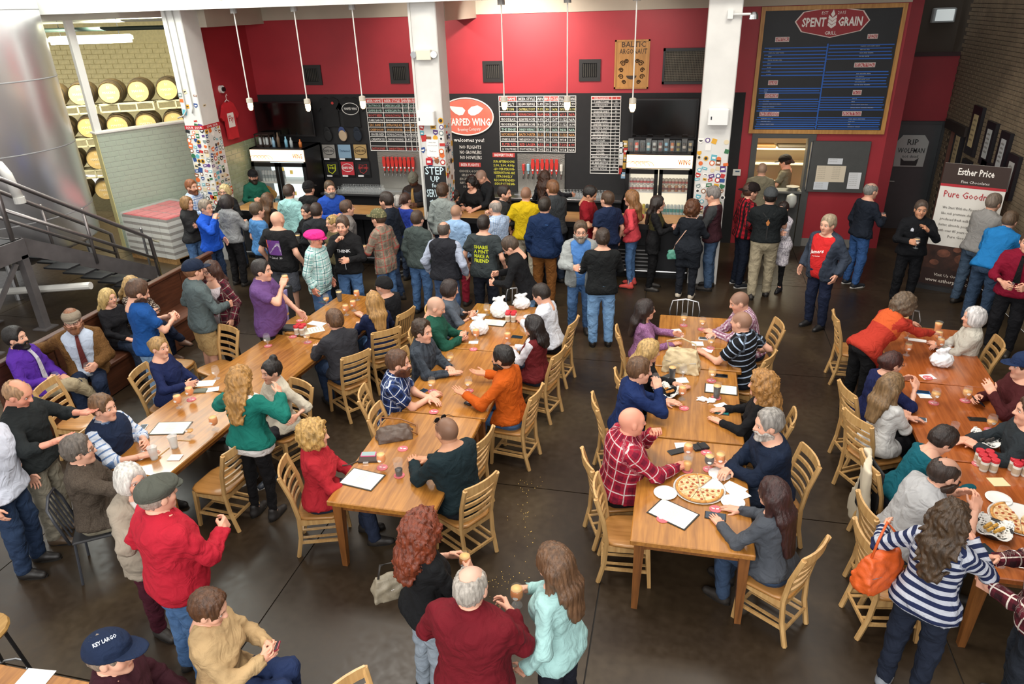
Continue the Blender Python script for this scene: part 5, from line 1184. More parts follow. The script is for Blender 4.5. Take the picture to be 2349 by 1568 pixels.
for i, (bg, tx, fc) in enumerate(sq):
    o = atY(754+(i % 3)*36+(i//3)*7, 349+(i//3)*39, 14.8); t = thing('print_sample', 'square shirt print sample, %s, in the %s row' % (('grey with dark logo', 'blue with script', 'tan with oval logo', 'black with yellow map', 'red with white oval', 'black with red map')[i], 'lower' if i > 2 else 'upper'), 'print sample', (o[0], 14.82, o[2]), 0, 'shirt print samples')
    mk('frame', MB().box(-.17, .17, 0, .02, -.18, .18), C('#0f0f11', .4), t); mk('fabric', MB().box(-.15, .15, -.006, 0, -.13, .16), C(bg, .8), t); m = MB().text(tx, (0, -.01, 0), (1, 0, 0), (0, 0, 1), .08, 'c', .24, .012)
    if i in (2, 4, 0): m.tube(oval(0, .03, .13, .085, -.01), .005, 4, True)
    if i in (3, 5): m.tube([(-.09, -.01, .1), (.0, -.01, .08), (.09, -.01, .11), (.08, -.01, -.03), (0, -.01, -.1), (-.08, -.01, -.06)], .006 if i == 5 else .012, 4, True)
    mk('print', m, C(fc, .7), t); mk('price_tag', MB().box(-.14, -.01, -.012, -.008, -.17, -.135), C('#e8e8ea', .7), t)
# red t-shirt on a hanger on the left return wall
t = thing('t_shirt', 'red t-shirt with white square print on a hanger', 'shirt', (-9.13, 13.56, 2.22)); mk('cloth', MB().prism(tshirt_geo(.25, .74), .04, (0, 0, 0), (0, 1, 0), (0, 0, 1)), M('red_jersey', '#c01f2b', .85, noise=.12, nscale=5, bump=.6, bscale=8), t)
mk('print_patch', MB().box(.042, .045, -.11, .11, .24, .52), C('#eeeae6', .8), t); mk('print', MB().text('Fly', (.048, 0, .36), (0, 1, 0), (0, 0, 1), .16, 'c', .18, .01), C('#b02530', .8), t); mk('hanger', MB().tube([(.02, -.17, .68), (.02, 0, .78), (.02, .17, .68)], .008, 5).tube([(.02, 0, .78), (.02, 0, .85), (.02, .03, .88), (.02, .05, .85)], .005, 5), C('#e6e6e4', .4), t)
t = thing('security_camera', 'white dome security camera on the red wall', 'camera', (-9.2, 13.55, 3.2)); mk('base', MB().tube([(0, 0, 0), (.06, 0, 0)], .075, 14), C('#e3e3e3', .4), t); mk('dome', MB().tube([(.06, 0, 0), (.1, 0, 0)], .045, 12), C('#1a1014', .15), t)
# ---- fixtures on the columns
t = thing('emergency_light', 'twin lamp emergency light on the middle column', 'emergency light', (-4.36, 12.33, 3.86)); mk('case', MB().bbox(-.13, .13, -.07, .02, -.08, .08, .01), C('#d9d2c0', .5), t)
for sx in (-1, 1): mk('lamp_head', MB().tube([(sx*.17, 0, .0), (sx*.18, -.06, .0)], .055, 12), CHROME, t)
t = thing('flood_lamp', 'silver flood lamp on an arm at the right column top', 'lamp', (.6, 12.33, 4.35)); mk('box', MB().box(-.08, .0, -.05, .02, -.06, .06), C('#d8d8d6', .5), t); mk('arm', MB().tube([(0, -.02, 0), (.25, -.05, 0)], .018, 8), C('#cfcfcd', .5), t); mk('lamp_head', MB().lathe([(.03, .0), (.06, -.04), (.07, -.1)], 12, (.3, -.06, .03)), CHROME, t)
for i, (px, py, x, lab) in enumerate(((980, 268, -4.34, 'white paper dispenser on the middle column'), (1648, 265, .48, 'white paper dispenser on the right column'))):
    o = atY(px, py, 12.33); t = thing('dispenser', lab, 'dispenser', (o[0], 12.34, o[2])); mk('shell', MB().bbox(-.16, .16, -.12, .01, -.13, .12, .02), C('#e4e4e2', .4), t); mk('window', MB().box(-.12, -.1, -.123, -.12, -.05, .0), C('#33363a', .3), t)
o = atY(992, 340, 12.33); t = thing('paper_notice', 'white notice sheet on the middle column', 'notice', (o[0], 12.345, o[2])); mk('sheet', MB().box(-.11, .11, -.006, 0, -.15, .15), C('#efedea', .8), t); mk('lines', MB().text('Please Ask', (0, -.008, .09), (1, 0, 0), (0, 0, 1), .03, 'c').text('about our specials', (0, -.008, .04), (1, 0, 0), (0, 0, 1), .025, 'c').text('Thank you', (0, -.008, -.06), (1, 0, 0), (0, 0, 1), .03, 'c'), C('#55524e', .8), t)
o = atY(1690, 395, 14.83); t = thing('thermostat', 'white thermostat beside the right column', 'thermostat', (o[0], 14.84, o[2])); mk('case', MB().bbox(-.075, .075, -.03, 0, -.06, .06, .006), C('#e2e0d8', .5), t); mk('display', MB().box(-.03, .05, -.033, -.03, .01, .035), C('#566a80', .3), t)
o = atY(985, 370, 12.33); t = thing('fire_call_point', 'red fire alarm box on the middle column', 'alarm', (o[0], 12.345, o[2])); mk('case', MB().bbox(-.06, .06, -.04, 0, -.06, .06, .008), C('#b8202a', .4), t); mk('plate', MB().box(-.035, .035, -.044, -.04, -.02, .02), C('#e4dcd8', .5), t)
for k, pts in enumerate(([(-9.2, 12.33, 4.66), (-9.18, 12.33, 2.95), (-9.25, 12.33, 2.86), (-9.45, 12.4, 2.8)], [(-9.05, 12.33, 4.66), (-9.03, 12.33, 3.0), (-9.06, 12.33, 2.9)])):
    o = mk('conduit', MB().tube(pts, .014, 6), C('#c9c8c4', .4), None, True); tag(o, ('bent', 'straight')[k]+' grey conduit down the stickered column', 'conduit', 'conduits on the left column')
# tape band and stickers
t = thing('tape_band', 'red and white printed tape around the left column', 'tape', (0, 0, 0)); mk('tape', MB().box(-9.305, -8.895, 12.344, 12.885, 2.6, 2.67), C('#b3242f', .6), t); mk('tape_lettering', MB().text('SOUR  SOUR', (-9.1, 12.342, 2.612), (1, 0, 0), (0, 0, 1), .06, 'c', .36, .01).text('SOUR  SOUR', (-8.893, 12.62, 2.612), (0, 1, 0), (0, 0, 1), .06, 'c', .48, .01), C('#f0e6e4', .7), t)
pal = [('#1d1d20', 'black'), ('#e9e6e0', 'white'), ('#b9302c', 'red'), ('#2f6b45', 'green'), ('#2b4a86', 'blue'), ('#d9a12b', 'yellow'), ('#d8692e', 'orange'), ('#7c8a88', 'grey'), ('#5a3a7c', 'purple'), ('#8a5a3a', 'brown'), ('#5fa9b8', 'teal'), ('#d9c9a8', 'cream')]
_st = {}
def sticker(O, U, col, shape, w, h, lab, grp, tilt=0.):
    k = (col, shape, round(w, 2), round(h, 2), U)
    Uv = Vector(U); Z = Vector((0, 0, 1)); N = Uv.cross(Z)
    if k not in _st:
        m = MB()
        if shape == 'round': pts = [(w/2*math.cos(a_), h/2*math.sin(a_)) for a_ in np.linspace(0, 2*PI, 14, endpoint=False)]
        elif shape == 'badge': pts = [(-w/2, h/2), (-w/2, -h*.1), (0, -h/2), (w/2, -h*.1), (w/2, h/2)][::-1]
        else: pts = [(-w/2, -h/2), (w/2, -h/2), (w/2, h/2), (-w/2, h/2)]
        m.prism(pts, .002, (0, 0, 0), Uv, Z); me = m.mesh('sticker'); me.materials.append(C(col, .5))
        c2 = '#e9e6e0' if col not in ('#e9e6e0', '#d9c9a8', '#d9a12b') else '#2a2a2c'; m2 = MB(); m2.prism([(x*.62, y*(.62 if shape == 'round' else .3)) for x, y in pts], .001, N*.002, Uv, Z); me2 = m2.mesh('print'); me2.materials.append(C(c2, .6)); _st[k] = (me, me2)
    o = mk('sticker', _st[k][0], None, None, loc=O); mk('sticker_print', _st[k][1], None, o) if random.random() < .6 else None
    if tilt: o.rotation_mode = 'QUATERNION'; from mathutils import Quaternion; o.rotation_quaternion = Quaternion(N, tilt)
    return tag(o, lab, 'sticker', grp)
def sticker_face(O, U, W, z0, z1, nx, dens, where, grp):
    rr = random.Random(hash(where) % 1000 if False else len(where)*7+int(W*100)); dz = W/nx; z = z0; row = 0
    while z < z1:
        for i in range(nx):
            if rr.random() > dens(z): continue
            x = (i+.5+rr.uniform(-.22, .22))*W/nx; c_, cn = rr.choice(pal); sh = rr.choice(['round', 'round', 'rect', 'badge', 'rect'])
            w = dz*rr.uniform(.6, .95); h = w*(1 if sh != 'rect' else rr.choice([.5, .7, 1.1]))
            O2 = Vector(O)+Vector(U)*x+Vector((0, 0, z+rr.uniform(-.02, .02)))
            sticker(O2, U, c_, sh, round(w, 2), round(h, 2), '%s %s sticker, %s, %s row up, %s across' % (cn, {'round': 'round', 'rect': 'rectangular', 'badge': 'shield'}[sh], where, ORD[row], ORD[i]), grp, rr.uniform(-.3, .3))
        z += dz*.92; row += 1
sticker_face((-9.3, 12.347, 0), (1, 0, 0), .4, 1.0, 3.35, 4, lambda z: .92 if z < 2.58 else .25, 'left column front', 'stickers on the left column')
sticker_face((-8.897, 12.36, 0), (0, 1, 0), .5, 1.0, 3.1, 5, lambda z: .85 if z < 2.58 else .2, 'left column side', 'stickers on the left column')
sticker_face((-4.57, 12.347, 0), (1, 0, 0), .45, 1.85, 2.95, 4, lambda z: .8 if z < 2.8 else .35, 'middle column front', 'stickers on the middle column')
sticker_face((-4.117, 12.36, 0), (0, 1, 0), .45, 1.1, 2.7, 4, lambda z: .6, 'middle column side', 'stickers on the middle column')
sticker_face((.24, 12.347, 0), (1, 0, 0), .5, 1.1, 2.5, 5, lambda z: .92 if z < 2.25 else .4, 'right column front', 'stickers on the right column')
for i, (px, py, c_) in enumerate(((1425, 333, '#cfd5d8'), (1434, 330, '#c8a860'), (1422, 345, '#dfe0de'), (1436, 347, '#c43a34'), (1424, 358, '#d5dde2'), (1436, 362, '#c99a3a'), (1423, 372, '#e0d6cc'), (1434, 380, '#caa24a'), (1421, 392, '#b8302c'), (1430, 402, '#8fb3cf'))):
    o = atY(px, py, 14.83); s_ = sticker(Vector((o[0], 14.836, o[2])), (1, 0, 0), c_, 'rect', .1, .13, 'small card pinned beside the right cooler, %s from the top' % ORD[i], 'cards beside the right cooler')
# ---- big grill menu board
t = thing('grill_menu', 'large framed grill menu board with blue taped lines', 'menu board', (0, 0, 0)); X0, X1, Z0, Z1 = 1.21, 3.61, 2.21, 4.41; Y = 14.8
mk('slate', MB().box(X0, X1, Y, Y+.04, Z0, Z1), M('slate_board', '#15181d', .55, noise=.15, nscale=4), t)
FW = wood('frame_pine', '#c99550', '#a87436', .5, 0, 2)
for q in ((X0, X1, Z0, Z0+.07), (X0, X1, Z1-.07, Z1), (X0, X0+.07, Z0+.07, Z1-.07), (X1-.07, X1, Z0+.07, Z1-.07)): mk('frame_rail', MB().box(q[0], q[1], Y-.03, Y+.04, q[2], q[3]), FW, t)
BT = C('#2562bd', .6); bands = [(.535, .55), (.345, .5)]
segs = {'l': [(3.72, 3.19, 9), (2.98, 2.90, 2), (2.7, 2.45, 5)], 'r': []}
def tape(xa, xb, zs):
    for z in zs: mk('tape_strip', MB().box(xa+random.uniform(-.0, .03), xb+random.uniform(-.03, .02), Y-.006, Y-.003, z-.009, z+.009), BT, t)
zz = lambda a_, b_, n: [a_+(b_-a_)*i/(n-1) for i in range(n)]
XM = (X0+X1)/2
tape(X0+.1, XM, zz(3.72, 3.25, 9)); tape(X0+.1, XM, zz(3.02, 2.94, 3)); tape(X0+.1, XM, zz(2.83, 2.62, 6)) ; tape(X0+.1, XM, zz(2.5, 2.3, 6))
tape(XM, X1-.1, zz(3.75, 3.52, 5)); tape(XM, X1-.1, zz(3.3, 3.04, 6)); tape(XM, X1-.1, zz(2.86, 2.64, 6)); tape(XM, X1-.1, zz(2.5, 2.3, 6))
mk('tape_strip', MB().box(XM-.012, XM+.012, Y-.008, Y-.004, 2.29, 3.78), BT, t)
for hx_, hz, tx in ((1.62, 3.86, 'APPETIZERS'), (3.13, 3.88, 'PIZZAS'), (3.08, 3.41, 'SPECIALTY PIZZAS'), (1.55, 3.12, 'SALADS'), (1.55, 2.89, 'SANDWICHES'), (3.03, 2.94, 'TACOS'), (1.55, 2.56, 'SNACKS & DESSERT'), (3.0, 2.57, 'SPECIALTY TACOS')):
    w = .03*len(tx)*.6+.06; mk('heading_plate', MB().box(hx_-w/2, hx_+w/2, Y-.012, Y-.002, hz-.035, hz+.045), C('#e8e2dc', .6), t); mk('heading_fill', MB().box(hx_-w/2+.008, hx_+w/2-.008, Y-.014, Y-.012, hz-.027, hz+.037), C('#a8323a', .6), t); mk('heading', MB().text(tx, (hx_, Y-.016, hz-.02), (1, 0, 0), (0, 0, 1), .075, 'c', w-.03, .006), C('#f2ece6', .6), t)
m = MB(); rr = random.Random(3)
for hz, x in [(z, X0+.2) for z in zz(3.7, 3.27, 8)+zz(3.0, 2.96, 2)+zz(2.8, 2.64, 4)+zz(2.48, 2.38, 3)]+[(z, XM+.55) for z in zz(3.73, 3.56, 4)+zz(3.27, 3.08, 5)+zz(2.84, 2.68, 4)+zz(2.48, 2.34, 4)]:
    s_ = ' '.join(''.join(rr.choice('aeimnorstu') for _ in range(rr.randint(3, 7))) for _ in range(rr.randint(1, 4))); m.text('- - - -' if False else s_, (x, Y-.009, hz-.008), (1, 0, 0), (0, 0, 1), .03, 'l', .5)
mk('chalk_lines', m, C('#c9d3de', .7), t).__setitem__('kind', 'stuff')
LX, LZ = 2.42, 4.13; hexo = [(-.6, .02), (-.48, .17), (0, .24), (.48, .17), (.6, .02), (.48, -.14), (0, -.24), (-.48, -.14)][::-1]
mk('logo_rim', MB().prism([(a_*1.04, b_*1.06) for a_, b_ in hexo], .01, (LX, Y-.005, LZ), (1, 0, 0), (0, 0, 1)), C('#ead8d0', .6), t); mk('logo_face', MB().prism(hexo, .01, (LX, Y-.012, LZ), (1, 0, 0), (0, 0, 1)), C('#9c2a32', .6), t)
m = MB().text('SPENT', (LX-.1, Y-.026, LZ-.06), (1, 0, 0), (0, 0, 1), .2, 'r', .4, .03).text('GRAIN', (LX+.1, Y-.026, LZ-.06), (1, 0, 0), (0, 0, 1), .2, 'l', .4, .03).text('GRILL', (LX, Y-.026, LZ-.2), (1, 0, 0), (0, 0, 1), .08, 'c', .2, .01).text('EST', (LX-.14, Y-.026, LZ+.13), (1, 0, 0), (0, 0, 1), .07, 'c').text('2015', (LX+.14, Y-.026, LZ+.13), (1, 0, 0), (0, 0, 1), .07, 'c')
for k in range(3):
    for sx in (-1, 1): m.add([(LX, Y-.026, LZ-.1+k*.06), (LX+sx*.07, Y-.026, LZ-.05+k*.06), (LX+sx*.065, Y-.026, LZ+.0+k*.06), (LX, Y-.026, LZ-.05+k*.06)], [(0, 1, 2, 3)])
m.add([(LX-.035, Y-.026, LZ+.13), (LX, Y-.026, LZ+.08), (LX+.035, Y-.026, LZ+.13), (LX, Y-.026, LZ+.21)], [(0, 1, 2, 3)]); mk('logo_lettering', m, C('#f2ece6', .6), t)
# ---- kitchen hatch
fr = MB(); fr.box(1.29, 1.4, 14.79, 15.05, 0, 2.22); fr.box(2.32, 2.45, 14.79, 15.05, 0, 2.22); fr.box(1.4, 2.32, 14.79, 15.05, 2.12, 2.22); struct('door_3', fr, GREY, 'grey steel frame of the kitchen hatch')
t = thing('half_door', 'grey lower half door of the kitchen hatch with a shelf', 'door', (1.86, 14.86, 0)); mk('leaf', MB().box(-.45, .45, 0, .05, .02, 1.08), GREY, t); mk('shelf', MB().bbox(-.46, .46, -.14, .16, 1.08, 1.12, .006), C('#6a6a66', .4), t)
t = thing('hatch_shutter', 'grey upper door swung open against the red wall', 'shutter', (2.9, 14.77, 1.61)); mk('leaf', MB().bbox(-.5, .52, -.02, .03, -.49, .47, .006), GREY, t); mk('hinge', MB().tube([(-.52, -.02, -.45), (-.52, -.02, .45)], .015, 6), STEEL, t)
for i, (x, z, w, h, c_, lb) in enumerate(((-.06, .1, .13, .055, '#dfe3e8', 'small white notice, uppermost on the grey shutter'), (-.24, -.14, .13, .155, '#e3d6bf', 'cream menu page, left half on the grey shutter'), (.02, -.14, .13, .155, '#e3d6bf', 'cream menu page, right half on the grey shutter'), (-.25, -.37, .13, .075, '#dfe5ec', 'small white notice, lowest on the grey shutter'), (.33, -.26, .11, .155, '#e9ebee', 'tall white notice at the right of the grey shutter'))):
    o = mk('notice', MB().box(-w, w, -.004, 0, -h, h), C(c_, .8), None, loc=(2.9+x, 14.747, 1.61+z)); tag(o, lb, 'notice', 'notices on the shutter'); m = MB()
    for k in range(int(h/.02)): m.text('menu item text', (-w*.8, -.006, h-.03-k*.036), (1, 0, 0), (0, 0, 1), .022, 'l', w*1.5)
    mk('printed_lines', m, C('#7a7468', .8), o)
# kitchen interior
KW = C('#c9c2a4', .6); k_ = MB(); k_.box(.4, 3.6, 17.0, 17.1, 0, 3); k_.box(.4, .5, 15.05, 17, 0, 3); k_.box(3.5, 3.6, 15.05, 17, 0, 3); struct('wall_kitchen', k_, KW, 'pale kitchen walls'); struct('ceiling_kitchen', MB().box(.4, 3.6, 15.05, 17.1, 2.9, 3), KW)
for i, (z, lab) in enumerate(((2.0, 'top'), (1.62, 'middle'), (1.3, 'lower'))):
    t = thing('kitchen_shelf', '%s white wire shelf in the kitchen' % lab, 'shelf', (2.0, 16.7, z), 0, 'kitchen shelves'); mk('board', MB().bbox(-.9, .9, -.2, .22, -.03, 0, .005), C('#e6e0c8', .5), t)
    for sx in (-.88, .88): mk('upright', MB().box(sx-.02, sx+.02, -.2, -.16, -z, .0), C('#d8d2bc', .5), t)
rr = random.Random(5)
for i in range(11):
    c_, h_ = rr.choice(['#d9cfa8', '#3a3a34', '#c8b05a', '#8a6f4a', '#e4dcc4', '#5f88a0']), rr.uniform(.12, .2); o = mk('jar', MB().lathe([(.045, 0), (.047, h_*.8), (.03, h_*.86), (.032, h_)], 10), C(c_, .5), None, loc=(1.3+i*.14, 16.65, 2.0)); tag(o, 'kitchen jar on the top shelf, %s from the left' % ORD[i], 'jar', 'jars on the kitchen shelf')
for i in range(2):
    o = mk('tray', MB().bbox(-.35, .35, -.18, .18, 0, .05, .01), C(['#7a5a30', '#4a4438'][i], .5), None, loc=(1.6+.75*i, 16.7, 1.62)); tag(o, ('brown', 'dark')[i]+' baking tray on the middle kitchen shelf', 'tray')
t = thing('plastic_bag', 'clear plastic bag hanging from the hatch shelf', 'bag', (2.14, 14.68, .93)); mk('bag_body', MB().lathe([(.02, .16), (.09, .12), (.11, .0), (.08, -.1), (.02, -.12)], 10).mesh('bag', True), C('#c9ccc6', .4), t)
t = thing('steel_pan', 'steel pan on the hatch shelf', 'pan', (2.16, 14.86, 1.12)); mk('pan', MB().lathe([(.09, 0), (.12, .07), (.125, .072)], 14), STEEL, t)
# ---- door sign, frames, banner at the right
t = thing('tombstone_sign', 'grey tombstone sign hung on the charcoal door', 'sign', (4.55, 16.32, 1.62)); mk('stone', MB().prism([(-.28, -.3), (.28, -.3), (.3, .2), (.2, .33), (-.2, .33), (-.3, .2)], .02, (0, 0, 0), (1, 0, 0), (0, 0, 1)), C('#8d9593', .8), t); mk('lettering', MB().text('RIP', (0, -.025, .14), (1, 0, 0), (0, 0, 1), .16, 'c', .3, .01).text('WOLFMAN', (0, -.025, -.02), (1, 0, 0), (0, 0, 1), .14, 'c', .5, .01).text('not dead', (0, -.025, -.12), (1, 0, 0), (0, 0, 1), .09, 'c', .3), C('#1d2022', .8), t); mk('cat_face', MB().add([(-.15, -.022, -.28), (.15, -.022, -.28), (.17, -.022, -.12), (.1, -.022, -.18), (-.1, -.022, -.18), (-.17, -.022, -.12)], [(0, 1, 2, 3, 4, 5)]), C('#1d2022', .8), t)
o = atY(2140, 30, 16.7)
t = thing('wall_lamp', 'square glass bulkhead lamp high above the recess', 'lamp', (4.75, 16.75, 4.15)); mk('housing', MB().bbox(-.2, .2, -.1, .05, -.13, .13, .02), C('#8a8f90', .4), t); mk('lens', MB().bbox(-.16, .16, -.13, -.1, -.1, .1, .01), M('frosted_lens', '#d9e2e2', .2, emis=.25), t)
t = thing('spot_fixture', 'bright ceiling spot above the grill menu', 'lamp', (2.75, 13.2, 4.55)); mk('can', MB().lathe([(.05, .1), (.07, .0)], 12), C('#dcdcd8', .4), t); mk('bulb', MB().lathe([(.06, .01), (.03, -.03)], 12), M('spot_bulb', '#ffffff', .3, emis=14), t)
for i, (px, py) in enumerate(((500, 3), (975, -6))):
    o = at(px, py, 4.62) if 0 else atY(px, py, 12.0); t = thing('spot_fixture', ('left', 'middle')[i]+' bright spot lamp under the beam', 'lamp', (o[0], 12.0, o[2])); mk('can', MB().lathe([(.05, .12), (.075, .0)], 12), C('#dcdcd8', .4), t); mk('bulb', MB().lathe([(.065, .01), (.03, -.03)], 12), MATS['spot_bulb'], t)
FR = C('#17151a', .4)
for i, (px, py, w, h, c_) in enumerate(((2195, 345, .22, .4, '#a08f6c'), (2236, 300, .22, .42, '#a5946e'), (2268, 330, .2, .36, '#9fa2a0'), (2300, 352, .19, .34, '#a3a6a6'), (2212, 402, .2, .28, '#86745c'), (2262, 402, .26, .22, '#9c8676'), (2318, 405, .2, .34, '#a0a09c'))):
    o = atX(px, py, 5.06); t = thing('picture_frame', 'black framed certificate on the brick wall, %s' % ('first from the doorway', 'tallest, second from the doorway', 'third from the doorway', 'upper right one', 'lower left one', 'lower middle one', 'lower right one')[i], 'picture frame', (5.06, o[1], o[2]), 0, 'certificates on the brick wall')
    mk('frame', MB().box(-.03, .03, -w, w, -h, h), FR, t); mk('paper', MB().box(-.034, -.03, -w*.5, w*.5, -h*.66, h*.66), C(c_, .8), t); m = MB()
    for k in range(5): m.text('certificate', (-.037, w*.38, h*.4-k*h*.2), (0, -1, 0), (0, 0, 1), .06, 'l', w*.7)
    mk('printed_lines', m, C('#5a5348', .8), t)
A_ = np.array(at(2105, 655, 0)); B_ = np.array([A_[0]+.82, A_[1]-.36, 0]); d_ = B_-A_; wB = np.linalg.norm(d_); U_ = Vector(d_/wB); N_ = Vector((U_.y, -U_.x, 0)); hB_ = 2.1
t = thing('pull_up_banner', 'tall pull up chocolate banner beside the charcoal door', 'banner', A_)
def bq(m, u0, u1, z0, z1, o=0): return m.add([U_*(u0*wB)+N_*o+Vector((0, 0, z0*hB_)), U_*(u1*wB)+N_*o+Vector((0, 0, z0*hB_)), U_*(u1*wB)+N_*o+Vector((0, 0, z1*hB_)), U_*(u0*wB)+N_*o+Vector((0, 0, z1*hB_))], [(0, 1, 2, 3)])
mk('banner_sheet', MB().prism([(0, 0), (wB, 0), (wB, .01), (0, .01)], hB_, (0, 0, 0), U_, -N_), C('#e2ded6', .6), t); mk('base', MB().prism([(-.02, -.1), (wB+.02, -.1), (wB+.02, .1), (-.02, .1)], .07, (0, 0, 0), U_, -N_), C('#2a2a2c', .4), t)
mk('brown_header', bq(MB(), 0, 1, .84, 1, .003), C('#33211a', .6), t); mk('brown_footer', bq(MB(), 0, 1, .03, .36, .003), M('chocolate_print', '#3a2017', .6, noise=.6, nscale=7), t); mk('red_band', bq(MB(), 0, 1, .825, .845, .004), C('#b3242f', .6), t); mk('dark_foot', bq(MB(), 0, 1, .03, .17, .005), C('#2c1712', .6), t)
ch = MB()
for (u, z, r) in ((.3, .3, .1), (.62, .27, .12), (.85, .32, .08), (.18, .22, .07), (.5, .34, .06)): ch.add([U_*(u*wB+r*math.cos(a_))+N_*.006+Vector((0, 0, z*hB_+r*.7*math.sin(a_))) for a_ in np.linspace(0, 2*PI, 12, endpoint=False)], [tuple(range(12))])
mk('chocolate_pieces', ch, M('choc_light', '#6a4030', .5, noise=.5, nscale=12), t)
Ut = tuple(U_); O_f = lambda u, z: tuple(U_*(u*wB)+N_*.008+Vector((0, 0, z*hB_)))
mk('brand_lettering', MB().text('Esther Price', O_f(.5, .92), Ut, (.0, 0, 1), .15, 'c', .5, .02).text('Fine Chocolates', O_f(.52, .86), Ut, (0, 0, 1), .06, 'c', .4), C('#efe9e2', .6), t)
mk('slogan', MB().text('Pure Goodness', O_f(.5, .745), Ut, (0, 0, 1), .15, 'c', .76, .004), C('#b3202c', .6), t)
m = MB()
for k, l in enumerate(('We Start With the Finest Ingredients', 'like rich premium chocolate, locally', 'produced fresh milk and creamery', 'butter, almonds, pecans, and cashews', 'with over 85 years of experience.', 'Pure Goodness')): m.text(l, O_f(.5, .655-k*.045), Ut, (0, 0, 1), .06, 'c', .7)
mk('body_lettering', m, C('#3d332c', .6), t); mk('web_lettering', MB().text('Visit Us Online at', O_f(.5, .11), Ut, (0, 0, 1), .07, 'c', .6).text('www.estherprice.com', O_f(.5, .06), Ut, (0, 0, 1), .09, 'c', .72), C('#e9ddd0', .6), t)
# ================================================================ tank, stairs, barrels, pallets, bench
def tankmat():
    m = M('tank_steel', '#e4e4e8', .3, .88); nt = m.node_tree; b = nt.nodes['Principled BSDF']; tc = nd(nt, 'ShaderNodeTexCoord'); mp = nd(nt, 'ShaderNodeMapping'); mp.inputs['Scale'].default_value = (1, 1, 40); nt.links.new(tc.outputs['Object'], mp.inputs[0])
    n = nd(nt, 'ShaderNodeTexNoise'); n.inputs['Scale'].default_value = 3; nt.links.new(mp.outputs[0], n.inputs['Vector']); u = nd(nt, 'ShaderNodeBump'); u.inputs['Strength'].default_value = .06; nt.links.new(n.outputs['Fac'], u.inputs['Height']); nt.links.new(u.outputs[0], b.inputs['Normal']); return m
TANK = tankmat()
def tank(cx, cy, r, z0, z1, lab):
    t = thing('fermenter_tank', lab, 'tank', (cx, cy, 0)); prof = [(.15, z0-.55), (r*.98, z0), (r, z0+.05), (r, z1-.1), (r*.96, z1+.05), (r*.5, z1+.3), (.1, z1+.38)]
    mk('shell', MB().lathe(prof, 64).mesh('shell', True), TANK, t)
    for z in (z0+.6, z0+1.75, z0+2.9, z0+4.0): mk('weld_seam', MB().lathe([(r+.002, z-.012), (r+.008, z), (r+.002, z+.012)], 64, cap0=False, cap1=False).mesh('seam', True), C('#8d8c8e', .4), t)
    for k in range(4): a_ = PI/4+k*PI/2; mk('leg', MB().tube([(r*.8*math.cos(a_), r*.8*math.sin(a_), z0+.1), (r*.85*math.cos(a_), r*.85*math.sin(a_), 0)], .06, 10), STEEL, t)
    mk('jacket_pipe', MB().tube([(r*.75, -r*.8, z0+.4), (r*.75, -r*.8, z0+3.2)], .03, 8), C('#d9d8d4', .4), t)
    return t
tank(-12.5, 10.7, 1.6, .75, 6.3, 'large stainless fermenter tank behind the stairs'); tank(-12.9, 7.1, 1.6, .75, 6.3, 'second stainless fermenter tank at the left edge')
t = thing('white_pipe', 'white insulated pipe elbow in front of the tanks', 'pipe', (0, 0, 0)); P1 = [(-11.9, 8.9, 2.55), (-10.75, 9.35, 2.55), (-10.62, 9.4, 2.5), (-10.55, 9.42, 2.35), (-10.5, 9.45, 1.95)]; mk('pipe_run', MB().tube(P1, .075, 12).mesh('pipe', True), C('#dedcd8', .4), t); mk('end_cap', MB().lathe([(.085, -.05), (.085, .05)], 12, (-10.5, 9.45, 1.93)), C('#cfcdc8', .4), t)
# stairs
DST = M('dark_steel', '#5f5b5b', .4, .15, noise=.15, nscale=5); RL = M('rail_steel', '#8d8786', .35, .8)
t = thing('staircase', 'dark steel stair flight with open perforated treads', 'stairs', (0, 0, 0)); T0 = Vector((-10.0, 8.75, 1.5)); T1 = Vector((-9.62, 11.05, 0.0)); dS = T1-T0
mk('stringer', MB().bar(T0+Vector((0, 0, -.1)), T1+Vector((0, 0, .12)), .03, .26), DST, t); mk('stringer', MB().bar(T0+Vector((-.95, .15, -.1)), T1+Vector((-.95, .15, .12)), .03, .22), DST, t)
for i in range(8):
    c_ = T0+dS*((i+.6)/8.3); tr = MB(); tr.box(-.92, -.02, -.13, .15, -.03, 0)
    o = mk('tread', tr, C('#232325', .6), t, loc=c_+Vector((0, 0, -.05)))
for i in range(6):
    c_ = T0+dS*((i+1.2)/8.3); o = mk('landing_grate', MB().box(.03, .5-.03*i, -.13, .13, -.34, -.31), C('#1f1f21', .6), t, loc=c_)
t = thing('stair_platform', 'dark steel platform at the stair top', 'platform', (0, 0, 0)); mk('deck', MB().box(-11.2, -9.98, 7.6, 8.75, 1.42, 1.5), C('#3a3a3b', .5), t); mk('edge_beam', MB().box(-11.2, -9.98, 8.72, 8.8, 1.2, 1.5), DST, t); mk('edge_beam', MB().box(-10.02, -9.94, 7.6, 8.8, 1.2, 1.5), DST, t)
for x, y in ((-10.0, 8.72), (-10.0, 7.68), (-11.1, 8.72)): mk('post', MB().bar((x, y, 1.25), (x, y, 0), .12), DST, t); mk('base_plate', MB().box(x-.13, x+.13, y-.13, y+.13, 0, .02), DST, t)
mk('brace', MB().bar((-10.02, 8.6, 1.15), (-10.3, 7.8, .05), .06), DST, t); mk('white_drain_pipe', MB().tube([(-11.0, 8.9, .5), (-9.3, 9.15, .62)], .06, 10), C('#d9d8d2', .4), t)
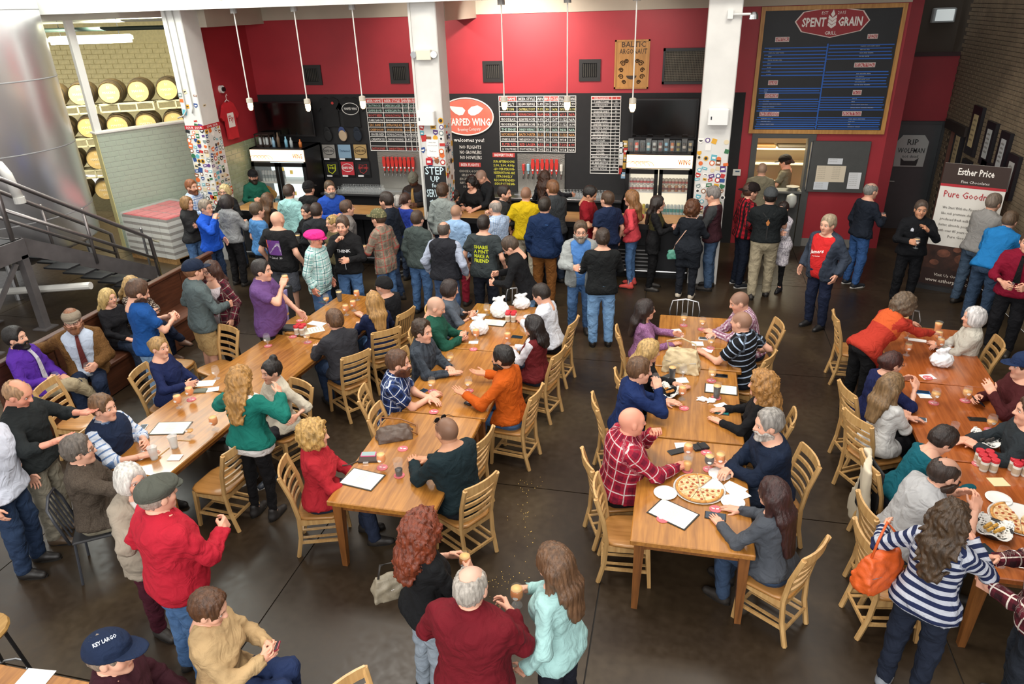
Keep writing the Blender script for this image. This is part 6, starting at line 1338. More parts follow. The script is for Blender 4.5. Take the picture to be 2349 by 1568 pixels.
def rail(lab, off, up=.95):
    t = thing('handrail', lab, 'railing', (0, 0, 0), 0, 'stair handrails'); O = Vector(off)
    a_, b_ = T0+O, T1+O
    mk('top_rail', MB().tube([a_+Vector((-.9, -.3, up+.02)) if False else a_+Vector((0, -.12, .02)), a_+Vector((0, -.1, up-.08)), a_+Vector((0, .0, up)), b_+Vector((0, -.15, up-.02)), b_+Vector((0, .0, up-.12)), b_+Vector((0, .03, 0))], .036, 8).mesh('rail', True), RL, t)
    mk('mid_rail', MB().tube([a_+Vector((0, -.1, up*.52)), b_+Vector((0, 0, up*.46))], .03, 8).mesh('rail', True), RL, t)
    for u in (.5,): c_ = a_+(b_-a_)*u; mk('post', MB().tube([c_+Vector((0, 0, -.02)), c_+Vector((0, 0, up))], .025, 8).mesh('rail', True), RL, t)
rail('near handrail of the steel stairs', (.03, 0, 0)); rail('far handrail of the steel stairs', (-.95, .15, 0))
# barrels on racks
BW = wood('barrel_stave', '#7a6542', '#4f3f28', .6, 0, 1); BH = M('barrel_head', '#d9b877', .6, noise=.12, nscale=5); HOOP = C('#4a4640', .5); RK = C('#d6ceA8'.lower(), .5); RKR = C('#8e2a24', .5)
pr = [(.245+.06*math.sin(PI*i/8), -.44+.88*i/8) for i in range(9)]
bme = MB().lathe(pr, 20, cap0=False, cap1=False).mesh('staves', True); bme.materials.append(BW); hme = MB().lathe([(.238, -.425), (.238, -.42)], 20).mesh('head'); hme.materials.append(BH); rim = MB().lathe([(.247, -.445), (.25, -.4)], 20, cap0=False, cap1=False).mesh('hoop', True); rim.materials.append(HOOP); hoop2 = MB().lathe([(.292, -.24), (.3, -.2)], 20, cap0=False, cap1=False).mesh('hoop', True); hoop2.materials.append(HOOP); hoop3 = MB().lathe([(.27, -.34), (.279, -.31)], 20, cap0=False, cap1=False).mesh('hoop', True); hoop3.materials.append(HOOP)
tx = MB().text('51', (0, -.1, -.43), (1, 0, 0), (0, -1, 0), .08, 'c').text('MAKERS', (0, .02, -.43), (1, 0, 0), (0, -1, 0), .08, 'c', .32).text('2009', (0, .14, -.43), (1, 0, 0), (0, -1, 0), .08, 'c'); txm = tx.mesh('chalk_mark'); txm.materials.append(C('#f4ecd2', .7))
UD = Vector((.86, .5, 0)).normalized(); kbar = 0
Bang = math.radians(38)
for row, z in enumerate((.55, 1.33, 2.11, 2.89)):
    for i in range(9):
        p_ = Vector((-16.35, 14.9, 0))+UD*(i*.66); x, y = p_.x, p_.y
        if y > 18.8: continue
        kbar += 1
        t = thing('barrel', 'oak ageing barrel, %s from the left in the %s row' % (ORD[i], ('bottom', 'second', 'third', 'top')[row]), 'barrel', (x, y, z), 0, 'oak barrels on racks'); t.rotation_euler = (PI/2, 0, Bang+.0); t.rotation_euler = (PI/2, 0, math.radians(28))
        t.rotation_euler = (-PI/2, 0, math.radians(28)+0); 
        for nm, me in (('staves', bme), ('head', hme), ('hoop', rim), ('hoop', hoop2), ('hoop', hoop3), ('chalk_mark', txm)):
            o = mk(nm, me, None, t)
            if nm == 'chalk_mark': o['kind'] = 'stuff'
        if i % 2 == 0 and row < 3:
            rk = thing('barrel_rack', 'steel barrel rack, %s from the left under the %s row' % (ORD[i//2], ('second', 'third', 'top')[row]), 'rack', (x, y, z+.3), math.radians(28), 'barrel racks'); m = RKR if i < 2 else RK
            for zz_ in (.02, .2): mk('rail', MB().box(-.3, .95, -.42, -.38, zz_, zz_+.035), m, rk)
            for xx_ in (-.3, .12, .53, .92): mk('upright', MB().box(xx_, xx_+.035, -.42, -.38, .02, .22), m, rk)
            mk('cradle', MB().box(-.3, .95, -.3, .3, .17, .2), m, rk)
t = thing('high_bay_light', 'long fluorescent strip light in the barrel room', 'light', (-13.5, 15.3, 4.1), math.radians(10)); mk('housing', MB().bbox(-.95, .95, -.16, .16, 0, .12, .04), C('#a8aa9c', .4), t); mk('hanger_rod', MB().tube([(-.7, 0, .1), (-.7, 0, .92)], .01, 6).tube([(.7, 0, .1), (.7, 0, .92)], .01, 6), BLK2, t); mk('diffuser', MB().bbox(-.9, .9, -.13, .13, -.06, 0, .0), M('tube_glow', '#fffbe8', .4, emis=5), t)
for k, (z, y, r, c_) in enumerate(((4.72, 14.6, .05, '#1d2420'), (4.5, 14.8, .03, '#c9c8bb'), (4.35, 14.5, .045, '#2a3a34'), (4.6, 15.4, .12, '#b9bba8'))):
    o = mk('ceiling_pipe', MB().tube([(-17, y+.6, z), (-9.7, y, z)], r, 10), C(c_, .5), None, True); tag(o, ('black', 'thin pale', 'dark green', 'fat pale')[k]+' pipe under the barrel room ceiling', 'pipe', 'barrel room pipes')
# pallets of shrink wrapped cases
def pallet(x, y, rz, nx, ny, nz, lab, wrap=True):
    t = thing('case_pallet', lab, 'pallet', (x, y, 0), rz); W, D = nx*.27, ny*.4; PW = wood('pallet_wood', '#b38a55', '#8a6438', .8)
    for k in range(5): mk('deck_board', MB().box(-W/2+k*(W-.1)/4, -W/2+k*(W-.1)/4+.1, -D/2, D/2, .1, .12), PW, t)
    for sy in (-1, 0, 1): mk('stringer', MB().box(-W/2, W/2, sy*(D/2-.05)-.04, sy*(D/2-.05)+.04, 0, .1), PW, t)
    for a_ in range(nx):
        for b_ in range(ny):
            for c2 in range(nz):
                if 0 < a_ < nx-1 and 0 < b_ < ny-1 and c2 < nz-1: continue
                x_, y_, z_ = -W/2+a_*.27, -D/2+b_*.4, .12+c2*.135
                o = mk('case', MB().box(x_+.004, x_+.266, y_+.004, y_+.396, z_, z_+.08), C('#d9d7d0', .6), t); mk('case_band', MB().box(x_+.006, x_+.264, y_+.006, y_+.394, z_+.08, z_+.13), C('#8a8076', .7), o)
                if c2 == nz-1: mk('red_lids', MB().box(x_+.02, x_+.25, y_+.02, y_+.38, z_+.13, z_+.142), C('#c83a40', .6), o)
    mk('stretch_wrap', MB().box(-W/2-.01, W/2+.01, -D/2-.01, D/2+.01, .12, .16+nz*.135), glassmat('stretch_film', '#eef0f0', .22, .2), t)
pallet(-10.33, 12.62, math.radians(-14), 5, 3, 6, 'shrink wrapped pallet of cases with red lids by the tiled wall'); pallet(-9.78, 14.35, math.radians(0), 2, 2, 8, 'small taller stack of red lidded cases near the column')
t = thing('stanchion', 'steel rope post near the stair foot', 'post', (*at(352, 636, 0)[:2], 0)); mk('base', MB().lathe([(.14, 0), (.14, .02), (.03, .04)], 16), STEEL, t); mk('pole', MB().lathe([(.022, .03), (.022, .95), (.03, .97), (.02, 1.0)], 12), STEEL, t)
q0, q1 = at(352, 636, 0), at(405, 560, 0); o = mk('rope', MB().tube([(q0[0]+(q1[0]-q0[0])*u, q0[1]+(q1[1]-q0[1])*u, .88-.5*math.sin(PI*min(u, .95)*.8)) for u in np.linspace(0, 1, 12)], .018, 6), C('#cfc7ae', .8), None); tag(o, 'pale rope hanging from the steel post', 'rope')
# bar stools stacked behind the left column
for i, (px, py) in enumerate(((535, 405), (562, 395), (558, 425))):
    o = atY(px, py, 13.6); z = .75+.0*i; t = thing('bar_stool', 'wooden backed bar stool stored behind the column, %s' % ('left one', 'right one', 'front one')[i], 'stool', (-8.72+.22*(i==1), 13.15+.3*i, 0), .3*i, 'stools behind the column')
    mk('seat', MB().lathe([(.17, .72), (.18, .74), (.17, .755)], 16), wood('stool_ply', '#b08a4e', '#8f6a34', .5), t); mk('backrest', MB().prism([(.17*math.cos(a_), .12*math.sin(a_)) for a_ in np.linspace(0, 2*PI, 16, endpoint=False)], .02, (0, .17, 1.06), (1, 0, 0), (0, 0, 1)), wood('stool_ply', '#b08a4e', '#8f6a34', .5), t)
    for k in range(4): a_ = PI/4+k*PI/2; mk('leg', MB().tube([(.11*math.cos(a_), .11*math.sin(a_), .72), (.2*math.cos(a_), .2*math.sin(a_), 0)], .012, 6), BLK2, t)
    mk('foot_ring', MB().tube([(.16*math.cos(a_), .16*math.sin(a_), .28) for a_ in np.linspace(0, 2*PI, 12, endpoint=False)], .009, 5, True), BLK2, t); mk('back_rod', MB().tube([(-.08, .16, .74), (-.09, .17, 1.05)], .01, 6).tube([(.08, .16, .74), (.09, .17, 1.05)], .01, 6), BLK2, t)
# booth bench along the left
BD = wood('bench_walnut', '#5a3320', '#3a1f12', .45, .15, 1)
t = thing('booth_bench', 'long dark wooden booth bench with panelled back', 'bench', (-7.65, 8.0, 0)); 
for i in range(5): mk('back_panel', MB().bbox(-.03, .03, -2.2+i*.86, -2.2+(i+1)*.86-.015, .05, .93, .008), BD, t)
mk('cap_rail', MB().bbox(-.05, .05, -2.22, 2.12, .93, .97, .008), BD, t); mk('seat_board', MB().bbox(.03, .48, -2.2, 1.4, .4, .45, .01), BD, t); mk('seat_front', MB().box(.42, .45, -2.2, 1.4, .02, .4), BD, t)
t = thing('yellow_hazard_strip', 'yellow and black hazard tape on the floor by the stairs', 'floor tape', (0, 0, 0)); a_, b_ = at(325, 628, .002), at(372, 634, .002); mk('tape', MB().prism([(0, 0), (.9, 0), (.9, .08), (0, .08)], .003, a_, ((b_-a_)/np.linalg.norm(b_-a_)).tolist(), (0, 1, 0)), C('#c8b23a', .6), t)
# ================================================================ the crowd
p = person
def seatp(label, chairlab, *a, vert=False, **k):
    I = person(label, *a, sit=1, **k)
    if chairlab: chair(I['pos'][0], I['pos'][1], I['yaw'], chairlab, vert)
    return I
JEAN = ('denim', '#38557e', '#5f83b0'); DJEAN = ('denim', '#1f2c44', '#31435f'); LJEAN = ('denim', '#5f89b8', '#8fb4da')
# --- by the tiled wall and the left column
p('laughing man with red beard in white and blue plaid shirt', 440, 430, 100, 1.8, shirt=('plaid', '#dfe3ea', '#8aa5cf', '#3f64a8', .1), neck='collar', hc='#8a5230', beard='trim', bc='#7a4526', ar='hold', pants=JEAN)
p('woman in black hoodie with folded arms beside blue fleece man', 430, 468, 95, 1.68, 1, shirt='#2a2a2b', neck='hood', hair='bob', hc='#8d683e', ar='fold', al='fold', pants=JEAN)
I = p('man with glasses in royal blue fleece sipping beer', 473, 478, 95, 1.78, shirt='#1b4fb8', neck='high', hc='#8f8070', glasses=True, ar='drink', al='pocket', pants=DJEAN)
give(I, 1, 'small', 'low', 'small glass raised by the man in blue fleece')
p('blonde woman with glasses facing out beside the stickered column', 516, 440, 175, 1.7, 1, shirt='#1c1c1e', hair='bob', hc='#cdb783', glasses=True, ar='hold', al='hold')
p('person in light grey hoodie and black trousers, seen from behind', 522, 465, 15, 1.72, shirt=('heather', '#7c7d7f', '#989a9b'), neck='hood', hair='bob', hc='#2e2623', pants='#1b1a1c', ar='hold', b=1.05)
p('bearded man in green zip pullover and black cap', 581, 406, 135, 1.7, shirt='#1b5c4b', neck='high', hc='#2b1f18', beard='full', hat='cap', hatc='#1b1b1d', ar='hold', al='hold')
p('woman with very long brown hair and black top, back turned', 615, 460, 10, 1.72, 1, shirt='#1b191a', hair='longest', hc='#5d4026', pants='#1a1a1d')
p('man in pale mint shirt facing the left cooler', 664, 442, 5, 1.79, shirt='#9fcfcd', neck='collar', hc='#46352a', pants='#1e1e22', b=1.05)
p('man in black cap and black shirt with back turned at cooler', 709, 434, 8, 1.76, shirt='#1f1e1f', neck='collar', hc='#3a2c22', hat='cap', hatc='#1b1a1b')
p('grey bearded man in bright blue button shirt', 757, 434, 140, 1.82, shirt='#234aa6', neck='collar', hc='#55422f', beard='full', bc='#8c857c', ar='hold', al='hold', b=1.08)
p('man in light blue t-shirt with back turned', 591, 484, 35, 1.77, shirt='#4a7cb0', sl='short', hc='#54422f', hair='short', pants='#23262d')
I = p('bald man in black graphic t-shirt and grey cargo shorts', 637, 505, 8, 1.85, b=1.3, belly=.05, shirt='#19191b', sl='short', hair='bald', plen='shorts', pants='#565860', hem=-.1, ar='side', al='side')
m = MB().add([(-.13, 0, 0), (.12, .0, 0), (.12, .22, 0), (-.13, .22, 0)], [(0, 1, 2, 3)]); stamp(I, MB().add([(-.13+.25*i/6, .24*j/4, 0) for j in range(5) for i in range(7)], [(j*7+i, j*7+i+1, j*7+i+8, j*7+i+7) for j in range(4) for i in range(6)]), .17, '#6a3a86', True, 0, 'graphic')
stamp(I, MB().add([(-.13, .1, 0), (-.13, .24, 0), (-.02, .24, 0), (-.07, .17, 0)], [(0, 1, 2, 3)][::-1]), .17, '#e0653f', True, 0, 'graphic', .0105)
g = MB()
for k in range(9): g.add([(.12-.022*(9-k), .012+k*.0, 0), (.12, .012, 0)], []) if 0 else g.add([(-.1+.02*k, .015+.021*k, 0), (.115, .015+.021*k, 0), (.115, .027+.021*k, 0), (-.1+.02*k, .027+.021*k, 0)], [(0, 1, 2, 3)])
stamp(I, g, .17, '#cfcad2', True, 0, 'graphic', .0112); print_on(I, ['=  Cancel  30'], .115, .045, '#d5d2d2', True, width=.24)
I = p('woman in black hoodie facing out between two dark jackets', 703, 486, 195, 1.66, 1, shirt='#19191b', neck='hood', hair='pony', hc='#2a1f1b', ar='hold', al='down'); give(I, 1, 'pint', 'dark', 'dark beer held by the woman in the black hoodie')
p('dark haired man in charcoal jacket with back turned', 727, 486, -8, 1.78, b=1.12, shirt='#25272b', neck='collar', hc='#3a2b23', pants='#22252c')
I = p('person in bright pink cap and pale teal plaid shirt gesturing', 724, 550, 95, 1.7, b=1.1, belly=.06, shirt=('plaid', '#d2e2e1', '#93c3c0', '#3f7f82', .1), neck='collar', hem=-.17, hair='thin', hc='#b9a58f', hat='visorcap', hatc='#dd2f86', ar='down', al='down', pants=JEAN, skin='r')
p('blonde woman with sunglasses on her head and olive top', 762, 512, 215, 1.66, 1, shirt='#665c40', sl='short', hair='pony', hc='#b39258', shades=True, ar='hold', pants='#2b2a28')
I = p('man in black printed hoodie holding his chin', 786, 520, 172, 1.8, shirt='#18181a', neck='hood', hc='#523f31', hair='messy', beard='stubble', ar='chin', al='hold', pants=JEAN, b=1.08)
print_on(I, ['THINK'], .31, .07, '#e8e8ea', width=.3, bold=.02); stamp(I, MB().add([(-.004, -.1, 0), (.004, -.1, 0), (.004, .2, 0), (-.004, .2, 0)], [(0, 1, 2, 3)]), .06, '#cfcfd2', name='zip')
hold_phone(I, 'black phone held by the man in the printed hoodie', sides=(-1,))
p('young man in grey hoodie seen from behind near the bar end', 797, 479, 50, 1.75, shirt='#76726f', neck='hood', hc='#553e2f')
I = p('man in camouflage cap and faded brown plaid shirt', 868, 502, -75, 1.82, shirt=('plaid', '#8b7e6d', '#6d6358', '#a5544c', .13), neck='collar', hem=-.16, hc='#4b382b', hat='cap', hatc=('dots', '#5c5c42', '#8d8562', 28), brimc=('dots', '#5c5c42', '#8d8562', 28), ar='down', al='holdlow', pants=JEAN)
give(I, -1, 'tulip', 'full', 'orange beer held by the man in the camouflage cap')
p('tall man in dark navy jacket looking left', 886, 462, -80, 1.88, shirt='#1b222e', neck='collar', hem=-.1, hc='#2f231c', beard='stubble', pants=DJEAN, stride=.12)
p('older woman with short grey hair tucked behind navy jacket', 912, 464, -110, 1.56, 1, shirt='#454a54', hair='bob', hc='#aaa5a0')
p('woman in royal blue top with brown ponytail at the bar', 931, 459, 25, 1.68, 1, shirt='#263a92', sl='half', hair='pony', hc='#432a1f', neck='boat')
p('bartender in grey vest and cap looking down by the tap wall', 948, 413, 178, 1.76, shirt='#2a211e', neck='collar', vest=('#34343a', 'vee'), tie='#a8834c', skin='d', hair='buzz', hc='#1c1512', hat='beanie', hatc='#66655a', head=(0, 30), ar='hold', al='hold')
p('man in grey green hoodie with red hood lining, near tables', 958, 504, 15, 1.76, shirt='#434d4b', neck='hood', hood='#b3252a', hc='#453325', glasses=True, pants=JEAN, hem=-.1, b=1.06)
p('curly haired young man in pale grey hoodie with red hood at bar', 1016, 441, 8, 1.82, shirt=('heather', '#7f8683', '#98a09c'), neck='hood', hood='#bb2029', hair='tuft', hc='#46301f')
p('balding man in black vest over pale blue sleeves', 1019, 529, 5, 1.78, b=1.15, shirt='#a3acbf', neck='collar', vest=('#222329', 'collar'), hair='thin', hc='#4f463f', pants=('denim', '#3b4f6e', '#4f678c'), ar='side', al='side')
p('short haired person in light denim jacket and red trousers', 1047, 488, 8, 1.76, shirt=('denim', '#82a5ce', '#a4c2e2'), neck='collar', hair='buzz', hc='#80624b', pants='#8d2133')
p('dark haired person in black leaning over the bar', 1042, 451, 100, 1.56, 1, shirt='#1b1a1b', hair='bob', hc='#1b1513', lean=26, head=(0, 25), ar='reach', al='hold')
p('bartender with long black hair and black shirt', 1082, 421, 195, 1.73, 1, shirt='#18181a', neck='vee', hair='wavy', hc='#15100e', ar='hold', al='hold', head=(10, 20))
p('tall grey cropped bartender in black shirt bending forward', 1104, 407, 215, 1.86, shirt='#1d1f22', sl='rolled', neck='collar', hair='buzz', hc='#635a52', lean=16, head=(0, 28), ar='lean', al='lean')
p('man with dark goatee in black jacket at the bar', 1158, 445, 100, 1.8, b=1.1, shirt='#2b2c2d', neck='collar', hc='#281d18', beard='goatee', ar='hold')
I = p('grey haired man with glasses in blue check shirt drinking', 1136, 478, -55, 1.8, b=1.1, shirt=('check', '#c3d0e3', '#94abcb', .03), neck='collar', hair='thin', hc='#928981', glasses=True, ar='drink', al='down', pants='#3c3a36')
give(I, 1, 'small', 'low', 'small glass raised by the man in check shirt')
I = p('man in charcoal slogan t-shirt with yellow lettering', 1110, 516, 5, 1.79, b=1.16, shirt='#363d3f', sl='short', hc='#281e18', pants='#1e212b', hem=-.12, ar='side', al='side')
print_on(I, ['SHARE', 'A PINT', 'MAKE A', 'FRIEND'], .34, .075, '#c9d22a', True, width=.24, lead=.95, bold=.03)
I = p('man with glasses in black track jacket writing on a napkin', 1172, 567, -95, 1.8, shirt='#151619', neck='high', hem=-.1, hc='#4a3a2d', glasses=True, lean=22, head=(0, 28), ar='hold', al='holdlow', pants=LJEAN)
stamp(I, MB().add([(-.03, 0, 0), (.03, 0, 0), (.03, .045, 0), (-.03, .045, 0)], [(0, 1, 2, 3)]), .33, '#4a82c0', x0=.09, name='logo')
t = thing('napkin', 'folded white napkin held by the bending man in black', 'napkin', I['grip'][-1][0], .3); mk('sheet', MB().box(-.05, .05, -.05, .05, 0, .004), C('#eceae6', .8), t)
p('man in yellow polo shirt facing the taps', 1207, 447, 5, 1.84, b=1.13, shirt='#cbac16', sl='short', neck='collar', hair='buzz', hc='#543d29', pants='#c4bca9', ar='hold', al='side')
p('bartender with long brown hair reaching for glasses', 1250, 407, 15, 1.7, 1, shirt=('dots', '#222227', '#3c3c44', 60), hair='wavy', hc='#432a1d', ar=(.45, .34, -.2), al='hold')
p('man in dark grey hoodie with blue hood lining leaning at the bar', 1267, 434, -45, 1.9, b=1.15, shirt='#393d40', neck='hood', hood='#2353ab', hc='#7d5537', hair='short', ar='hold')
I = p('man in navy fleece jacket and brown trousers', 1250, 474, 10, 1.87, b=1.1, shirt='#182b4d', neck='high', hem=-.1, hc='#2f261d', pants='#7f5127')
print_on(I, ['~'], .4, .09, '#3f74b8', True, x0=.09, width=.06)
I = p('dark haired man in deep red polo checking his glass', 1353, 447, 100, 1.83, shirt='#7f121d', sl='short', neck='collar', hc='#1c1511', skin='t', head=(0, 25), ar='hold', al='hold', pants='#20242f'); give(I, 1, 'tulip', 'full', 'beer held by the man in the red polo')
p('man in navy polo shirt looking up left', 1392, 459, -35, 1.79, b=1.08, shirt='#1b2743', sl='short', neck='collar', hc='#503b2a', pants='#1f2536', head=(-20, -8))
p('young woman in coral top and blue jeans with pink shoes', 1447, 455, -80, 1.76, 1, shirt='#cb464f', neck='boat', hair='long', hc='#8d623b', pants=JEAN, plen='tight', shoes='#d4524b', ar='hip', al='hip', hem=-.05)
I = p('bearded man in pale grey hoodie open over a blue polo', 1332, 532, 168, 1.79, belly=.05, shirt='#9a9e9d', neck='collar', inner=('#4f7fbe', 'collar'), coatopen=.085, hem=-.14, hair='messy', hc='#54412f', beard='full', bc='#8e8478', glasses=True, ar='hold', al='side', pants=JEAN); give(I, 1, 'tulip', 'low', 'near empty glass held by the man in the open grey hoodie')
p('man in black sweater and light blue jeans seen from behind', 1382, 549, -12, 1.79, b=1.14, shirt='#1b1d1e', hem=-.1, hair='messy', hc='#382a20', pants=LJEAN, shoes='#1d1712', ar='hold', al='hold')
p('woman with long dark hair in olive top reading a phone', 1510, 468, 95, 1.69, 1, shirt=('split', '#3b371d', '#161618', .22), hair='long', hc='#261b16', pants='#131315', glasses=True, ar='phone', al='phone', hem=-.2)
p('woman with curly auburn hair in long black coat', 1588, 480, 15, 1.69, 1, shirt='#1c2027', hem=-.34, hair='curly', hc='#5e3820', pants='#1d2027', shoes='#c4b8a6', ar='hold', al='hold', b=1.1)
p('grey haired man in maroon and grey raglan shirt', 1635, 449, -80, 1.83, b=1.1, shirt=('sleeve', '#361b22', '#3b3d3f'), hc='#847d79', head=(0, 15), ar='hold', al='hold', pants=('denim', '#2f4058', '#48607e'))
p('man in red buffalo plaid with backward cap and glasses', 1722, 441, 75, 1.84, shirt=('check', '#a51827', '#1d1114', .075), neck='collar', hat='cap', hatc='#1f1717', hatback=True, hc='#4a2f22', beard='stubble', glasses=True, inner=('#151315', 'crew'), coatopen=.03, pants='#171d2b', shoes='#20232a', ar='hip')
p('man in tan shirt ordering at the kitchen window', 1748, 390, 8, 1.8, b=1.12, shirt='#7f7965', neck='collar', hair='buzz', hc='#857664', pants='#2c2c2e')
p('cook in grey t-shirt and black cap behind the window', 1801, 372, -70, 1.73, shirt='#75715f', sl='short', hat='cap', hatc='#1d1b1a', hair='pony', hc='#36231a', head=(0, 15), ar='hold', al='hold')
I = p('broad man in black work shirt, grey cap and khaki trousers', 1767, 453, 3, 1.88, b=1.22, belly=.04, shirt='#181c1e', sl='short', neck='collar', hair='short', hc='#241c18', hat='cap', hatc='#45484a', pants='#9f947c', shoes='#2a2623', stride=.1, ar='hold', al='hold', hem=-.0)
stamp(I, MB().add([(-.012, .0, 0), (.012, 0, 0), (.03, .05, 0), (.0, .1, 0), (-.03, .05, 0)], [(0, 1, 2, 3, 4)]), .27, '#b8733a', True, 0, 'leather_patch')
stamp(I, MB().add([(-.01, -.26, 0), (.01, -.26, 0), (.01, .0, 0), (-.01, .0, 0)], [(0, 1, 2, 3)]).add([(-.015, .1, 0), (.0, .09, 0), (.1, .2, 0), (.085, .21, 0)], [(0, 1, 2, 3)]).add([(.015, .1, 0), (.0, .09, 0), (-.1, .2, 0), (-.085, .21, 0)], [(3, 2, 1, 0)]), .27, '#0e0f10', True, 0, 'suspender')
p('woman in white and purple patterned dress with black boots', 1796, 480, -150, 1.6, 1, shirt=('dots', '#d5d0d6', '#3f2b52', 55), hem=-.36, hair='pony', hc='#2a1c17', pants='#151517', plen='tight', shoes='#15151a', ar='fold', al='fold')
I = p('man in red printed t-shirt under open blue fleece jacket', 1899, 517, -135, 1.79, belly=.06, b=1.08, shirt='#343c4a', neck='collar', inner=('#c9292a', 'crew'), coatopen=.1, hem=-.13, hair='part', hc='#a8977e', pants='#1c2339', shoes='#1b1a1c', ar='side', al='side')
print_on(I, ['Jamers'], .3, .075, '#eeeae6', width=.2, slant=.25, bold=.02); print_on(I, ['~~~'], .24, .07, '#eeeae6', width=.2, slant=.2)
I = p('grey haired man in navy long sleeve shirt holding a beer', 1998, 439, 65, 1.83, shirt='#1b212c', hair='thin', hc='#87847f', ar='hold', pants=('denim', '#264674', '#3f639a'), shoes='#20232a'); give(I, 1, 'tulip', 'half', 'beer held by the man in the navy shirt')
I = p('man in black tracksuit with blue stripes chewing a stick', 2112, 482, 185, 1.74, shirt='#131418', neck='high', hc='#54453a', skin='t', ar='hold', al='elbow', pants='#131418', b=1.08, shoes='#121214'); give(I, 1, 'tulip', 'dark', 'dark beer held by the man in the tracksuit')
stamp(I, MB().add([(-.02, 0, 0), (.02, 0, 0), (.02, .04, 0), (0, .055, 0), (-.02, .04, 0)], [(0, 1, 2, 3, 4)]), .36, '#c9ccd6', x0=-.08, name='crest')
p('man in grey sweater and jeans beside the banner', 2279, 467, 55, 1.84, b=1.08, shirt='#918f8c', neck='collar', hc='#7d6e61', lean=12, ar='hold', al='hold', pants=('denim', '#3a4b5e', '#53677e'))
p('man in sky blue pullover bending over', 2316, 508, 45, 1.8, b=1.15, shirt='#2379ba', neck='collar', hc='#665240', lean=27, ar='hold', al='hold', pants=('denim', '#26364a', '#3a4d66'))
I = p('man in crimson shirt and black tie at the right edge', 2358, 556, 205, 1.8, b=1.1, shirt='#7c0f2a', sl='rolled', neck='collar', tie='#161618', pants='#17171b', ar='holdlow', al='holdlow'); give(I, 1, 'small', 'low', 'small glass held by the man in the black tie')
# --- left floor group
p('man in navy cap and grey hoodie with khaki shorts holding a chair', 446, 622, 35, 1.82, b=1.12, shirt='#566263', neck='hood', hood='#b23630', hem=-.1, hc='#80583c', hat='cap', hatc='#1b2539', plen='shorts', pants='#a88d60', ar='holdlow', al='side')
I = p('smiling woman with glasses in open plaid shirt over printed tee', 484, 622, 195, 1.7, 1, shirt=('plaid', '#5e1a2b', '#33191f', '#8f8478', .1), neck='collar', inner=('#c9bcc0', 'scoop'), coatopen=.1, hem=-.14, hair='long', hc='#43281d', glasses=True, pants='#171517', plen='tight', shoes='#513024', ar='hold', al='side')
print_on(I, ['KILL'], .3, .06, '#a03040', width=.15); print_on(I, ['SMA'], .04, .06, '#a03040', width=.13)
I = p('heavy man in purple polo shirt drinking beer', 602, 622, 80, 1.82, b=1.2, belly=.09, shirt='#634478', sl='short', neck='collar', hem=-.14, hc='#2a2320', ar='drink', al=(.17, .27, -.44), pants='#18171a'); give(I, 1, 'tulip', 'full', 'orange beer raised by the man in the purple polo')
p('man in cobalt blue polo and faded jeans looking down', 317, 672, 35, 1.84, b=1.08, shirt='#194a8a', sl='short', neck='collar', hair='messy', hc='#523724', beard='trim', head=(10, 22), ar='phone', al='phone', pants=('denim', '#6b8aab', '#94b0cc'))
I = seatp('blonde woman in black seen from behind on the bench', None, 250, 684, 100, 1.66, 1, shirt='#1c1c20', hair='shoulder', hc='#c8a96c', ar='lap', al='lap')
I = seatp('woman in brown polka dot blouse sitting on the bench with phone', None, 304, 655, 95, 1.68, 1, shirt=('dots', '#463731', '#cfc4b5', 45), hair='long', hc='#b59360', ar='phone', al='phone', pants='#171e30', cross=True, shoes='#5f4333', head=(0, 15)); hold_phone(I, 'phone held by the woman in polka dots')
I = seatp('bearded man in brown tweed blazer and flat cap on the bench', None, 167, 737, 140, 1.82, b=1.1, shirt=('heather', '#5d4020', '#6f4e2a', 90), neck='collar', inner=('#b6c1d2', 'collar'), coatopen=.1, tie='#5e2a28', hat='flat', hatc='#857969', glasses=True, hc='#8a5a3c', beard='full', hair='short', ar='bench', al='holdlow', pants='#1f2a40'); give(I, -1, 'tulip', 'half', 'beer held by the man in the flat cap on the bench')
I = seatp('dark bearded man in purple shirt and silver tie on the bench', None, 38, 777, 75, 1.8, shirt='#532a94', neck='collar', tie='#c2bfc9', hair='part', hc='#1a1411', beard='trim', ar='holdlow', al='lap', pants='#ab9c7f', cross=True, lean=-6); give(I, 1, 'tulip', 'low', 'glass held by the man in the purple shirt and tie')
# --- first row of tables
seatp('blonde woman with bun in navy knit sweater', 'oak chair of the woman in the navy knit sweater', 366, 798, 80, 1.7, 1, belly=.09, shirt='#19234a', hair='bun', hc='#a5814f', neck='boat', ar=(.2, .3, -.2), al='lap', pants=('denim', '#2a394f', '#3c5068'), head=(15, 0), hem=-.04)
I = p('woman with long wavy blonde hair in teal sweater gesturing', 553, 870, 5, 1.71, 1, shirt='#166a5e', neck='boat', inner=('#e0dcd8', 'crew'), hair='wavy', hc='#aa7d43', pants='#171618', plen='tight', shoes='#262322', ar=(.25, .2, -.02), al=(.25, .22, -.02), hem=-.02, b=1.05)
I = seatp('woman with dark top bun in cream shirt turned round on her chair', 'oak chair under the woman in the cream shirt', 622, 853, 205, 1.69, 1, shirt='#c4bba9', sl='half', neck='collar', hair='topbun', hc='#1c1512', ar='lap', al=(.42, .1, -.2), pants='#28272a', shoes='#333a44')
stamp(I, MB().box(-.05, .05, -.025, .025, 0, .001), .28, '#d9b92e', x0=.08, name='name_tag')
seatp('person with short brown hair in charcoal hoodie, back to camera', 'oak chair of the person in charcoal hoodie', 768, 737, -55, 1.76, b=1.15, shirt='#313136', neck='hood', hood='#65717f', hair='messy', hc='#5f422b', glasses=True, ar='table', al='table', pants=DJEAN, lean=12)
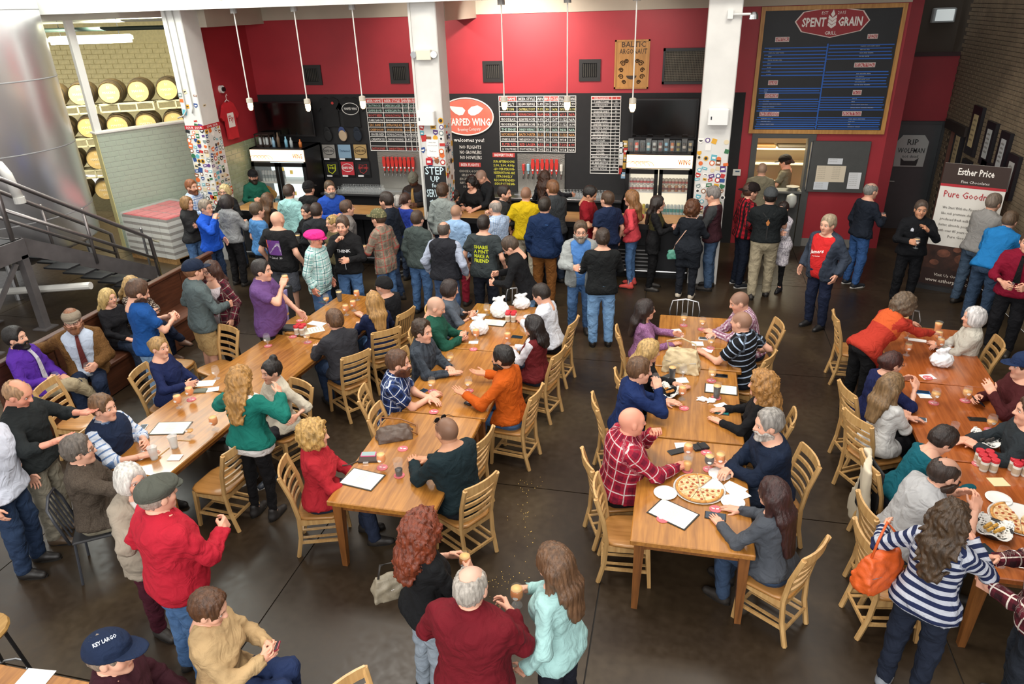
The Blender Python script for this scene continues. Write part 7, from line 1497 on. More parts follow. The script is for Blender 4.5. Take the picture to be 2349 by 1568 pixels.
seatp('woman with long golden hair in navy sweater, back to camera', 'oak chair of the woman with golden hair', 857, 692, -45, 1.7, 1, shirt='#192343', hair='long', hc='#aa8049', ar='table', al='table', pants=JEAN)
seatp('man in black kerchief and black t-shirt at the far table', 'oak slat chair with upright back slats', 880, 657, -75, 1.76, b=1.15, shirt='#18191d', sl='short', hair='bald', hat='kerchief', hatc='#19191b', glasses=True, beard='goatee', bc='#b0a8a0', ar='chin', al='table', vert=True)
seatp('man in navy vest over striped shirt holding a phone', 'oak chair of the man in the navy vest', 238, 937, 85, 1.78, b=1.1, shirt=('stripe', '#cdd5e2', '#6a86b0', .06, .25), sl='half', neck='collar', vest=('#1a263e', 'collar'), hc='#6f5136', ar='table', al='phone')
seatp('grey haired man in brown tweed jacket reaching across table', None, 183, 1035, 55, 1.8, b=1.12, shirt=('heather', '#433a32', '#51473d', 120), neck='collar', hair='part', hc='#635a52', glasses=True, ar='reach', al='lap', pants='#8c8573')
p('balding man in dark denim shirt gesturing with both hands', 42, 905, 75, 1.78, b=1.1, shirt='#212526', neck='collar', sl='rolled', hair='thin', hc='#a57f5c', skin='r', ar='out', al='out', head=(0, 22), pants='#857f70', shoes='#4a3a2a')
p('grey haired man in white short sleeve shirt at the left edge', -40, 965, 75, 1.78, b=1.1, shirt='#cdd2e0', sl='short', neck='collar', hair='thin', hc='#968e86', ar='down', al='down', pants=DJEAN, shoes='#1c1816')
# --- second row of tables
I = seatp('bald man in dark green shirt tapping a phone', 'oak chair of the bald man in green', 1000, 705, 80, 1.8, b=1.1, shirt='#1c4e3f', neck='collar', hair='buzz', hc='#b3917c', ar='phone', al='phone', head=(0, 22)); hold_phone(I, 'black phone held by the bald man in green')
I = seatp('dark haired woman in slate grey sweater with phone', 'oak chair of the woman in the slate sweater', 1033, 664, 75, 1.68, 1, shirt='#565e69', sl='half', hair='bob', hc='#2b1d19', ar='phone', al='phone', head=(0, 15)); hold_phone(I, 'white phone held by the woman in slate grey', '#d9dade')
seatp('smiling young man in dark grey check shirt', 'oak chair of the smiling young man', 970, 762, 95, 1.76, shirt=('check', '#2a3038', '#3d444d', .09), neck='collar', hair='young', hc='#392719', ar='table', al='tablein', head=(10, 0))
seatp('bearded man in navy and white plaid shirt with crossed arms', 'oak chair of the man in navy plaid', 914, 834, 75, 1.82, b=1.14, shirt=('plaid', '#24386a', '#101a35', '#c9d2e0', .1), sl='short', neck='collar', hair='short', hc='#553825', beard='full', bc='#54301f', ar='tablein', al='tablein', pants=JEAN, lean=12)
seatp('man in white dress shirt leaning over the table', 'oak chair of the man in white shirt', 1242, 677, -80, 1.8, shirt='#d5d9e2', neck='collar', hc='#261d17', ar='table', al='tablein', head=(0, 18), lean=14, pants='#191b22')
seatp('woman with black hair in dark red vest and white sleeves', 'oak chair of the woman in the red vest', 1223, 748, -75, 1.68, 1, shirt='#d2d1d8', vest=('#651e22', 'vee'), hair='shoulder', hc='#1b1312', ar='table', al='tablein')
seatp('dark bearded man in orange fleece talking with his hands', 'oak chair of the man in orange fleece', 1153, 823, -80, 1.8, b=1.06, shirt='#b5500f', neck='high', hc='#191310', beard='trim', skin='t', ar='out', al='out', pants=JEAN, lean=8)
I = seatp('woman with tousled blonde hair in red hoodie', 'oak chair of the woman in the red hoodie', 724, 1000, 70, 1.7, 1, b=1.22, shirt='#a8242e', neck='hood', hair='curly', hc='#bd9555', ar='lap', al='lap', pants='#262e42')
print_on(I, ['OHIO STATE'], .12, .05, '#e9b9bb', width=.16, x0=-.1)
seatp('man in dark blue green shirt with sunglasses on his head', 'oak chair pulled to the table behind the man in dark shirt', 1025, 990, -58, 1.82, b=1.18, shirt='#17262b', hair='buzz', hc='#43352c', skin='t', shades=True, ar='tablein', al='table', pants='#1d232b', lean=12)
# --- standing in front
I = p('woman with long curly red hair in black top holding a beer', 972, 1218, 40, 1.68, 1, b=1.12, shirt='#161719', sl='rolled', hair='curlylong', hc='#74331a', ar='hold', al='hold', pants=('denim', '#7f8b98', '#a0abb6')); give(I, 1, 'tulip', 'full', 'orange beer held by the woman with curly red hair')
p('balding grey haired man in dark red sweater, back to camera', 1081, 1348, 8, 1.81, b=1.24, belly=.04, shirt='#65111c', neck='high', hair='thin', hc='#aaa298', ar='hold', al=(.2, .22, -.3), pants='#1f2637')
I = p('woman with long straight brown hair in pale mint sweater', 1268, 1292, -70, 1.7, 1, b=1.1, shirt='#a0c7c4', hair='long', hc='#65472f', ar='hold', al='side', pants='#1d1f29', hem=-.1); give(I, 1, 'tulip', 'full', 'orange beer held by the woman in the mint sweater')
p('man in bright red shirt and grey flat cap, back to camera', 363, 1137, 25, 1.84, b=1.3, belly=.05, shirt='#b01f31', neck='collar', hair='thin', hc='#a39589', hat='flat', hatc='#50524a', ar='hold', al='side', pants=JEAN, hem=-.09)
p('white haired woman in beige jacket with one hand raised', 302, 1102, 105, 1.67, 1, b=1.1, shirt='#978c7d', neck='collar', inner=('#d8d5d0', 'crew'), coatopen=.05, hem=-.18, hair='bob', hc='#d6d1c9', ar='elbow', al='down', pants='#431724')
I = seatp('woman with short brown hair in tan jacket using a phone', None, 480, 1398, 75, 1.7, 1, b=1.15, shirt='#b4976e', neck='collar', hair='part', hc='#54351f', ar='phone', al='phone', pants='#212f52', head=(0, 20), seat=.55, zoff=0); TAN = I; hold_phone(I, 'red phone held by the woman in the tan jacket', '#7d1f2c')
I = seatp('man in navy cap with white lettering and maroon sweater', None, 256, 1502, 60, 1.8, b=1.15, shirt='#371720', neck='collar', inner=None, hat='cap', hatc='#1a263f', hc='#8a7a6c', ar='lap', al='lap', head=(15, 0), seat=.55)
KL = I
# --- third row of tables
seatp('dark haired woman in mauve knit sweater', 'oak chair of the woman in mauve', 1482, 711, 80, 1.69, 1, shirt=('heather', '#7c5078', '#9c7097', 110), hair='long', hc='#271a16', ar='table', al=(.13, .42, -.2))
seatp('woman with long blonde hair in black top beside tan handbag', 'oak chair of the blonde woman in black', 1490, 806, 75, 1.7, 1, shirt='#151518', hair='long', hc='#bd9a61', ar='table', al='tablein', head=(0, 10))
I = seatp('man in navy pullover drinking from a glass', 'oak chair of the man in navy pullover', 1467, 852, 75, 1.82, shirt='#182a57', neck='collar', hc='#62462f', ar='drink', al='table', lean=14); give(I, 1, 'tulip', 'half', 'glass raised by the man in the navy pullover')
seatp('bald man in red and white plaid shirt with hand on chin', 'oak chair of the bald man in red plaid', 1450, 968, 68, 1.84, b=1.28, belly=.04, shirt=('plaid', '#a01f35', '#68142a', '#cdb6b6', .11), neck='collar', hair='bald', skin='r', ar='table', al='chin', pants='#17171b', lean=10)
seatp('man with cropped hair in pink plaid shirt leaning on elbows', 'oak chair of the man in pink plaid', 1696, 694, -100, 1.82, b=1.1, shirt=('check', '#cdbdc6', '#83506a', .045), neck='collar', hair='buzz', hc='#4f3d30', ar='tablein', al='tablein', lean=22, head=(0, 10))
seatp('man in black polo with pale blue stripes, back turned', 'oak chair of the man in the striped polo', 1700, 740, -65, 1.8, b=1.12, shirt=('stripe', '#131418', '#a3b6d0', .07, .2), sl='short', neck='collar', hair='buzz', hc='#644b39', ar='chair', al='table', lean=8)
seatp('woman with curly golden hair in black cold shoulder top', 'oak chair of the woman with curly golden hair', 1745, 884, -80, 1.7, 1, shirt='#141417', neck='boat', hair='curlylong', hc='#a5763f', ar='table', al='table')
seatp('grey haired man with white beard in navy sweater', 'oak chair of the man in navy sweater', 1762, 975, -105, 1.84, b=1.14, shirt='#141f33', hair='short', hc='#8f8a84', beard='trim', bc='#c0bab2', ar='tablein', al='tablein', lean=12)
seatp('woman with very long dark auburn hair in grey sweater', 'oak chair of the woman with auburn hair', 1772, 1133, -55, 1.71, 1, b=1.1, shirt='#484c53', hair='longest', hc='#361a17', ar='table', al='table', pants=('denim', '#2a3a52', '#3d4f69'), lean=10)
# --- right hand tables
p('woman with grey curls in orange sweater bending over table', 2072, 703, 60, 1.69, 1, b=1.1, shirt=('split', '#c3552a', '#ab3325', .3), neck='hood', hair='curly', hc='#655341', lean=48, ar='reach', al='reach', pants='#121214', hem=-.08)
seatp('white haired woman in cream jacket with folded arms', 'oak chair of the white haired woman in cream', 2232, 729, -85, 1.66, 1, b=1.1, shirt='#bdb8ac', neck='collar', hair='bob', hc='#d8d4d2', ar='tablein', al='tablein', pants=JEAN)
seatp('woman with glasses and tied back hair in dark blue dress', 'oak chair of the woman in dark blue dress', 2046, 834, 75, 1.7, 1, b=1.2, shirt='#181f47', sl='half', hair='bun', hc='#42201a', glasses=True, ar='elbow', al='elbow', lean=12)
seatp('woman with long light brown hair in white half sleeve top', 'oak chair of the woman in the white top', 2046, 886, 60, 1.7, 1, shirt='#d2d1ce', sl='half', neck='boat', hair='long', hc='#7c6141', ar='tablein', al='tablein', pants='#151519', hem=-.06)
seatp('short haired woman in teal top leaning forward', 'oak chair draped with a cream jacket', 2160, 1012, 80, 1.7, 1, b=1.1, shirt='#0f5663', neck='scoop', hair='part', hc='#291d18', lean=28, head=(0, 18), ar='table', al='table')
seatp('bearded balding man in pale grey polo eating', 'oak chair of the man in pale grey polo', 2166, 1088, 80, 1.84, b=1.22, shirt='#aaaaab', sl='short', neck='collar', hair='thin', hc='#352720', beard='full', bc='#35251b', ar='elbow', al='elbow', lean=22)
W108 = p('woman with long wavy hair in blue striped top with orange bag', 2180, 1190, 35, 1.72, 1, b=1.06, shirt=('stripe', '#b1b4be', '#1f2747', .06, .5), hair='wavy', hc='#43301d', ar='elbow', al=(.42, .2, -.24), pants=('denim', '#161b28', '#232a3a'), shoes='#7d828a', hem=-.08)
I = seatp('man in blue baseball cap and maroon shirt at the right edge', 'oak chair of the man in the blue cap', 2349, 842, -90, 1.8, b=1.1, shirt='#461a1d', hat='cap', hatc='#1b2b4b', hc='#4a392c', ar='phone', al='elbow'); hold_phone(I, 'black phone held by the man in the blue cap', sides=(1,))
seatp('person in dark grey t-shirt at the right edge of the table', 'oak chair of the person in dark grey', 2362, 945, -85, 1.8, b=1.1, shirt='#272d31', ar='table', al='tablein')
p('person in red and white plaid shirt at the lower right edge', 2440, 1215, -70, 1.78, b=1.05, shirt=('plaid', '#561a25', '#2c1418', '#cfc3b8', .12), neck='collar', ar='hold', al='holdlow', pants='#20242c')
# ================================================================ things on the tables
TZ = .7505; _nz = [0]
def on(px, py, z=TZ): p_ = at(px, py, z); return (float(p_[0]), float(p_[1]), z)
CST = M('coaster_pink', '#c8636a', .8)
def coaster(px, py, lab):
    _nz[0] += 1; t = thing('coaster', lab, 'coaster', on(px, py, TZ+.0007*(_nz[0] % 4)), 0, 'round pink coasters'); mk('board', MB().lathe([(.05, 0), (.05, .003)], 20), CST, t); m = MB()
    for sx in (-1, 1): m.add([(sx*.004, .008, .0034), (sx*.034, .016, .0034), (sx*.026, -.004, .0034), (sx*.006, -.006, .0034)], [(0, 1, 2, 3) if sx > 0 else (3, 2, 1, 0)])
    mk('wing_print', m, C('#e9c9c8', .8), t); return t
def sheet(px, py, w, d, rz, lab, col='#eeece8', name='napkin', grp='paper napkins', lines=0, back=None):
    t = thing(name, lab, name.replace('_', ' '), on(px, py, TZ+.0008*(_nz[0] % 4)), rz, grp); _nz[0] += 1
    if back: mk('holder', MB().box(-w-.012, w+.012, -d-.012, d+.012, 0, .004), C(back, .5), t)
    mk('paper', MB().box(-w, w, -d, d, .0045 if back else 0, .0065 if back else .003), C(col, .8), t)
    if lines:
        m = MB()
        for k in range(lines): m.text('menu item and price', (0, d*.8-k*d*1.6/lines, .007), (1, 0, 0), (0, 1, 0), d*1.0/lines, 'c', w*1.3)
        mk('printed_lines', m, C('#6a6456', .8), t)
    return t
def stick(px, py, rz, lab, L=.1):
    o = mk('pretzel_stick', MB().tube([(-L, 0, .004), (L, 0, .004)], .003, 6), C('#c8a15c', .7), None, loc=on(px, py), rz=rz); return tag(o, lab, 'stick', 'tasting sticks')
def plastic_bag(px, py, lab, s=1., h=.24):
    t = thing('takeaway_bag', lab, 'bag', on(px, py), 0, 'white takeaway bags'); g, P = gridP((-.2*s, -.18*s, -.02), (.2*s, .18*s, h+.16), .013); x, y, z = P
    d = ell(P, (0, 0, h*.45), (.13*s, .11*s, h*.52)); d = smin(d, seg(P, (0, 0, h*.8), (0, 0, h*1.1), .05*s, .02*s), .04); d = smin(d, seg(P, (0, 0, h*1.08), (.06*s, .03, h*1.2), .02, .022), .03); d = smin(d, seg(P, (0, 0, h*1.08), (-.07*s, -.03, h*1.12), .02, .022), .03); d = d+wav(P, 70, .012); d = np.maximum(d, -z)
    v, f = snets(np.broadcast_to(d, tuple(g.n)).astype(f32), g.o, g.h); mk('bag', npmesh('bag', v, f, [M('white_film', '#eceef0', .35, noise=.05, bump=.8, bscale=25)]), None, t); return t
def jars(px, py, lab, n=4):
    p_ = on(px, py)
    for k in range(n):
        x, y = p_[0]+.075*(k % 2)-.035, p_[1]+.07*(k//2)-.03
        t = thing('spice_jar', '%s, %s one' % (lab, ('front left', 'front right', 'rear left', 'rear right', 'far left', 'far right')[k]), 'jar', (x, y, TZ), .3*k, 'red lidded jars')
        mk('jar_body', MB().lathe([(.032, 0), (.034, .01), (.034, .095), (.03, .1)], 14).mesh('jar', True), C('#d6d2c8', .3), t); mk('label', MB().lathe([(.0345, .025), (.0345, .075)], 14, cap0=False, cap1=False), C('#b9a58c', .7), t); mk('lid', MB().lathe([(.034, .1), (.036, .104), (.036, .125), (.033, .128)], 14), C('#c22f3a', .4), t)
def tul(px, py, fill, lab, cst=True, kind='tulip'):
    if cst: coaster(px, py, 'pink coaster under the '+lab)
    p_ = on(px, py); return glass(kind, fill, (p_[0], p_[1], TZ+(.0035 if cst else 0)), lab)
# pixel positions are where each thing's foot meets the table top
# first row
for px, py, lb in ((280, 1022, 'by the tweed jacket arm'), (355, 1052, 'nearest the table end'), (401, 1026, 'beside the menu')): tul(px, py, 'water', 'plastic cup of ice water '+lb, False, 'cup')
tul(299, 1000, 'half', 'half full glass by the navy vest', False); tul(412, 934, 'full', 'orange beer nearest the navy sweater', False); tul(439, 916, 'full', 'orange beer on coaster beside the wallet'); tul(438, 1001, 'low', 'nearly empty glass beside the menu', False); tul(494, 984, 'full', 'orange beer beside the teal sweater', False); tul(498, 868, 'empty', 'empty glass behind the teal sweater', False)
sheet(392, 982, .17, .11, .22, 'cream beer menu on the first table', '#e9e2cf', 'menu', 'menus', 9, '#26221f'); sheet(255, 1037, .06, .05, .3, 'white napkin near the tweed jacket'); sheet(402, 1049, .06, .05, .2, 'white napkin near the left table end'); sheet(487, 893, .07, .05, .5, 'white napkin beside the teal sweater'); sheet(472, 879, .1, .07, .3, 'cream sheet behind the teal sweater', '#e6e0d2')
for px, py, rz in ((300, 1012, .8), (372, 1040, 1.5), (415, 1010, .1), (322, 1000, .8)): stick(px, py, rz, 'thin stick on the first table near pixel row %d' % (py//10*10) if 0 else 'thin wooden stick %s' % {1012: 'left of the ice water', 1040: 'between the two cups', 1010: 'beside the third cup', 1000: 'beside the phone'}[py])
phone_at(on(327, 982), 'white phone under the navy vest man\'s hand', .3, '#e4e4e2')
t = thing('wallet', 'grey green wallet on the first table', 'wallet', on(460, 897), .3); mk('leather', MB().bbox(-.07, .07, -.045, .045, 0, .018, .006), C('#5f6355', .6), t)
tul(615, 793, 'empty', 'empty tulip glass on the middle left table'); jars(690, 765, 'red lidded jar on the left row'); tul(706, 785, 'low', 'nearly empty glass beside the red lidded jars'); coaster(672, 772, 'bare pink coaster left of the jars'); coaster(688, 735, 'bare pink coaster near the black folder'); sheet(718, 757, .1, .14, -.9, 'cream menu beside the charcoal hoodie', '#e6dfcc', 'menu', 'menus', 6); sheet(727, 742, .12, .06, -.2, 'white slip of paper behind the jars')
t = thing('tablet_folder', 'open black tablet folder on the rear left table', 'folder', on(664, 752), .15); mk('cover', MB().bbox(-.16, .16, -.11, .1, 0, .015, .004), C('#151517', .5), t); mk('keys', MB().box(-.13, .13, -.08, .02, .015, .02), C('#2a2a2e', .5), t)
phone_at(on(742, 694), 'purple phone on the rear left table', 1.2, '#4a3060'); tul(750, 698, 'half', 'half full glass on the rear left table', False); tul(780, 690, 'dark', 'dark pint on the rear left table', False, 'pint'); tul(820, 688, 'full', 'full goblet of orange beer at the rear left table end', False); tul(812, 712, 'full', 'orange beer before the golden haired woman', False); tul(795, 722, 'full', 'orange beer in the golden haired woman\'s reach', False)
# second row
tul(1093, 780, 'full', 'orange beer before the white bag', False); plastic_bag(1100, 765, 'white takeaway bag, nearest on the second row', .95, .2); plastic_bag(1147, 726, 'white takeaway bag with knotted top, second row'); plastic_bag(1197, 706, 'white takeaway bag, farthest on the second row', .95, .17); sheet(1086, 785, .06, .04, .2, 'crumpled napkin with a stick, second row'); stick(1062, 788, .1, 'thin stick beside the crumpled napkin'); coaster(1086, 801, 'bare pink coaster at the table joint, second row'); sheet(1133, 740, .15, .09, -.05, 'cream menu under the takeaway bags', '#e6dfcc', 'menu', 'menus', 8, '#26221f'); jars(1172, 735, 'red lidded jar on the second row'); tul(1117, 722, 'low', 'nearly empty glass before the slate sweater', False); sheet(1105, 722, .06, .04, .1, 'white napkin before the slate sweater'); tul(1165, 788, 'full', 'orange beer before the red vest', False); phone_at(on(1186, 773), 'black phone beside the red vest', 1.5)
tul(1034, 838, 'pale', 'pale beer before the smiling young man', False); tul(992, 897, 'pale', 'pale beer before the navy plaid shirt'); tul(1076, 896, 'half', 'half full beer before the orange fleece'); phone_at(on(967, 899), 'blue phone beside the navy plaid shirt', -.4, '#2c4a86'); stick(992, 915, 1.1, 'thin stick before the navy plaid shirt'); stick(1055, 898, 1.0, 'thin stick before the orange fleece')
t = thing('wallet', 'black folding wallet before the orange fleece', 'wallet', on(1080, 923), -.5); mk('leather', MB().bbox(-.045, .045, -.065, .065, 0, .02, .006), C('#1b1b1c', .5), t); mk('clasp', MB().box(-.02, .02, -.05, -.03, .02, .024), STEEL, t)
coaster(995, 944, 'bare pink coaster near the table joint'); coaster(924, 1029, 'bare pink coaster beside the brown handbag')
tul(877, 1072, 'full', 'orange beer before the red hoodie'); tul(916, 1090, 'darkhalf', 'pint with a little stout left, front of second row', True, 'pint'); sheet(831, 1099, .16, .115, -.15, 'cream menu in front of the red hoodie', '#e9e2d2', 'menu', 'menus', 10, '#26221f'); phone_at((lambda q: (q[0], q[1], TZ+.02))(on(846, 1046)), 'pink cased phone lying on the brown wallet', 1.8, '#d8628a', '#8fa6a6')
t = thing('wallet', 'brown wristlet wallet before the red hoodie', 'wallet', on(848, 1053), .25); mk('leather', MB().bbox(-.1, .1, -.06, .06, 0, .02, .006), C('#3a2a20', .6), t); mk('strap', MB().tube([(-.1, -.03, .006), (-.17, -.08, .004), (-.24, -.09, .004)], .006, 6), C('#3a2a20', .6), t); mk('zip_pull', MB().box(-.05, .0, -.075, -.06, .004, .016), CHROME, t)
def handbag(px, py, rz, lab, col, w, d, h, strap, sc=None, pos=None):
    t = thing('handbag', lab, 'handbag', pos if pos is not None else on(px, py), rz); g, P = gridP((-w*1.3, -d*1.6, -.02), (w*1.3, d*1.6, h*1.3), .011); x, y, z = P
    q = np.maximum(np.maximum(np.abs(x)-w*(1-.25*z/h), np.abs(y)-d*(1-.6*z/h)), np.maximum(z-h, -z))-.0; dd = smin(q, ell(P, (0, 0, h*.4), (w*.95, d*.95, h*.5)), .05)+wav(P, 45, .01); dd = np.maximum(dd, -z)
    v, f = snets(np.broadcast_to(dd, tuple(g.n)).astype(f32), g.o, g.h); mk('bag_body', npmesh('bag', v, f, [M('leather_'+col.strip('#'), col, .5, noise=.12, nscale=15, bump=.4, bscale=40)]), None, t)
    mk('strap', MB().tube(strap, .009, 6).mesh('strap', True), M('leather_'+(sc or col).strip('#'), sc or col, .5), t); mk('flap_seam', MB().tube([(-w*.8, -d*.75, h*.55), (0, -d*.9, h*.5), (w*.8, -d*.75, h*.55)], .004, 5), CHROME, t); return t
handbag(905, 1000, .5, 'brown shoulder handbag lying on the second row table', '#54443a', .17, .11, .1, [(-.12, .05, .09), (-.1, .2, .12), (.1, .24, .04), (.24, .12, .012), (.22, -.05, .012), (.12, -.02, .08)], '#8a5a30')
# third row
tul(1568, 746, 'pale', 'pale beer left, at the far end of the third row'); tul(1610, 755, 'pale', 'pale beer right, at the far end of the third row'); sheet(1551, 758, .06, .045, .4, 'white napkin before the mauve sweater'); sheet(1556, 770, .06, .05, -.3, 'napkin with crumbs before the mauve sweater'); sheet(1600, 788, .07, .06, .1, 'white napkin in the middle of the far table'); sheet(1621, 803, .07, .045, -.3, 'napkin with a stick beside the striped polo'); stick(1648, 800, .05, 'thin stick beside the striped polo'); phone_at(on(1616, 777), 'white phone on the far table', 1.5, '#d9dde0'); tul(1630, 798, 'half', 'half full beer beside the striped polo'); phone_at(on(1658, 757), 'dark phone before the pink plaid shirt', 1.3, '#2a1a1a', '#1c1214')
handbag(1562, 846, -.1, 'large tan slouchy handbag on the third row', '#c4b08a', .21, .13, .25, [(-.14, 0, .2), (-.18, .02, .33), (-.02, .04, .37), (.14, .02, .32), (.15, 0, .2)])
tul(1541, 868, 'dark', 'dark pint beside the tan handbag', False, 'pint'); phone_at(on(1530, 864), 'white phone in front of the tan handbag', -.7, '#e4e4e4', '#3a4046'); sheet(1563, 872, .07, .06, .3, 'crumpled napkin below the tan handbag'); tul(1566, 866, 'empty', 'empty glass below the tan handbag', False); coaster(1588, 835, 'pink coaster right of the tan handbag')
def basket(px, py, lab, food):
    t = thing('food_basket', lab, 'basket', on(px, py), .2, 'paper lined food baskets'); mk('wire_basket', MB().lathe([(.09, 0), (.125, .05), (.13, .055), (.122, .05), (.088, .004)], 20).mesh('basket', True), C('#26262a', .5), t)
    g, P = gridP((-.17, -.17, .0), (.17, .17, .13), .012); r = np.sqrt(P[0]**2+P[1]**2); ang = np.arctan2(P[1], P[0]); hgt = .01+.55*np.maximum(0, r-.05)+.015*np.sin(5*ang); d = np.maximum(np.abs(P[2]-hgt)*.8-.006, r-.14-.02*np.sin(4*ang+1)); v, f = snets(np.broadcast_to(d, tuple(g.n)).astype(f32), g.o, g.h); mk('liner_paper', npmesh('liner', v, f, [C('#e6e4de', .8)]), None, t)
    for k in range(7): a_ = k*.9; mk('food_piece', MB().tube([(.05*math.cos(a_)-.02, .05*math.sin(a_)-.01, .03+.006*k), (.05*math.cos(a_)+.025, .05*math.sin(a_)+.012, .035+.006*k)], .014, 6), C(food, .7), t)
basket(1531, 905, 'basket of fried food beside the navy pullover', '#b87a34'); tul(1564, 915, 'full', 'orange beer beside the food basket', False); sheet(1536, 925, .05, .045, .2, 'napkin below the food basket'); coaster(1569, 936, 'bare pink coaster on the middle table'); tul(1632, 873, 'pale', 'pale beer beside the black phone'); phone_at(on(1654, 862), 'black phone before the curly haired woman', 1.5, '#141416', '#101013'); sheet(1654, 893, .16, .09, -.05, 'open cream menu before the curly haired woman', '#e9e2d2', 'menu', 'menus', 8, '#26221f'); tul(1643, 912, 'dark', 'dark pint standing before the menu', True, 'pint')
for k, (px, py) in enumerate(((1612, 917), (1632, 920))):
    t = thing('crumpled_napkin', ('left', 'right')[k]+' crumpled white napkin below the menu', 'napkin', on(px, py), .5*k); g, P = gridP((-.08, -.06, 0), (.08, .06, .05), .01); d = np.maximum(ell(P, (0, 0, .0), (.065, .045, .032))+wav(P, 90, .012), -P[2]); v, f = snets(np.broadcast_to(d, tuple(g.n)).astype(f32), g.o, g.h); mk('paper', npmesh('paper', v, f, [C('#eeedea', .8)]), None, t)
sheet(1657, 932, .065, .065, .6, 'napkin with pretzel crumbs before the cold shoulder top'); phone_at(on(1656, 947), 'teal screened phone before the cold shoulder top', 1.5, '#1a1c1e', '#1f6a68')
phone_at(on(1554, 1035), 'black phone beside the red plaid shirt', -1.0, '#131315', '#1d1d20', (0, 0), (.04, .09)); sheet(1566, 1022, .07, .05, .2, 'napkin above the amber pint'); t = thing('wallet', 'black folded wallet on the pizza table', 'wallet', on(1606, 1026), .5); mk('leather', MB().bbox(-.075, .075, -.05, .05, 0, .022, .006), C('#17171a', .5), t); mk('band', MB().box(-.012, .012, -.052, .052, .022, .026), C('#0d0d0e', .5), t)
coaster(1620, 1038, 'pink coaster beside the black folded wallet'); tul(1577, 1050, 'full', 'orange tulip beer on the pizza table', False); tul(1576, 1078, 'half', 'amber pint on the pizza table', True, 'pint'); tul(1625, 1076, 'dark', 'dark tulip beer on the pizza table'); tul(1650, 1072, 'full', 'orange beer nearest the navy sweater man', False)
def plate(px, py, lab, r=.1):
    t = thing('plate', lab, 'plate', on(px, py), 0, 'white paper plates'); mk('dish', MB().lathe([(.055, 0), (r*.75, .004), (r, .014), (r*.98, .016), (r*.72, .007), (.02, .004)], 24).mesh('dish', True), C('#eae8e4', .5), t)
plate(1651, 1089, 'white plate behind the pizza'); plate(1526, 1132, 'white plate left of the pizza'); plate(1681, 1153, 'white plate right of the pizza')
def pizza(px, py, lab, rot=.3, gap=.7):
    t = thing('pizza', lab, 'pizza', on(px, py), rot); mk('pan', MB().lathe([(.2, 0), (.215, .012), (.222, .013), (.2, .005)], 32).mesh('pan', True), C('#d9d8d4', .35, metal=.0), t)
    CH = M('melted_cheese', '#ead4a6', .5, noise=.35, nscale=38, col2='#c48a50', bump=.8, bscale=60); n = 8
    for k in range(n):
        a0, a1 = gap+k*(2*PI-gap-.25)/n, gap+(k+1)*(2*PI-gap-.25)/n-.02; m = MB(); pts = [(.012*math.cos((a0+a1)/2), .012*math.sin((a0+a1)/2))]+[(.19*math.cos(a), .19*math.sin(a)) for a in np.linspace(a0, a1, 6)]; m.prism(pts, .012, (0, 0, .008)); s_ = mk('slice', m, CH, t)
        mk('crust', MB().tube([(.192*math.cos(a), .192*math.sin(a), .018) for a in np.linspace(a0, a1, 6)], .012, 6).mesh('crust', True), M('crust', '#c68b46', .7, noise=.3, nscale=20), s_)
        for j in range(3): a = a0+(a1-a0)*(.25+.25*j); r_ = .07+.045*j; mk('topping', MB().lathe([(.013, .02), (.011, .025)], 7, (r_*math.cos(a), r_*math.sin(a), 0)), C('#9c4a26', .6), s_)
pizza(1604, 1122, 'cheese pizza with missing slices on a round pan'); sheet(1684, 1120, .09, .07, -.6, 'folded napkins right of the pizza'); sheet(1692, 1130, .09, .07, -.9, 'upper napkin stacked right of the pizza'); coaster(1641, 1167, 'pink coaster below the pizza'); sheet(1544, 1178, .165, .115, -.5, 'cream menu at the near corner of the third row', '#ece6d8', 'menu', 'menus', 11, '#1d1a18'); coaster(1520, 1190, 'pink coaster under the menu corner')
phone_at(on(1641, 1184), 'large rugged phone near the auburn haired woman', 1.5, '#15161a', '#39424c', (0, 0), (.045, .085))
# right hand row
tul(2148, 766, 'full', 'orange pint at the far end of the right row', False, 'pint'); tul(2149, 786, 'full', 'orange beer behind the wrapped bag', False); tul(2153, 803, 'full', 'orange beer touching the wrapped bag', False); tul(2172, 806, 'empty', 'empty glass beside the wrapped bag', False); plastic_bag(2157, 838, 'white takeaway bag on the right row', .95, .17); tul(2081, 775, 'full', 'orange beer left, under the orange sweater', False); tul(2079, 814, 'full', 'orange beer below the orange sweater hand', False); tul(2072, 750, 'full', 'orange beer at the far left corner of the right row', False); sheet(2104, 780, .1, .04, -.2, 'white napkin under the orange sweater hand'); sheet(2110, 765, .08, .06, .2, 'cream paper at the far end', '#e0d2bc'); phone_at(on(2097, 757), 'blue phone at the far end of the right row', 1.3, '#3f6f86', '#5a8aa0'); sheet(2128, 864, .07, .055, .3, 'napkin under a coaster, right row'); coaster(2128, 866, 'pink coaster lying on a napkin'); phone_at(on(2116, 900), 'bright blue phone beside the white top', 1.5, '#1f74b8', '#16304a'); sheet(2121, 908, .06, .045, .1, 'napkin below the bright blue phone'); tul(2142, 924, 'pale', 'pale beer in the middle of the right row'); tul(2214, 919, 'pale', 'pale beer before the blue cap man'); phone_at(on(2107, 961), 'white phone on a cord beside the white top', 1.4, '#cfd4da', '#4a5560'); phone_at(on(2243, 962), 'long dark phone before the dark grey t-shirt', 1.6, '#2a2724', '#1f1d1c', (0, 0), (.036, .085)); tul(2187, 990, 'empty', 'empty small glass above the teal top', False, 'small'); tul(2270, 986, 'half', 'half full beer beside the food basket, right row'); basket(2257, 1016, 'basket lined with black paper on the right row', '#3a3634'); t = thing('coaster', 'orange coaster beside the black lined basket', 'coaster', on(2283, 1006)); mk('board', MB().lathe([(.05, 0), (.05, .003)], 20), C('#c8582c', .8), t)
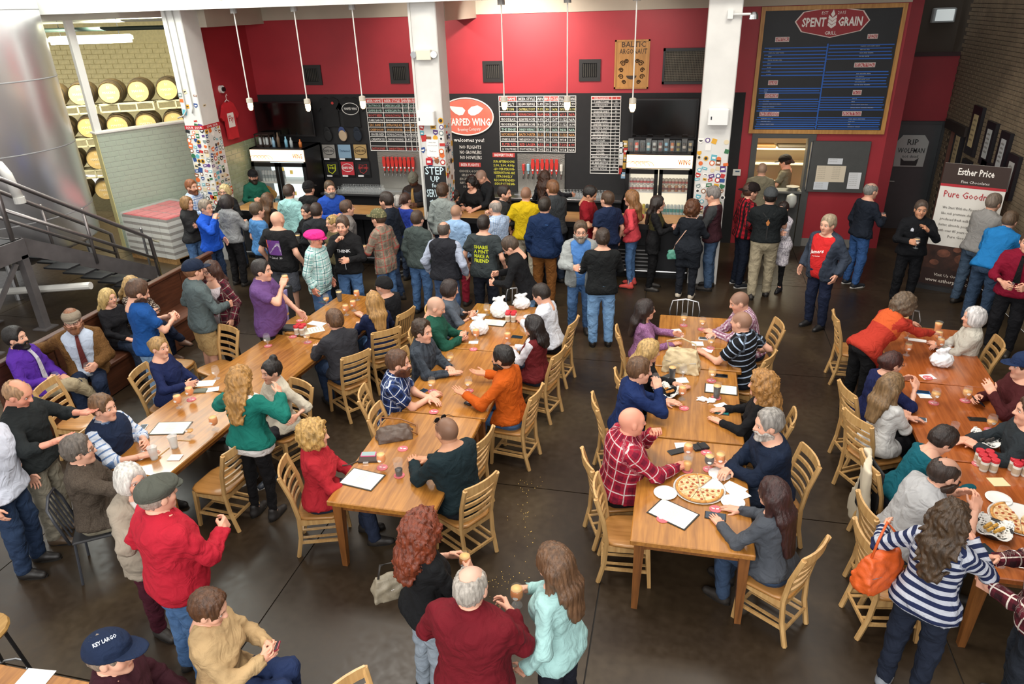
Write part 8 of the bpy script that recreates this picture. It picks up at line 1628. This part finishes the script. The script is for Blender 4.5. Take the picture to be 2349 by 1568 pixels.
jars(2262, 1075, 'red lidded jar beside the teal top', 6); jars(2335, 1085, 'red lidded jar at the right edge', 4); coaster(2243, 1064, 'pink coaster left of the six jars'); sheet(2310, 1062, .1, .05, -.3, 'white box lid behind the jars', '#e6e6e4'); sheet(2290, 1105, .07, .06, .2, 'yellow napkin beside the jars', '#d9cfa0')
pizza(2338, 1192, 'cheese pizza at the right edge of the picture', 1.1); basket(2276, 1222, 'basket of fries beside the striped top', '#c9973f'); plate(2290, 1145, 'white plate above the basket of fries'); plate(2335, 1285, 'white plate at the near right corner'); tul(2293, 1296, 'half', 'half full beer at the near right corner', False); phone_at(on(2265, 1262), 'black phone beside the basket of fries', .4)
# ================================================================ spare chairs, metal chairs, bags
chair(*on(498, 842, .45)[:2], 200, 'oak chair held by the man in the navy cap', False); chair(*on(398, 838, .45)[:2], 95, 'empty oak chair behind the navy knit sweater'); chair(*on(185, 960, .45)[:2], 80, 'empty oak chair behind the navy vest'); chair(*on(505, 1100, .45)[:2], -85, 'empty oak chair beside the teal sweater'); chair(*on(930, 1030, .45)[:2], 85, 'empty oak chair beside the brown handbag'); chair(*on(1058, 1075, .45)[:2], -80, 'empty oak chair between orange fleece and dark shirt')
chair(*on(1442, 1215, .45)[:2], 85, 'empty oak chair at the near left corner of the third row'); chair(*on(1958, 800, .45)[:2], 90, 'empty oak chair behind the orange sweater'); chair(*on(2045, 1330, .45)[:2], 80, 'oak chair under the orange shoulder bag')
q_ = at(780, 1575, .9); chair(q_[0]+.24, q_[1]-.14, 120, 'oak chair cut off at the bottom edge')
def metal_chair(x, y, yaw, lab, dark=False):
    t = thing('metal_chair', lab, 'chair', (x, y, 0), -math.radians(yaw), 'metal chairs'); mt = STEEL if not dark else C('#3a3c42', .35)
    mk('seat', MB().bbox(-.2, .2, -.19, .2, .43, .45, .01), mt if not dark else C('#2b2a2c', .6), t); mk('back_frame', MB().tube([(-.19, -.2, .44), (-.2, -.25, .7), (-.17, -.28, .82), (0, -.29, .85), (.17, -.28, .82), (.2, -.25, .7), (.19, -.2, .44)], .013, 8).mesh('frame', True), mt, t)
    for k in range(4): x_ = -.105+.07*k; mk('spindle', MB().tube([(x_, -.2, .46), (x_, -.285, .84)], .008, 6), mt, t)
    for sx in (-1, 1):
        for sy in (-1, 1): mk('leg', MB().tube([(sx*.18, sy*.17, .43), (sx*.21, sy*.21, 0)], .012, 6), mt, t)
metal_chair(*at(1572, 712, .8)[:2], 180, 'silver spindle chair at the far end of the third row'); metal_chair(*at(1182, 683, .8)[:2], 180, 'silver spindle chair at the far end of the second row'); metal_chair(*at(2088, 735, .8)[:2], 180, 'silver spindle chair at the far end of the right row')
q = [I_ for I_ in PEOPLE if 'brown tweed jacket reaching' in I_['label']][0]; metal_chair(q['pos'][0], q['pos'][1], q['yaw'], 'chrome legged chair under the man in tweed jacket', True)
q = KL; metal_chair(q['pos'][0], q['pos'][1], q['yaw'], 'dark chair under the man in the lettered navy cap', True)
# lettering on the navy cap
hm = MB().text('KEY LARGO', (0, 0, 0), (1, 0, 0), (0, 1, 0), .024, 'c', .11, .02)
def cap_print(I_, m, col, z0, name='lettering', ang0=0.):
    P = []
    for v in m.v:
        a = ang0-v[0]/.1; z_ = z0+v[1]; r_ = math.sqrt(max(.01, 1-((z_-.03)/.118)**2)); P.append((math.sin(-a)*-.098*r_ if 0 else math.sin(a)*.1*r_, -.014+math.cos(a)*.123*r_, z_))
    return P
c_ = [o for o in KL['root'].children if o.name.startswith('cap')][0]
vv = np.array([v.co[:] for v in c_.data.vertices]); ctr = vv.mean(0)
# right hand side of the crown, facing the viewer
yw = math.radians(60+15); nrm = np.array([math.sin(0), 1, 0])
top_ = vv[:, 2].max(); Hc = KL['head']
Rz_ = KL['Rz'].T; toc = Rz_@(np.array([0, 0, CAMH])-Hc); toc /= np.linalg.norm(toc)
hd = toc*np.array([1, 1, 0]); hd /= np.linalg.norm(hd); ux = np.cross([0, 0, 1.], hd); nn_ = hd*.72+np.array([0, 0, .69]); uy = np.cross(nn_, ux); lm = MB()
dist_ = max((vv-ctr)@nn_)
lm.text('KEY LARGO', ctr+nn_*(dist_+.002)+uy*.002, ux, uy, .03, 'c', .12, .02); mk('cap_lettering', lm, C('#d5dce6', .7), KL['root'])
# shoulder bags and the draped jacket
q = W108['pos']; f_ = W108['Rz']; handbag(0, 0, -math.radians(35)+1.3, 'orange leather shoulder bag on the striped top', '#c4531c', .19, .09, .25, [(-.12, 0, .22), (-.08, 0, .4), (.0, .02, .5), (.08, 0, .4), (.12, 0, .22)], None, tuple(q+f_@np.array([-.3, -.06, .88])))
q = [I_ for I_ in PEOPLE if 'curly red hair' in I_['label']][0]; handbag(0, 0, .6, 'snake patterned handbag behind the curly haired woman', '#7d7462', .12, .06, .17, [(-.08, 0, .14), (-.05, 0, .28), (.05, 0, .28), (.08, 0, .14)], '#2a2622', tuple(q['pos']+q['Rz']@np.array([-.27, -.12, .85])))
q = [I_ for I_ in PEOPLE if 'long black coat' in I_['label']][0]; t = handbag(0, 0, .2, 'small teal bag on a tan strap over the black coat', '#4f8f7c', .08, .04, .14, [(.0, 0, .12), (.04, -.05, .28), (.16, -.12, .5), (.28, -.13, .66), (.36, -.1, .76)], '#c9a08a', tuple(q['pos']+q['Rz']@np.array([-.24, -.06, .68])))
def draped(pos, yaw, lab, c1, c2):
    t = thing('draped_jacket', lab, 'jacket', pos, -math.radians(yaw)); g, P = gridP((-.3, -.45, .1), (.3, -.1, 1.0), .018); x, y, z = P
    d = np.maximum(np.abs(y+.29+.06*np.sin(9*x)+.05*(z-.9))-.028-.01*np.sin(23*x+7*z), np.maximum(np.abs(x)-.24-.05*np.sin(6*z), np.maximum(z-.93+.3*x*x, .2+.12*np.sin(8*x)-z))); v, f = snets(np.broadcast_to(d, tuple(g.n)).astype(f32), g.o, g.h); mk('cloth', npmesh('cloth', v, f, [M('canvas_'+c1.strip('#'), c1, .85, bump=.5, bscale=12)]), None, t)
    d2 = np.maximum(np.abs(y+.23)-.012, np.maximum(np.abs(x)-.2, np.maximum(z-.9, .3-z))); v, f = snets(np.broadcast_to(d2, tuple(g.n)).astype(f32), g.o, g.h); mk('lining', npmesh('lining', v, f, [C(c2, .8)]), None, t)
q = [I_ for I_ in PEOPLE if 'teal top leaning' in I_['label']][0]; draped(q['pos'], q['yaw'], 'cream and black jacket draped over a chair back', '#c9bda6', '#1b1b1e')
x_, y_ = on(690, 735, .45)[:2]; chair(x_, y_, 95, 'oak chair under the black jacket beside the purple polo'); draped((x_, y_, 0), 95, 'black jacket with lavender lining draped beside the purple polo', '#161618', '#8a80b0')
# lower left corner: stool and table with paper
t = thing('bar_stool', 'dark stool with metal ring at the lower left corner', 'stool', (*at(-45, 1450, .7)[:2], 0)); mk('seat', MB().lathe([(.17, .68), (.18, .7), (.17, .72)], 18), wood('stool_ply', '#b08a4e', '#8f6a34', .5), t)
for k in range(4): a_ = PI/4+k*PI/2; mk('leg', MB().tube([(.12*math.cos(a_), .12*math.sin(a_), .68), (.2*math.cos(a_), .2*math.sin(a_), 0)], .013, 6), BLK2, t)
mk('foot_ring', MB().tube([(.165*math.cos(a_), .165*math.sin(a_), .25) for a_ in np.linspace(0, 2*PI, 14, endpoint=False)], .009, 5, True), STEEL, t)
t = thing('bar_stool', 'round wooden stool under the woman in the tan jacket', 'stool', (TAN['pos'][0], TAN['pos'][1], 0)); mk('seat', MB().lathe([(.19, .51), (.2, .53), (.19, .55)], 18), wood('stool_ply', '#b08a4e', '#8f6a34', .5), t)
for k in range(4): a_ = PI/4+k*PI/2; mk('leg', MB().tube([(.13*math.cos(a_), .13*math.sin(a_), .51), (.2*math.cos(a_), .2*math.sin(a_), 0)], .014, 6), BLK2, t)
x_, y_ = at(60, 1590, .75)[:2]; table(x_-.45, x_+.4, y_-.7, y_+.16, 'oak table cut off at the lower left corner'); sheet(80, 1556, .1, .07, .1, 'white paper on the lower left table')
# crumbs on the floor
rr = random.Random(9); m = MB()
for (px, py, n, sx, sy) in ((1205, 1190, 40, 18, 60), (1160, 1395, 30, 25, 50), (1150, 1330, 20, 22, 12), (1215, 1105, 14, 20, 10)):
    for k in range(n):
        a_ = at(px+rr.gauss(0, sx), py+rr.gauss(0, sy), 0); s_ = rr.uniform(.0015, .004); m.box(a_[0]-s_, a_[0]+s_, a_[1]-s_, a_[1]+s_, 0, .005)
o = mk('floor_crumbs', m, C('#c9a860', .8), None); tag(o, 'scattered pale crumbs on the dark floor', 'crumbs', None, 'stuff')
bpy.data.objects.remove(_fo, do_unlink=True)
